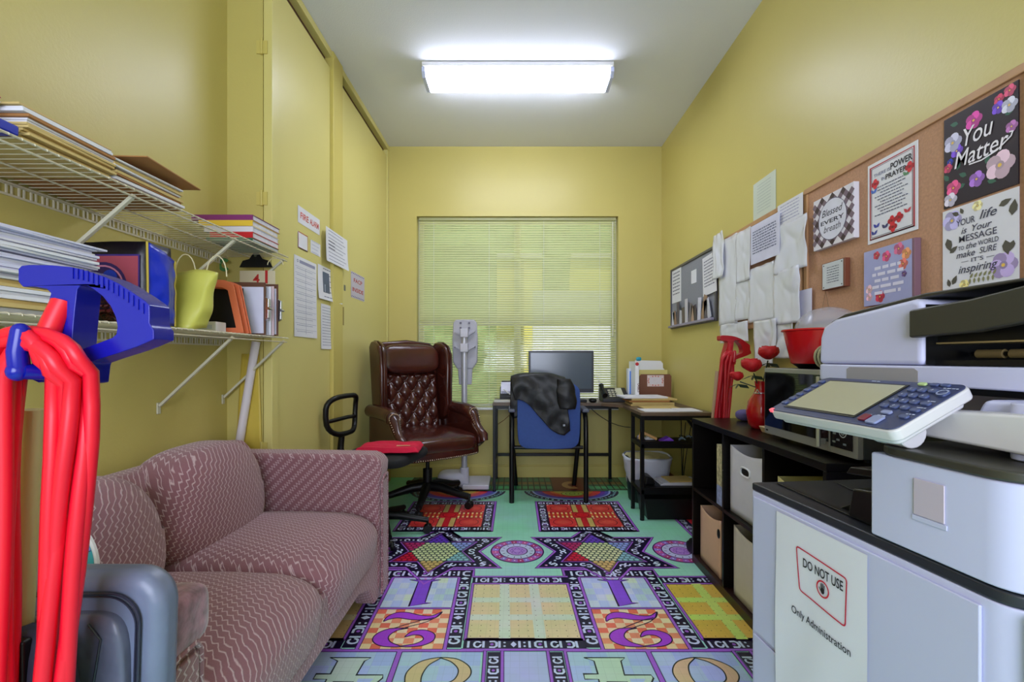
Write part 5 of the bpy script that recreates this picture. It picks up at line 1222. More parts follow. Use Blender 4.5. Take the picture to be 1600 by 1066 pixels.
# ---------------------------------------------------------------- microwave
mw = thing('microwave', 'silver microwave with black glass door on the cube shelf', 'microwave', (1.12, 1.565, .748))
STL = mat('brushed_silver', (176, 176, 172), .32, metal=.55); BGL = mat('black_glass', (8, 8, 10), .04, spec=.7)
mx0, mx1, my0, my1, mz0, mz1 = .990, 1.285, 1.318, 1.812, .765, 1.022
G().box(mx0+.018, mx1, my0, my1, mz0, mz1).build('body', mat('dark_grey_casing', (70, 72, 74), .4, metal=.4), mw, bevel=.003)
for y in (my0+.04, my1-.04):
    for x in (mx0+.06, mx1-.05): G().cyl((x, y, .748), (x, y, mz0+.001), .012, n=12).build('foot', BLKPL, mw)
yc_ = my0+.118                                          # door | control panel
dr = G().box(mx0, mx0+.0175, yc_+.001, my1, mz0, mz1).build('door', STL, mw, bevel=.002)
G().box(mx0-.002, mx0-.0002, yc_+.004, my1-.006, mz0+.030, mz1-.016).build('door_glass', BGL, dr, bevel=.0008)
G().bar((mx0-.022, yc_+.020, mz0+.012), (mx0-.022, yc_+.020, mz1-.02), .016, .012).build('handle', STL, dr, bevel=.003)
for z in (mz0+.03, mz1-.035): G().box(mx0-.018, mx0-.002, yc_+.014, yc_+.026, z-.008, z+.008).build('handle_post', STL, dr)
G().pillow((mx0-.0012, my1-.020, mz0+.014), (.0012, .008, .003), .7, .7, 12, 6).build('door_badge', BLKPL, dr)
cp = G().box(mx0, mx0+.0175, my0, yc_-.001, mz0, mz1).build('control_panel', STL, mw, bevel=.002)
G().box(mx0-.002, mx0-.0002, my0+.018, yc_-.006, mz0+.020, mz1-.016).build('panel_glass', mat('black_gloss_panel', (20, 22, 26), .15), cp, bevel=.0008)
p = Print((mx0-.002, (my0+.018+yc_-.006)/2, mz0+.105), (0, -1, 0), (0, 0, 1), (-1, 0, 0))
p.ring(.008, -.035, .013, .016, (190, 196, 200), 1); p.ring(.008, -.035, .006, .008, (190, 196, 200), 1)
for i, (x, y) in enumerate(((-.028, -.018), (-.028, -.042), (-.012, -.060), (-.030, -.068), (.016, -.070), (-.028, .006))): p.rect(x-.007, y-.003, x+.007, y+.003, (120, 130, 136), 1)
for r in range(3): p.text(str(7-3*r+0), -.026, .03+.022*(2-r)*-1+.05, .010, (190, 200, 206), 1); p.text(str(8-3*r), -.004, .03-.022*(2-r)+.05, .010, (190, 200, 206), 1); p.text(str(9-3*r), .018, .03-.022*(2-r)+.05, .010, (190, 200, 206), 1)
p.build('panel_print', cp)
p = Print((mx0-.002, 1.62, mz0+.14), (0, -1, 0), (0, 0, 1), (-1, 0, 0)); p.build('x') if False else None
# tub, lid and odds on the microwave
tu = thing('red_tub', 'red oval tub with clear dome cover on the microwave', 'tub', (1.135, 1.60, 1.0225))
tcx, tcy = 1.118, 1.66; RED = mat('glossy_red_plastic', (196, 16, 24), .22)
G().lathe([(.098, .018), (.100, .020), (.124, .135), (.130, .137), (.130, .143), (.122, .143), (.096, .026), (.001, .026)], (tcx, tcy, 1.0225), n=40).build('tub', RED, tu, smooth=40)
G().lathe([(.074, .0), (.080, .006), (.096, .018), (.001, .018)], (tcx, tcy, 1.0225), n=32).build('black_base', BLKPL, tu, smooth=40)
G().tube([(tcx+.1295*math.cos(a), tcy+.1295*math.sin(a), 1.0225+.139) for a in [2*PI*i/40 for i in range(40)]], .0022, n=6, closed=True).build('rim', RED, tu, smooth=60)
dm = bpy.data.materials.new('clear_plastic'); dm.use_nodes = True; n_ = dm.node_tree; pb = n_.nodes['Principled BSDF']
pb.inputs['Base Color'].default_value = lin((206, 210, 226)); pb.inputs['Roughness'].default_value = .12
tr = n_.nodes.new('ShaderNodeBsdfTransparent'); mxs = n_.nodes.new('ShaderNodeMixShader'); mxs.inputs[0].default_value = .38
n_.links.new(tr.outputs[0], mxs.inputs[1]); n_.links.new(pb.outputs[0], mxs.inputs[2]); n_.links.new(mxs.outputs[0], n_.nodes['Material Output'].inputs[0])
dome = thing('cake_dome', 'clear plastic dome cover resting on the red tub', 'dome', (1.165, 1.70, 1.1665))
G().lathe([(.104*math.cos(PI/2*k/10), .085*math.sin(PI/2*k/10)) for k in range(10)]+[(.004, .085)], (1.165, 1.70, 1.1665), n=36, sy=1.1).build('shell', dm, dome, smooth=70)
o = thing('ridged_knob', 'small black and cream ridged knob beside the red tub', 'knob', (1.06, 1.545, 1.0225))
for i in range(5): G().cyl((1.035+.002*i, 1.520-.006*i, 1.0225+.042), (1.035+.002*i, 1.517-.006*i, 1.0225+.042), .041-.003*(i % 2), n=22).build('ridge', [mat('cream_metal', (196, 190, 150), .35, metal=.3), BLKPL][i % 2], o, smooth=40)
G().box(1.02, 1.065, 1.465, 1.490, 1.0228, 1.0228+.085).build('block', BLKPL, o, bevel=.004)
# vase, roses, dish, purple pouch
vs = thing('rose_vase', 'red glass vase with a silver bow on the cube shelf', 'vase', (1.135, 2.02, .748))
vx, vy = 1.088, 2.02
G().lathe([(.038, .001), (.052, .02), (.060, .07), (.052, .12), (.030, .155), (.022, .18), (.026, .21), (.020, .21), (.018, .18), (.024, .15), (.044, .11), (.05, .07), (.03, .01), (.001, .01)], (vx, vy, .748), n=28).build('glass', mat('red_glass', (176, 12, 22), .12, spec=.7), vs, smooth=60)
G().tube([(vx+.028*math.cos(a), vy+.028*math.sin(a), .748+.158) for a in [2*PI*i/16 for i in range(16)]], .003, n=6, closed=True).tube([(vx-.02, vy-.028, .905), (vx-.035, vy-.035, .925), (vx-.045, vy-.035, .905), (vx-.02, vy-.03, .903)], .0025, n=6).build('bow', CHROME, vs, smooth=60)
STEM = mat('dark_green_stem', (26, 44, 24), .5); ROSE = mat('red_petal', (188, 14, 22), .6, noise_amt=.2, scale=30)
for i, (rx, ry, rz_, lab, lean) in enumerate(((1.035, 1.99, 1.015, 'red artificial rose bending left out of the vase', -.5), (1.110, 2.00, 1.070, 'red artificial rose standing highest in the vase', .1), (.995, 2.04, .975, 'small red rosebud lowest at the left of the vase', -.7))):
    r_ = thing('rose', lab, 'flower', (rx, ry, .75)); k = .85 if i == 2 else 1.25
    G().tube([(vx, vy, .80), (vx+.2*(rx-vx), vy, .93), (rx-.1*(rx-vx), ry, rz_-.02)], .0028, n=6).build('stem', STEM, r_, smooth=60)
    for ring, (n_p, rr, hh) in enumerate(((3, .012, .040), (4, .022, .042), (5, .031, .038))):
        for q in range(n_p):
            a0 = 2*PI*q/n_p+ring*.6
            def pet(u, v, a0=a0, rr=rr, hh=hh):
                a = a0+(u-.5)*2.2; r = rr*(.25+.85*math.sin(v*PI*.74))*k; z = hh*1.15*v*(1-.18*(2*u-1)**2)*k
                if v > .85: r += .004
                return (rx+r*math.cos(a)+lean*.3*z, ry+r*math.sin(a), rz_+z-.015)
            G().grid(pet, 6, 5).build('petal', ROSE, r_, smooth=70, thick=.001)
    g = G()
    for q in range(3):
        a = q*2.1+i; g.add([(rx, ry, rz_-.03), (rx+.03*math.cos(a)+.01, ry+.03*math.sin(a), rz_-.035), (rx+.05*math.cos(a), ry+.05*math.sin(a), rz_-.05), (rx+.02*math.cos(a)-.01, ry+.03*math.sin(a), rz_-.045)], [(0, 1, 2, 3)])
    g.build('leaves', STEM, r_, thick=.001)
tag(G().prism([(1.035, 0), (1.10, 0), (1.115, .028), (1.02, .028)], 1.845, 1.915, 'xz').build('wooden_dish', mat('pale_wood', (214, 186, 146), .55), None, bevel=.004), 'pale wooden dish between vase and microwave', 'dish')
bpy.data.objects['wooden_dish'].location.z = .7485
tag(G().pillow((1.165, 2.27, .748+.028), (.062, .05, .028), .7, .7, 24, 12, lambda p: p+noise.noise_vector(p*30)*.004).build('purple_pouch', mat('purple_grey_cloth', (92, 84, 140), .7, bump=.4, bscale=30), None, smooth=70), 'purple grey cloth pouch at the far end of the cube shelf', 'pouch')
# ---------------------------------------------------------------- boards on the right wall
CORK = mat('cork', (190, 146, 116), .9, noise_amt=.14, scale=120, bump=.2, bscale=200)
PINE = mat('pine_frame', (190, 146, 104), .5, noise_amt=.12, scale=12)
def board(y0, y1, z0, z1, lab, name='cork_board', fm=PINE, sm=CORK, fwid=.024, th=.018):
    t = thing(name, lab, 'board', (XR-.01, (y0+y1)/2, z0))
    G().box(XR-.010, XR-.001, y0+fwid*.5, y1-fwid*.5, z0+fwid*.5, z1-fwid*.5).build('surface', sm, t)
    for a in ((y0, y1, z0, z0+fwid), (y0, y1, z1-fwid, z1), (y0, y0+fwid, z0+fwid+.0003, z1-fwid-.0003), (y1-fwid, y1, z0+fwid+.0003, z1-fwid-.0003)):
        G().box(XR-th, XR-.001, *a).build('frame_rail', fm, t, bevel=.003)
    return t
cb = board(1.125, 2.028, 1.215, 1.808, 'large cork board with pine frame hung with posters near the copier')
tag(G().pillow((XR-.019, 1.22, 1.228), (.0015, .018, .006), .8, .8, 16, 6).build('maker_oval', mat('darker_pine', (160, 112, 70), .5), cb), None)
cb2 = board(2.05, 2.80, 1.22, 1.80, 'cork board with pine frame almost covered by hanging plastic sleeves')
def hang(px0, py0, px1, py1, X, name, lab, cat, m=PAPER, depth=.002, rot=0):
    """flat thing hung on the right wall: px0 is its far (left) edge, px1 its near (right) edge, heights read at the right edge"""
    Ya = X*F/(px0-CX); Yb = X*F/(px1-CX); zt = HC-(py0-CY)/F*Yb; zb = HC-(py1-CY)/F*Yb
    yc, zc = (Ya+Yb)/2, (zt+zb)/2; hy, hz = (Ya-Yb)/2, (zt-zb)/2
    R_ = Matrix.Translation((X, yc, zc)) @ Matrix.Rotation(rot, 4, 'X')
    o = G(R_).box(0, depth, -hy, hy, -hz, hz).build(name, m, None, bevel=.002 if depth > .008 else 0); tag(o, lab, cat)
    u = R_.to_3x3() @ Vector((0, -1, 0)); v = R_.to_3x3() @ Vector((0, 0, 1))
    return o, Print((X, yc, zc), u, v, (-1, 0, 0), base=.0005), 2*hy, 2*hz
def flower(p, x, y, r, c, l=3, n=5, cc=(240, 200, 90), rot=0):
    x = max(-w_/2+r*1.03, min(w_/2-r*1.03, x)); y = max(-h_/2+r*1.03, min(h_/2-r*1.03, y))
    for k in range(n):
        a = rot+2*PI*k/n; p.disc(x+r*.52*math.cos(a), y+r*.52*math.sin(a), r*.50, tuple(max(0, min(255, int(v*(.88+.22*(k % 2))))) for v in c), l, n=12)
    p.disc(x, y, r*.30, tuple(int(v*.8) for v in c), l+1, n=10); p.disc(x, y, r*.14, cc, l+2, n=8)
def leaf(p, x, y, L, a, c, l=2, w=.3):
    ca, sa = math.cos(a), math.sin(a); q = [(0, 0), (.3, w*.5), (.6, w*.45), (1, 0), (.6, -w*.45), (.3, -w*.5)]
    p.poly([(x+L*(u*ca-v*sa), y+L*(u*sa+v*ca)) for u, v in q], c, l)
XP = XR-.0105
# blessed canvas
o, p, w_, h_ = hang(1271, 283, 1334, 371, XP-.022, 'canvas_sign', 'checked canvas reading Blessed EVERY breath on the cork board', 'sign', mat('canvas_white', (226, 222, 232), .7), .0215)
n = 9; s = w_/n*1.414/1.2
for i in range(-9, 10):
    for j in range(-9, 10):
        x = (i+j)*s*.5*1.0; y = (i-j)*s*.5
        if abs(x) < w_/2-s*.30 and abs(y) < h_/2-s*.30:
            c = [(226, 222, 236), (120, 100, 116), (60, 40, 44)][(i % 2)+(j % 2)]
            if (i % 2)+(j % 2): p.poly([(x-s*.5, y), (x, y-s*.5), (x+s*.5, y), (x, y+s*.5)], c, 1)
p.disc(0, 0, w_*.34, (222, 222, 238), 3, ry=h_*.38, n=28); p.ring(0, 0, w_*.35, w_*.36, (90, 90, 120), 4, k=h_/w_*1.1)
p.text('Blessed', 0, h_*.09, h_*.19, (44, 44, 66), 5, shear=.3, bold=.005, width=w_*.52); p.text('EVERY', 0, -h_*.06, h_*.11, (44, 44, 66), 5, bold=.02, width=w_*.58); p.text('breath', 0, -h_*.22, h_*.18, (44, 44, 66), 5, shear=.3, width=w_*.42); p.build('print', o)
# prayer poster
o, p, w_, h_ = hang(1356, 218, 1434, 358, XP-.003, 'poster', 'white poster reading THERE IS POWER IN PRAYER with red roses', 'poster', PAPER, .002, rot=-.0)
p.line([(-w_*.44, -h_*.45), (w_*.44, -h_*.45), (w_*.44, h_*.45), (-w_*.44, h_*.45)], .0045, (176, 46, 60), 1, True); p.line([(-w_*.41, -h_*.43), (w_*.41, -h_*.43), (w_*.41, h_*.43), (-w_*.41, h_*.43)], .0018, (120, 60, 80), 1, True)
p.text('THERE IS', -w_*.19, h_*.315, h_*.055, (70, 74, 130), 2, width=w_*.34); p.text('POWER', w_*.20, h_*.315, h_*.105, (30, 26, 40), 2, bold=.025, width=w_*.42)
p.text('IN', -w_*.16, h_*.235, h_*.055, (70, 74, 130), 2); p.text('PRAYER', w_*.10, h_*.225, h_*.085, (30, 26, 40), 2, bold=.025, width=w_*.42)
for i in range(10): q = w_*(.34-.06*(i % 3)); p.scribble(-q, q, h_*(.165-.038*i), h_*.012, (90, 92, 120), 2)
for x, y in ((-.33, .23), (.36, .24), (.02, -.30), (.16, -.29), (.04, -.38)): flower(p, w_*x, h_*y, w_*.085, (196, 26, 40), 3, 4, (120, 10, 20))
for x, y, c in ((-.30, -.32, (60, 70, 170)), (.32, -.27, (200, 60, 70)), (-.36, .12, (70, 110, 200)), (-.12, -.36, (60, 60, 110)), (.30, .16, (90, 140, 100)), (-.35, -.40, (60, 70, 150))):
    leaf(p, w_*x, h_*y, w_*.10, .8, c, 3, .5); leaf(p, w_*x, h_*y, w_*.10, 2.3, c, 3, .5)
p.build('print', o)
# you matter
o, p, w_, h_ = hang(1475, 124, 1592, 287, XP-.003, 'poster', 'dark floral poster reading You Matter in white script', 'poster', mat('dark_poster', (34, 20, 34), .3), .002)
p.rect(-w_*.497, -h_*.497, w_*.497, h_*.497, (36, 22, 36), 0)
for x, y, r, c in ((-.06, .33, .14, (220, 76, 176)), (.26, .33, .10, (124, 80, 220)), (-.30, .09, .11, (130, 84, 224)), (-.44, .20, .16, (206, 204, 240)), (.46, .30, .12, (214, 214, 240)), (.40, .44, .09, (220, 90, 130)), (.27, .41, .08, (210, 70, 110)), (-.35, -.30, .13, (236, 90, 150)), (-.02, -.30, .13, (176, 120, 220)), (.28, -.25, .22, (232, 200, 220)), (-.48, -.06, .08, (206, 70, 110)), (-.46, -.42, .12, (222, 216, 240)), (-.40, .0, .06, (40, 60, 180)), (.47, .08, .09, (190, 120, 190))):
    flower(p, w_*max(-.43, min(.43, x)), h_*max(-.45, min(.45, y)), w_*r*.85, c, 3, 5)
for x, y, a in ((-.16, -.22, 2.6), (-.18, -.30, 3.4), (-.30, -.12, 1.2), (.10, -.18, 1.2), (-.42, -.20, 2.2), (.34, .22, .3), (-.28, .38, 2.8), (.12, -.36, -.4)): leaf(p, w_*x, h_*y, w_*.13, a, (54, 104, 84), 2, .5)
p.text('You', .0, h_*.10, h_*.27, (244, 240, 250), 8, shear=.25, bold=.004, width=w_*.40); p.text('Matter', w_*.03, -h_*.10, h_*.25, (244, 240, 250), 8, shear=.25, bold=.004, width=w_*.72)
p.line([(-w_*.12, -h_*.115), (w_*.05, -h_*.125), (w_*.25, -h_*.09), (w_*.42, -h_*.01), (w_*.44, h_*.03), (w_*.40, h_*.035)], .004, (244, 240, 250), 8); p.build('print', o)
# your life is your message
o, p, w_, h_ = hang(1473, 291, 1592, 443, XP-.003, 'poster', 'white floral poster reading YOUR life is Your MESSAGE', 'poster', PAPER, .002)
for x, y, r, c in ((-.42, .36, .14, (190, 184, 232)), (.42, -.28, .17, (190, 170, 222)), (.0, .44, .07, (236, 226, 170)), (-.18, -.42, .07, (232, 220, 150))): flower(p, w_*max(-.42, min(.42, x)), h_*y, w_*r, c, 1, 6)
for x, y, L, a in ((.28, .36, .16, .3), (.44, .22, .2, 1.4), (.36, -.02, .2, -1.4), (.46, -.04, .14, -1.9), (-.44, .16, .2, -1.3), (-.40, -.02, .14, .6), (-.40, -.42, .12, 1.8), (-.36, -.40, .14, 1.1), (-.26, .40, .12, 2.6), (-.2, .40, .10, 2.0)): leaf(p, w_*x*.97, h_*y, w_*L, a, (84, 80, 70), 2, .5)
for k in range(6): leaf(p, w_*(-.10+.06*k), -h_*.36, w_*.08, 1.0, (140, 140, 100), 2, .4); leaf(p, w_*(-.10+.06*k), -h_*.36, w_*.08, -1.6, (140, 140, 100), 2, .4)
TC = (62, 62, 84)
for tx, x, y, sz, wd, sh in (('YOUR', -.16, .27, .10, .26, 0), ('life', .14, .28, .13, .22, .3), ('is', -.18, .17, .10, .08, .3), ('Your', .06, .17, .10, .26, .3), ('MESSAGE', .0, .075, .10, .50, 0), ('TO', -.22, -.015, .06, .08, 0), ('the', -.08, -.015, .09, .14, .3), ('WORLD', .14, -.01, .075, .26, 0), ('make', -.16, -.105, .10, .26, .3), ('SURE', .14, -.10, .09, .22, .2), ("IT'S", .0, -.175, .06, .16, 0), ('inspiring', .0, -.285, .12, .52, .3)):
    p.text(tx, w_*x, h_*y, h_*sz*1.05, TC, 4, shear=sh, bold=.006, width=w_*wd)
p.rect(-w_*.22, -h_*.16, -w_*.12, -h_*.155, TC, 4); p.rect(w_*.12, -h_*.16, w_*.22, -h_*.155, TC, 4); p.build('print', o)
# small plaque block and floral canvas
o, p, w_, h_ = hang(1284, 402, 1320, 447, XP-.022, 'plaque', 'small wooden plaque block with cream card on the cork board', 'plaque', mat('walnut_block', (120, 66, 46), .5), .0215)
p.rect(-w_*.46, -h_*.47, w_*.44, h_*.47, (204, 210, 216), 1)
for i in range(7): p.scribble(-w_*.26, w_*.26, h_*(.28-.09*i), h_*.03, (84, 90, 110), 2)
for x, y in ((-.4, -.4), (.38, -.4), (.38, .4), (-.4, .4)): p.disc(w_*x, h_*y, .003, (40, 36, 36), 2)
p.build('print', o)
y_ = (XP-.004)*F/(1290-CX); G().tube([(XP-.004, y_, 1.222), (XP-.004, y_-.012, 1.258), (XP-.004, y_-.035, 1.22)], .0012, n=5).build('cord', mat('twine', (150, 120, 90), .7), o) if False else None
tw = thing('hanging_twine', 'loop of twine hanging below the small wooden plaque', 'twine', (XP-.004, y_, 1.24))
tt = at(1291, 455, y_); G().tube([(XP-.004, tt.y+.03, 1.232), (XP-.004, tt.y, tt.z), (XP-.004, tt.y-.03, 1.23)], .0012, n=5).build('loop', mat('twine', (150, 120, 90), .7), tw)
o, p, w_, h_ = hang(1350, 371, 1429, 468, XP-.022, 'floral_canvas', 'pale lilac canvas with white script and pink flowers', 'canvas', mat('mauve_canvas', (130, 96, 110), .7), .0215)
p.rect(-w_*.497, -h_*.497, w_*.46, h_*.497, (164, 168, 214), 0)
for x, y, r, c in ((.22, .40, .10, (214, 110, 150)), (-.02, .32, .09, (226, 90, 140)), (.36, .28, .09, (240, 160, 110)), (.30, .12, .09, (226, 120, 110)), (-.22, .38, .07, (200, 70, 90)), (-.15, -.36, .10, (200, 50, 80)), (-.38, -.20, .08, (226, 190, 200)), (-.38, -.34, .07, (230, 180, 200)), (.32, -.05, .05, (110, 80, 140))): flower(p, w_*x, h_*y, w_*r, c, 2, 5)
for i, t_ in enumerate(range(5)): q = w_*(.26+.05*(i % 2)); p.scribble(-q, q, h_*(.12-.11*i), h_*.055, (224, 222, 244), 4)
p.build('print', o)
# dark board at the far end with white rail
gb = board(2.915, 3.77, 1.30, 1.79, 'grey felt board with rounded metal frame and pocket tray of cards', 'message_board', mat('gunmetal_frame', (92, 90, 100), .35, metal=.5), mat('grey_felt', (140, 142, 152), .9, noise_amt=.05, scale=80), .018, .02)
bz = lambda px, py: onx(px, py, XR-.012)
def card(px0, py0, px1, py1, name, lab, m=PAPER, rot=0, dep=.002, X=XR-.0135, ln=5, c=(90, 90, 120)):
    o, p, w_, h_ = hang(px0, py0, px1, py1, X, name, lab, 'paper' if 'sleeve' not in name else 'plastic sleeve', m, dep, rot)
    if ln:
        for i in range(ln): p.scribble(-w_*.38, w_*.38, h_*(.36-.72*i/ln), h_*.22/ln, c, 1)
        p.build('print', o)
    return o
card(1050, 416, 1064, 470, 'notice', 'white notice with dark lines at the far edge of the grey felt board', ln=7)
card(1080, 420, 1088, 441, 'small_card', 'tiny white card in the middle of the grey felt board', ln=0)
card(1098, 392, 1119, 456, 'notice', 'cream notice at the near edge of the grey felt board', ln=9, rot=-.05, X=XR-.022)
tr_ = G().box(XR-.045, XR-.021, 2.93, 3.755, 1.307, 1.325).build('pocket_tray', mat('lilac_rail', (150, 144, 170), .4), gb, bevel=.004)
pocket_cols = [(196, 196, 210), (90, 84, 96), (150, 120, 100), (210, 210, 226), (70, 60, 70), (180, 150, 130), (120, 112, 120), (200, 196, 206), (100, 90, 84)]
for i in range(13):
    y = 2.98+.058*i; c = pocket_cols[i % 9]; h = random.uniform(.10, .19)
    o = G(Matrix.Translation((XR-.030, y, 1.326)) @ Matrix.Rotation(random.uniform(-.35, .35), 4, 'X')).box(-.0015, .0015, -.026, .026, 0, h).build('leaflet', mat('leaflet_%d_%d_%d' % c, c, .5), None)
    tag(o, ['near end', 'second', 'third', 'fourth', 'fifth', 'sixth', 'middle', 'eighth', 'ninth', 'tenth', 'eleventh', 'twelfth', 'far end'][i]+' leaflet counted from the near end of the felt board tray', 'leaflet', 'leaflets in the felt board tray'); o.location.z += 0
# plastic sleeves, bags and papers hung over the second cork board
SLV = bpy.data.materials.new('clear_sleeve_film'); SLV.use_nodes = True; n_ = SLV.node_tree; pb = n_.nodes['Principled BSDF']
pb.inputs['Base Color'].default_value = lin((240, 242, 255)); pb.inputs['Roughness'].default_value = .06; pb.inputs['Coat Weight'].default_value = .6; pb.inputs['Coat Roughness'].default_value = .03
tc = n_.nodes.new('ShaderNodeTexCoord'); nz = n_.nodes.new('ShaderNodeTexNoise'); nz.inputs['Scale'].default_value = 9; nz.inputs['Distortion'].default_value = .6; nz.inputs['Detail'].default_value = 1
bp = n_.nodes.new('ShaderNodeBump'); bp.inputs['Strength'].default_value = .75; bp.inputs['Distance'].default_value = .02
n_.links.new(tc.outputs['Object'], nz.inputs['Vector']); n_.links.new(nz.outputs['Fac'], bp.inputs['Height']); n_.links.new(bp.outputs[0], pb.inputs['Normal'])
tr = n_.nodes.new('ShaderNodeBsdfTransparent'); mxs = n_.nodes.new('ShaderNodeMixShader'); mxs.inputs[0].default_value = .76
n_.links.new(tr.outputs[0], mxs.inputs[1]); n_.links.new(pb.outputs[0], mxs.inputs[2]); n_.links.new(mxs.outputs[0], n_.nodes['Material Output'].inputs[0])
def film(px0, py0, px1, py1, X, lab, m=SLV, seed=0, amp=.010, name='plastic_sleeve', flare=0, lean=0):
    Ya = X*F/(px0-CX); Yb = X*F/(px1-CX); Ym = (Ya+Yb)/2; zt = HC-(py0-CY)/F*Ym; zb = HC-(py1-CY)/F*Ym; hy = (Ya-Yb)/2
    def f(u, v):
        p = Vector((X, Ym+hy*(1-2*u)*(1+flare*v)+lean*v, zt+(zb-zt)*v))
        e = noise.noise(Vector((u*1.6+seed, v*1.8, seed)))*amp+noise.noise(Vector((u*5+seed, v*1.6, seed)))*amp*.35
        p.x += -abs(e)-.002+e*.3; p.z += .004*noise.noise(Vector((u*5, seed, 0))); return p
    o = G().grid(f, 14, 18).build(name, m, None, smooth=70, thick=.0008); return tag(o, lab, 'plastic sleeve' if name == 'plastic_sleeve' else ('plastic bag' if 'bag' in name else 'paper'))
DP = XR-.026
film(1115, 365, 1132, 435, DP-.014, 'crumpled clear sleeve sticking up at the far top of the sleeve group', seed=3, amp=.02)
film(1124, 372, 1153, 508, DP-.004, 'long clear sleeve at the far side of the hanging sleeves', seed=5)
film(1151, 360, 1174, 440, DP-.008, 'clear sleeve hanging second from the far top', seed=7)
film(1150, 432, 1174, 500, DP-.004, 'clear curved sleeve below the second one with bowed reflections', seed=9)
film(1171, 415, 1211, 502, DP-.008, 'white filled sleeve low in the middle of the group', seed=11)
film(1209, 420, 1251, 506, DP-.012, 'crinkled clear bag low beside the middle sleeve', seed=13, amp=.016, name='plastic_bag')
film(1213, 345, 1262, 424, DP-.008, 'large glossy clear bag at the near top of the group', seed=15, amp=.018, name='plastic_bag')
film(1126, 505, 1170, 535, DP-.004, 'short clear sleeve hanging lowest at the far side', seed=17)
film(1178, 500, 1216, 572, DP-.010, 'lowest crinkled clear bag hanging above the roses', seed=19, amp=.018, name='plastic_bag', flare=-.15)
film(1214, 500, 1240, 560, DP-.004, 'pale film hanging lowest beside the red tub', seed=23, amp=.012, name='plastic_bag')
o, p, w_, h_ = hang(1177, 264, 1212, 330, XR-.003, 'paper_notice', 'pale green notice pinned above the sleeves on the bare wall', 'paper', mat('pale_green_paper', (204, 212, 196), .7), .0015)
for i in range(10): p.scribble(-w_*.3, w_*.3, h_*(.38-.075*i), h_*.01, (150, 160, 156), 1)
p.build('print', o)
card(1215, 300, 1254, 343, 'paper_notice', 'white sheet pinned at the near top corner of the covered cork board', X=DP-.004, ln=6, c=(170, 170, 200), rot=.0)
o, p, w_, h_ = hang(1173, 330, 1218, 397, DP-.016, 'paper_notice', 'lilac white sheet with bold grey lines in the middle of the sleeves', 'paper', WP, .0015)
for i in range(9): p.scribble(-w_*.42, w_*.40, h_*(.30-.068*i), h_*.030, (104, 108, 140), 1)
p.build('print', o)
card(1249, 450, 1268, 505, 'paper_notice', 'narrow white sheet at the near bottom corner of the covered cork board', X=XR-.022, ln=0, m=WP)
tag(G().prism([(1.262, 1.60), (1.275, 1.69), (1.280, 1.60)], 2.865, 2.869, 'xz').build('pink_tag', mat('pink_card', (216, 150, 130), .6), None), 'small pink paper tag above the crumpled sleeve', 'tag')
# ---------------------------------------------------------------- copier (multifunction printer) by the right wall
CW_ = mat('copier_white_plastic', (196, 198, 228), .42, spec=.45); CYL = mat('copier_cream_edge', (206, 204, 206), .42); CBK = mat('copier_black_plastic', (10, 11, 13), .30); CGR = mat('copier_dark_olive', (56, 54, 46), .4)
F0 = Vector((.587, 1.130, 0)); RZ = -math.atan2(.9946, .104)           # local +x runs along the front towards the camera side
cop = thing('copier', 'large white office copier with tilted touch panel and black trays', 'copier', tuple(F0), RZ)
# local axes: x = s (along the front, towards the viewer), y = t (into the machine, towards the wall), z up
def L(s, t, z): return Vector((s, t, z))
def rr(x0, x1, y0, y1, r, n=6, corners=(1, 1, 1, 1)):
    pts = []
    for k, (cx_, cy_, a0) in enumerate(((x1-r, y0+r, -PI/2), (x1-r, y1-r, 0), (x0+r, y1-r, PI/2), (x0+r, y0+r, PI))):
        if corners[k]: pts += [(cx_+r*math.cos(a0+PI/2*i/n), cy_+r*math.sin(a0+PI/2*i/n)) for i in range(n+1)]
        else: pts.append(((x1, x1, x0, x0)[k], (y0, y1, y1, y0)[k]))
    return pts
S1 = .560; T1 = .62
K = dict(local=True)
def slab(name, pts, z0, z1, m, par=None, bevel=.003, **k): return G().prism(pts, z0, z1, 'xy').build(name, m, par or cop, bevel=bevel, local=True, **k)
slab('cabinet', rr(0, S1, 0, T1, .045, corners=(1, 0, 0, 0)), .04, .733, CW_)
for x in (.05, S1-.06):
    for y in (.05, T1-.06): G().cyl((x, y, 0), (x, y, .041), .022).build('foot', BLKPL, cop, local=True)
slab('black_deck', rr(-.001, S1+.001, -.001, T1, .046, corners=(1, 0, 0, 0)), .7335, .752, mat('deck_charcoal', (36, 38, 46), .42), bevel=.004)
# front door seams, tray fronts
for nm, (a, b, z0, z1) in {'upper_door': (.012, S1-.05, .395, .722), 'paper_drawer': (.012, .19, .05, .386)}.items():
    G().box(a, b, -.006, -.0005, z0, z1).build(nm, CW_, cop, bevel=.0025, **K)
G().box(.196, S1-.05, -.006, -.0005, .05, .386).build('paper_drawer', CW_, cop, bevel=.0025, **K)
# cream end column with handle recess (right side of the front corner)
ec = G().prism([(.0, .04), (.055, .04), (.055, .50), (.040, .508), (.040, .60), (.055, .608), (.055, .733), (.0, .733)], S1+.0, S1+.012, 'yz').build('side_cover', CYL, cop, bevel=.003, **K)
G().box(S1-.001, S1+.003, .041, .075, .51, .60).build('handle_recess', CBK, ec, **K)
G().box(S1+.0005, S1+.010, .062, T1-.01, .05, .728).build('side_panel', CYL, cop, bevel=.003, **K)
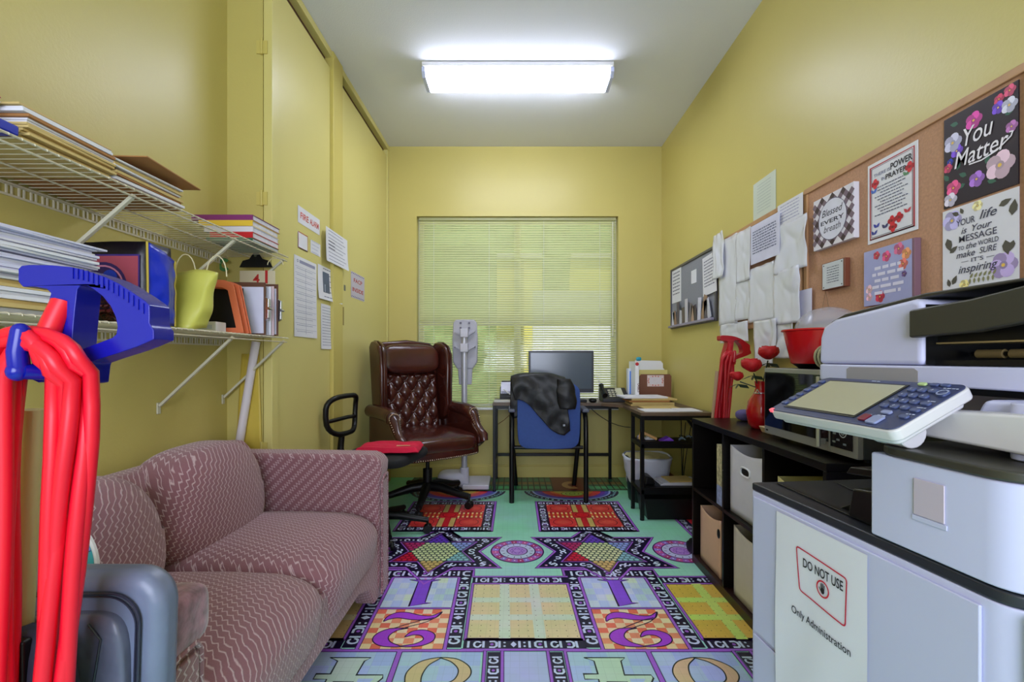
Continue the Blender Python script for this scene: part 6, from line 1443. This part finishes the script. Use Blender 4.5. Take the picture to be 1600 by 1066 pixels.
# upper right block with rounded front corner
B0 = .336
slab('upper_block', rr(B0, S1+.004, -.002, T1-.06, .050, corners=(1, 0, 0, 0)), .7535, .897, CW_, bevel=.004)
slab('upper_block_cap', rr(B0-.003, S1+.008, -.006, T1-.06, .055, corners=(1, 0, 0, 1)), .8975, .913, CGR, bevel=.004)
for a in (.0,): pass
st = G().box(.415, .462, -.0045, -.0022, .815, .872).build('sensor_window', mat('pinkish_window', (196, 184, 200), .3), cop, bevel=.002, **K)
G().box(.412, .465, -.0040, -.0021, .806, .814).build('window_lip', CW_, cop, bevel=.001, **K)
G().box(S1+.0042, S1+.006, .05, .30, .85, .89).build('side_label_bar', CYL, cop, **K)
# black output trays on the deck
g = G(); g.prism([(0, 0), (.34, 0), (.34, .006), (0, .006)], .7525, .757, 'xy'); 
slab('deck_ridge', [(.02, .05), (.32, .03), (.33, .04), (.03, .062)], .7525, .7555, CBK, bevel=.001)
slab('deck_plate', [(.03, .20), (.28, .14), (.30, .40), (.03, .40)], .7525, .7550, _m['deck_charcoal'], bevel=.001)
ot = G(); ot.prism([(.25, .7525), (.335, .7525), (.335, .822), (.262, .812)], .03, .32, 'xz'); ot.build('output_tray', CBK, cop, bevel=.006, **K)
G().prism([(.225, .829), (.335, .842), (.335, .858), (.235, .845)], .05, .34, 'xz').build('upper_tray', CBK, cop, bevel=.003, **K)
G().prism([(.200, .7525), (.255, .7525), (.255, .785)], .06, .30, 'xz').build('tray_stop', CBK, cop, bevel=.002, **K)
G().box(.325, .335, .02, .34, .80, .89).build('tray_support', CBK, cop, **K)
# rear column carrying the scanner
slab('rear_column', rr(.04, S1-.02, .36, T1, .02), .914, 1.008, CW_)
nk = G().prism([(.40, .93), (.56, .914), (.57, .914), (.57, 1.000), (.43, .995)], .10, .358, 'xz').build('panel_neck', CW_, cop, bevel=.008, **K)
slab('main_housing', rr(.475, .585, .075, .40, .02), .914, .996, CW_)
G().box(.05, .60, .16, T1-.02, .9965, 1.008).build('scanner_gap', CBK, cop, **K)
sc0, sc1 = .05, .62; ST = .13
slab('scanner_bed', rr(sc0, sc1, ST, T1, .02), 1.009, 1.046, CW_, bevel=.004)
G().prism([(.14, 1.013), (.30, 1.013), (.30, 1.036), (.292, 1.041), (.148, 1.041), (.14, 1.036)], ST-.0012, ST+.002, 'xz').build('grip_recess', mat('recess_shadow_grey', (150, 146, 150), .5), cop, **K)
# document feeder
fd = [(sc0+.004, 1.0465), (sc0+.298, 1.0465), (sc0+.298, 1.185), (sc0+.275, 1.190), (sc0+.02, 1.150), (sc0+.006, 1.12)]
fd = [(sc0+.002, 1.047), (.303, 1.047), (.303, 1.165), (.285, 1.172), (.10, 1.150), (sc0+.016, 1.135), (sc0+.006, 1.11)]
adf = G().prism(fd, ST+.004, T1-.01, 'xz').build('document_feeder', CW_, cop, bevel=.010, seg=3, **K)
G().prism([(sc0+.010, 1.138), (.10, 1.153), (.285, 1.175), (.44, 1.180), (.44, 1.186), (.285, 1.184), (.10, 1.162), (sc0+.010, 1.147)], ST+.03, T1-.005, 'xz').build('feeder_lid', CGR, cop, bevel=.003, **K)
g = G().prism([(.304, 1.047), (.60, 1.047), (.60, 1.060), (.304, 1.056)], ST+.03, T1-.02, 'xz'); g.build('feeder_base', CBK, cop, **K)
G().box(.304, .60, .34, T1-.02, 1.061, 1.20).build('feeder_back', CBK, cop, **K)
G().box(.304, .60, .165, .172, 1.084, 1.128).build('feeder_mouth', CBK, cop, **K)
G().box(.3032, .3045, ST+.012, T1-.02, 1.048, 1.160).build('feeder_side', CBK, cop, **K)
G().box(.306, .60, .160, .164, 1.086, 1.089).build('feeder_strip', mat('tan_rubber', (150, 128, 84), .6), cop, **K)
for k in range(5): G().cyl((.32+.052*k, ST+.10, 1.068), (.362+.052*k, ST+.10, 1.068), .008, n=14).build('roller', mat('tan_rubber', (150, 128, 84), .6), cop, smooth=50, **K)
G().cyl((.31, ST+.10, 1.068), (.60, ST+.10, 1.068), .004, n=10).build('roller_shaft', CBK, cop, **K)
tr_ = [(.292, 1.098), (.292, 1.150), (.40, 1.158), (.52, 1.176), (.62, 1.190), (.62, 1.150), (.50, 1.118), (.40, 1.103)]
G().prism(tr_, ST-.012, ST+.012, 'xz').build('document_tray_edge', CGR, cop, bevel=.004, **K)
G().prism([(.34, 1.130), (.62, 1.172), (.62, 1.180), (.34, 1.140)], ST+.013, T1-.08, 'xz').build('document_tray', CBK, cop, bevel=.002, **K)
G().prism([(.40, 1.148), (.50, 1.158), (.50, 1.170), (.41, 1.156)], ST+.06, ST+.14, 'xz').build('paper_guide', CBK, cop, bevel=.003, **K)
# tilted control panel
Ml = PM[cop].inverted()
A_ = Vector((.542, .978, .950)); dF = Vector((.104, -.9946, 0)); nF = Vector((.9946, .104, 0)); upv = (nF*.13+Vector((0, 0, .067))).normalized(); nrm = dF.cross(upv).normalized()
if nrm.z < 0: nrm = -nrm
PW, PH = .290, .152
def panelpt(a, b, c): return A_+dF*(a*PW)+upv*(b*PH)+nrm*c
def pbox(name, a0, a1, b0, b1, c0, c1, m, par, bevel=.002, r=None):
    if r:
        pts = rr(a0*PW, a1*PW, b0*PH, b1*PH, r); g = G(); n = len(pts)
        g.add([A_+dF*x+upv*y+nrm*c for c in (c0, c1) for x, y in pts], [(i, (i+1) % n, n+(i+1) % n, n+i) for i in range(n)]+[tuple(range(n-1, -1, -1)), tuple(range(n, 2*n))])
    else:
        g = G(); g.add([panelpt(a, b, c) for a in (a0, a1) for b in (b0, b1) for c in (c0, c1)], [(0, 1, 3, 2), (4, 6, 7, 5), (0, 4, 5, 1), (2, 3, 7, 6), (0, 2, 6, 4), (1, 5, 7, 3)])
    return g.build(name, m, par, bevel=bevel)
cpn = pbox('panel_body', 0, 1, 0, 1, -.022, -.002, CYL, cop, .004, r=.014)
pbox('panel_underside', .04, .96, .06, .94, -.034, -.0225, CYL, cop, .004, r=.012)
pbox('panel_face', .006, .994, .012, .985, -.0018, .0002, mat('slate_blue_face', (58, 66, 104), .35), cpn, .001, r=.014)
pbox('screen_frame', .10, .70, .11, .90, .0003, .0018, CBK, cpn, .0008)
pbox('touch_screen', .115, .685, .145, .865, .0019, .0028, mat('lcd_grey_green', (176, 174, 150), .22), cpn, .0004)
KEY = mat('key_blue_grey', (76, 88, 132), .3); KEY2 = mat('key_light', (140, 150, 190), .3)
for i in range(6): pbox('side_key', .025, .075, .18+.125*i, .25+.125*i, .0003, .0035, KEY, cpn, .001, r=.004)
for i in range(4):
    for j in range(3): pbox('number_key', .735+.062*j, .782+.062*j, .38+.125*i, .45+.125*i, .0003, .0040, KEY, cpn, .001, r=.0045)
for (a0, a1, b0, b1, m_) in ((.735, .785, .08, .20, mat('red_edged_key', (120, 40, 60), .3)), (.80, .87, .05, .20, KEY2), (.80, .86, .26, .32, KEY2), (.925, .975, .22, .28, KEY), (.925, .975, .36, .42, KEY), (.925, .975, .50, .56, KEY), (.93, .975, .70, .80, KEY), (.74, .79, .90, .95, mat('green_lit_key', (180, 206, 140), .3)), (.81, .86, .90, .95, KEY), (.87, .92, .90, .95, KEY)):
    pbox('function_key', a0, a1, b0, b1, .0003, .0040, m_, cpn, .001, r=.0035)
pbox('power_lamp', .012, .045, -.004, .05, -.006, .0012, mat('pink_lamp', (236, 96, 110), .3, emit=.6), cpn, .001)
pp = Print(panelpt(0, 0, .0004), dF, upv, nrm)
for i in range(4):
    for j in range(3): pp.text('123456789*0#'[(3-i)*3+j], (.758+.062*j)*PW, (.40+.125*i)*PH, .006, (214, 220, 240), 22)
for (a, b, q) in ((.93, .31, .05), (.93, .45, .05), (.93, .59, .05), (.80, .22, .06), (.90, .87, .08), (.42, .935, .06), (.74, .21, .03)): pp.scribble(a*PW, (a+q)*PW, b*PH, .0022, (190, 198, 224), 1)
pp.ring(.952*PW, .75*PH, .006, .0085, (150, 160, 196), 22)
pp.build('key_print', cpn)
# neck under the panel
hg = G(); c0 = panelpt(.66, .45, -.034); c1 = panelpt(.86, .45, -.034)
hg.cyl(c0+Vector((0, 0, -.012)), c1+Vector((0, 0, -.012)), .026, n=20); hg.build('hinge', CYL, cop, smooth=50, bevel=.002)
G().prism([(.34, .930), (.56, .925), (.56, .985), (.38, .975)], .055, .10, 'xz').build('panel_bracket', CYL, cop, bevel=.006, **K)
# notice taped to the front door
MF = PM[cop]; R3 = MF.to_3x3(); u_ = R3 @ Vector((1, 0, 0)); nn = R3 @ Vector((0, -1, 0))
def sp(px, tt=-.007):                                   # s for an image column on the front plane
    base = MF @ Vector((0, tt, 0)); k = (px-CX)/F; return (k*base.y-base.x)/(u_.x-k*u_.y)
s0, s1 = sp(1215), sp(1356); tp = .672
def zf(px, py): s = sp(px); Y = (MF @ Vector((s, -.007, 0))).y; return HC-(py-CY)/F*Y
zt = zf(1356, 868); zb = .33; wN = s1-s0
nm = G(); 
def nf(u, v, o=0): return MF @ Vector((s0+wN*u, -.0075-o-.010*max(0, .35-u)*(.3+.7*v)-.004*math.sin(u*5+v*3)**2*v, zt+(zb-zt)*v))
nm.grid(nf, 12, 14); nm.grid(lambda u, v: nf(u, v, .0008), 12, 14)
no = tag(nm.build('notice', mat('white_notice', (226, 226, 236), .5), None, smooth=60), 'white notice reading DO NOT USE Only Administration on the copier front', 'notice')
pr = Print(MF @ Vector(((s0+s1)/2, -.0085, (zt+zb)/2)), u_, (0, 0, 1), nn, base=.0012)
pr.bend = lambda x, y: (lambda u, v: .010*max(0, .35-u)*(.3+.7*v)+.004*math.sin(u*5+v*3)**2*v)(x/wN+.5, .5-y/(zt-zb))
H = zt-zb
def nx(px): return sp(px)-(s0+s1)/2
def nz(px, py): return zf(px, py)-(zt+zb)/2
q = [(1247, 853), (1326, 905), (1324, 980), (1252, 922)]
pts = [(nx(a), nz(a, b)) for a, b in q]
rp = []
for i in range(4):
    p0, p1, p2 = Vector(pts[i-1]), Vector(pts[i]), Vector(pts[(i+1) % 4]); r = .007
    a = p1+(p0-p1).normalized()*r; b = p1+(p2-p1).normalized()*r
    for t in (0, .33, .67, 1): c = a*(1-t)**2+p1*2*t*(1-t)+b*t*t; rp.append((c.x, c.y))
dense = []
for i in range(len(rp)):
    a, b = Vector(rp[i]), Vector(rp[(i+1) % len(rp)]); k = max(1, int((b-a).length/.01))
    for j in range(k): c = a.lerp(b, j/k); dense.append((c.x, c.y))
pr.line(dense, .0028, (196, 26, 56), 3, True)
cxn = (nx(1256)+nx(1322))/2
pr.text('DO NOT USE', cxn, nz(1289, 905), .026, (26, 22, 30), 3, bold=.014, width=nx(1320)-nx(1257))
hx_, hz_ = nx(1288), nz(1288, 921)
pr.ring(hx_, hz_, .0135, .0165, (206, 24, 50), 3, n=30); pr.disc(hx_, hz_-.0035, .0048, (20, 14, 18), 4, ry=.006)
for a_, l_ in ((-.0036, .0095), (-.0012, .0115), (.0012, .0110), (.0036, .009)): pr.line([(hx_+a_, hz_-.001), (hx_+a_*1.3, hz_+l_)], .0019, (20, 14, 18), 4)
pr.line([(hx_-.004, hz_-.005), (hx_-.009, hz_+.001)], .002, (20, 14, 18), 4)
pr.text('Only Administration', (nx(1240)+nx(1332))/2, nz(1286, 988)-.004, .022, (26, 26, 34), 3, bold=.006, width=nx(1332)-nx(1240))
pr.build('print', no)
# ---------------------------------------------------------------- upright vacuum cleaners (foreground blue, far red)
def vacuum(label, loc, rz, hm_, cm_, pm_, bm_, bag=(-.045, .43, .098, .265), spread=1.0, lw=1.0):
    t = thing('vacuum_cleaner', label, 'vacuum cleaner', loc, rz)
    def q(px, py): return ((px-45)/711*.6, 1.026-(py-600)/711*.6)
    out = [q(*a) for a in ((28, 420), (33, 415), (45, 413.5), (80, 414), (111, 417), (141, 425), (165, 433), (185, 443), (210, 459), (226, 470), (233, 477), (233.5, 492), (233, 504), (236, 510), (240, 516), (240, 530), (215, 541), (192, 549), (160, 559), (137, 567), (135, 572), (132, 599), (123, 601), (118, 580), (112, 572), (95, 566), (75, 590), (60, 598), (47, 592), (50, 560), (60, 521), (70, 490), (79, 458), (72, 451), (56, 448), (35, 448), (28, 440))]
    hol = [q(*a) for a in ((120, 452), (125, 446), (134, 445), (146, 452), (160, 463), (172, 478), (180, 495), (183, 510), (181, 522), (174, 528), (150, 537), (122, 547), (115, 546), (112, 538), (114, 510), (117, 480))]
    h = G().prism(out, -.018, .018, 'xz', hole=hol).build('handle', hm_, t, local=True, bevel=.007, seg=3)
    g = G()
    for i in range(15):
        f = i/14; a = Vector(q(111+110*f, 421+55*f**1.6)); g.box(a.x, a.x+.0035, -.0195, -.0175, a.y-.012, a.y+.002)
    g.build('grip_ribs', hm_, h, local=True)['kind'] = 'stuff'
    hk = G(); a = (.037, 1.093); b = (.033, 1.044); hk.tube([(a[0], -.062, a[1]), (.5*(a[0]+b[0]), -.064, .5*(a[1]+b[1])), (b[0], -.060, b[1]), ], [.0095, .010, .0105], n=12)
    hk.cyl((b[0]+.004, -.060, b[1]), (b[0]+.03, -.005, b[1]-.006), .010); hk.pillow((a[0], -.062, a[1]), (.0095, .0095, .010), 1, 1, 12, 8); hk.pillow((b[0], -.062, b[1]), (.0108, .011, .012), 1, 1, 12, 8)
    hk.build('cord_hook', hm_, t, local=True, smooth=50)
    # pole down to the cleaner body
    G().cyl((-.0175, .004, .99), (-.072, .02, .30), .0125, n=18).build('pole', pm_, t, local=True, smooth=40)
    # cord: one long loop after another over the hook
    g = G(); tops = [(-.004, .062, 0), (.008, .090, .4), (-.014, .050, .2), (.014, .074, .8), (-.024, .098, 1.2), (.002, .056, 1.7), (-.034, .083, 2.3)]
    for k, (xl, xr, ph_) in enumerate(tops):
        xr = .02+(xr-.02)*lw; yk = -.056+.012*(k % 3); zt_ = 1.092-.005*(k % 4); ze = .40+.03*k; bl = xl-.018*spread; br = .004+.56*(xr-.03)-.02*(spread-1); pts = []
        for i in range(13):                             # left strand up
            f = i/12; z = ze+(zt_-.05-ze)*f; pts.append((bl+(xl-bl)*f+.004*math.sin(f*5+ph_), yk+.004*math.sin(f*7+k), z))
        for i in range(1, 10):
            a = PI-PI*i/10; pts.append(((xl+xr)/2+(xr-xl)/2*math.cos(a), yk-.004, zt_-.05+.05*math.sin(a)))
        for i in range(13):
            f = 1-i/12; z = ze+(zt_-.05-ze)*f; e = min(1, f*1.15); pts.append((br+(xr-br)*e**1.1+.004*math.sin(f*4+ph_), yk+.014+.004*math.sin(f*6+k), z))
        for i in range(1, 6):
            a = -PI*i/6; pts.append(((bl+br)/2+(br-bl)/2*math.cos(a), yk+.010, ze-.02*math.sin(-a)))
        g.tube(pts, .0088, n=8, closed=True)
    g.build('cord', cm_, t, local=True, smooth=60)
    G().tube([(.040, -.012, 1.135), (.036, -.02, 1.11), (.030, -.03, 1.075)], .013, n=8).build('cord_wrap', cm_, t, local=True, smooth=50)
    # bag and floor head
    def bw(p): return Vector((p.x*(1-.18*p.z/.25), p.y, p.z))
    if bag:
        G().pillow((bag[0], .002, bag[1]), (bag[2], .026, bag[3]), .45, .5, 28, 18, bw).build('dust_bag', bm_, t, local=True, smooth=60)
        G().box(-.075, .0, -.026, -.012, .62, .69).build('bag_clamp', BLKPL, t, local=True, bevel=.004)
    G().pillow((-.045, -.02, .11), (.10, .055, .07), .6, .5, 28, 12).build('motor_housing', hm_, t, local=True, smooth=60)
    G().prism([(-.165, .004), (.075, .004), (.075, .05), (.06, .075), (-.15, .075), (-.165, .05)], -.075, .065, 'xz').build('floor_head', BLKPL, t, local=True, bevel=.012, seg=3)
    for s_ in (-.15, .06): G().cyl((s_-.01, .050, .031), (s_+.01, .050, .031), .030, n=18).build('wheel', BLKPL, t, local=True, bevel=.003)
    return t
RC = mat('red_rubber_cord', (232, 14, 46), .4); BH = mat('blue_gloss_plastic', (8, 20, 150), .25); RH = mat('red_gloss_plastic', (176, 14, 28), .3)
vacuum('upright vacuum cleaner with blue handle and red cord in the left foreground', (-.642, .618, 0), 0, BH, RC, mat('cream_pole', (196, 178, 120), .4), mat('dark_slate_cloth', (44, 42, 62), .75, bump=.3, bscale=40))
v2 = vacuum('red upright vacuum cleaner with hanging red cord beyond the cube shelf', (1.111, 2.463, 0), math.radians(8), RH, mat('dark_red_cord', (190, 20, 34), .45), mat('red_pole', (180, 150, 120), .4), mat('red_bag_cloth', (196, 16, 34), .7), bag=(-.020, .22, .09, .15), spread=2.3, lw=.3)
# ---------------------------------------------------------------- grey chair in the left foreground
GL = mat('grey_leatherette', (108, 116, 140), .36, noise_amt=.14, scale=8, bump=.5, bscale=13); GL2 = mat('grey_leatherette_inner', (96, 100, 122), .38, noise_amt=.2, scale=7, bump=.9, bscale=13)
ch = thing('padded_chair', 'grey leatherette chair back with zip seam in the left foreground', 'chair', (-.66, .69, 0), 0)
cxh, cyh, hwh, z0h, z1h = -.656, .702, .128, .36, .742
def cb_(scale, dy, y_amp, dz=0):
    def fn(u, v):
        a = -PI+2*PI*u; ex = .38
        X = math.copysign(abs(math.cos(a))**ex, math.cos(a)); Z = math.copysign(abs(math.sin(a))**ex, math.sin(a)); r = v
        hx_ = hwh*scale*(1-.08*(1-Z*r)/2)
        return (cxh+hx_*X*r, cyh+dy-y_amp*(1-r**4)*1.0, (z0h+z1h)/2+dz+(z1h-z0h)/2*scale*Z*r)
    return fn
def mirror(fn, yc): return lambda u, v: (fn(1-u, v)[0], 2*yc-fn(1-u, v)[1], fn(1-u, v)[2])
f1 = cb_(1, -.012, .034)
g = G(); g.grid(f1, 56, 10, closed_u=True); g.grid(mirror(f1, cyh), 56, 10, closed_u=True)
n0 = 56*10; m0 = 56*11+56*10
for i in range(56):
    pass
g2 = G().pillow((cxh, cyh, (z0h+z1h)/2), (hwh, .055, (z1h-z0h)/2), .5, .34, 56, 30, lambda p: Vector((p.x*(1+.05*p.z/.2), p.y, p.z)))
def roundslab(x, z, hx_, hz_, y0, y1, n=9, r=.05): pts = rr(x-hx_, x+hx_, z-hz_, z+hz_, r, n); return pts
zc_ = (z0h+z1h)/2; hz_ = (z1h-z0h)/2
bk = G().prism([(a+.05*(b-zc_)*1.0*(1 if a > cxh else -1)*.6, b) for a, b in rr(cxh-hwh, cxh+hwh, z0h, z1h, .055, 10)], cyh-.032, cyh+.018, 'xz').build('backrest', GL, ch, bevel=.020, seg=5)
def ipts(k, r=.045): return [(a+.05*(b-zc_)*(1 if a > cxh else -1)*.6, b) for a, b in rr(cxh-hwh+k, cxh+hwh-k, z0h+k, z1h-k, r, 10)]
G().pillow((cxh, cyh-.036, zc_-.008), (hwh-.038, .014, hz_-.045), .35, .3, 48, 20, lambda p: Vector((p.x, p.y-.006*noise.noise(Vector((p.x*14, 3, p.z*16))), p.z))).build('inner_pad', GL2, bk, smooth=70)
for k, r_ in ((.026, .0022), (.031, .0016)): G().tube([(a, cyh-.0365, b) for a, b in ipts(k)], r_, n=6, closed=True).build('zip_seam', mat('dark_zip', (40, 42, 60), .4), bk, smooth=60)
G().tube([(cxh+.045, cyh-.052, z1h-.062), (cxh+.062, cyh-.051, z1h-.085), (cxh+.052, cyh-.052, z1h-.15), (cxh+.03, cyh-.050, z1h-.22), (cxh+.02, cyh-.048, z0h+.05)], .0016, n=6).build('panel_seam', _m['dark_zip'], bk, smooth=60)
G().box(cxh-.115, cxh+.115, cyh-.052, cyh-.034, .03, .355).build('seat', GL, ch, bevel=.008, seg=3)
for x in (cxh-.12, cxh+.11):
    G().cyl((x, cyh-.022, 0), (x, cyh-.022, .362), .011).build('leg', BLACK, ch); G().cyl((x, cyh+.008, 0), (x, cyh+.008, .362), .009).build('leg', BLACK, ch)
# round printed board leaning on the sofa end
dc = Vector((-.832, .800, .694)); rd = .096
bd_ = thing('round_board', 'round white-rimmed card with blue and teal print behind the grey chair', 'card', (-.832, .80, .61))
def dsk(r, y0, y1): return [(dc.x+r*math.cos(a), dc.z+r*math.sin(a)) for a in [2*PI*i/48 for i in range(48)]]
G().prism(dsk(rd, 0, 0), dc.y, dc.y+.006, 'xz').build('disc', WHITE, bd_, bevel=.001)
p = Print((dc.x, dc.y, dc.z), (1, 0, 0), (0, 0, 1), (0, -1, 0))
p.disc(0, 0, rd-.005, (60, 172, 186), 1, n=44)
an = [PI*.10+PI*.80*i/20 for i in range(21)]; p.poly([((rd-.006)*math.cos(a), (rd-.006)*math.sin(a)) for a in an]+[(-.05, .016), (0, .008), (.05, .016)], (126, 150, 232), 2)
p.line([(-.086, .028), (-.05, .015), (0, .008), (.05, .015), (.086, .028)], .0014, (30, 50, 110), 3); p.line([(.045, .075), (.06, .06), (.066, .04)], .002, (230, 236, 250), 3)
p.disc(-.055, -.04, .026, (206, 214, 244), 2); p.disc(-.055, -.045, .014, (80, 190, 160), 3); p.ring(-.055, -.04, .025, .027, (40, 60, 120), 3)
for x, y in ((.04, -.01), (.06, -.03), (-.01, -.02), (.02, -.05)): p.line([(x, y), (x+.012, y+.004)], .0016, (20, 90, 110), 3)
p.build('print', bd_)
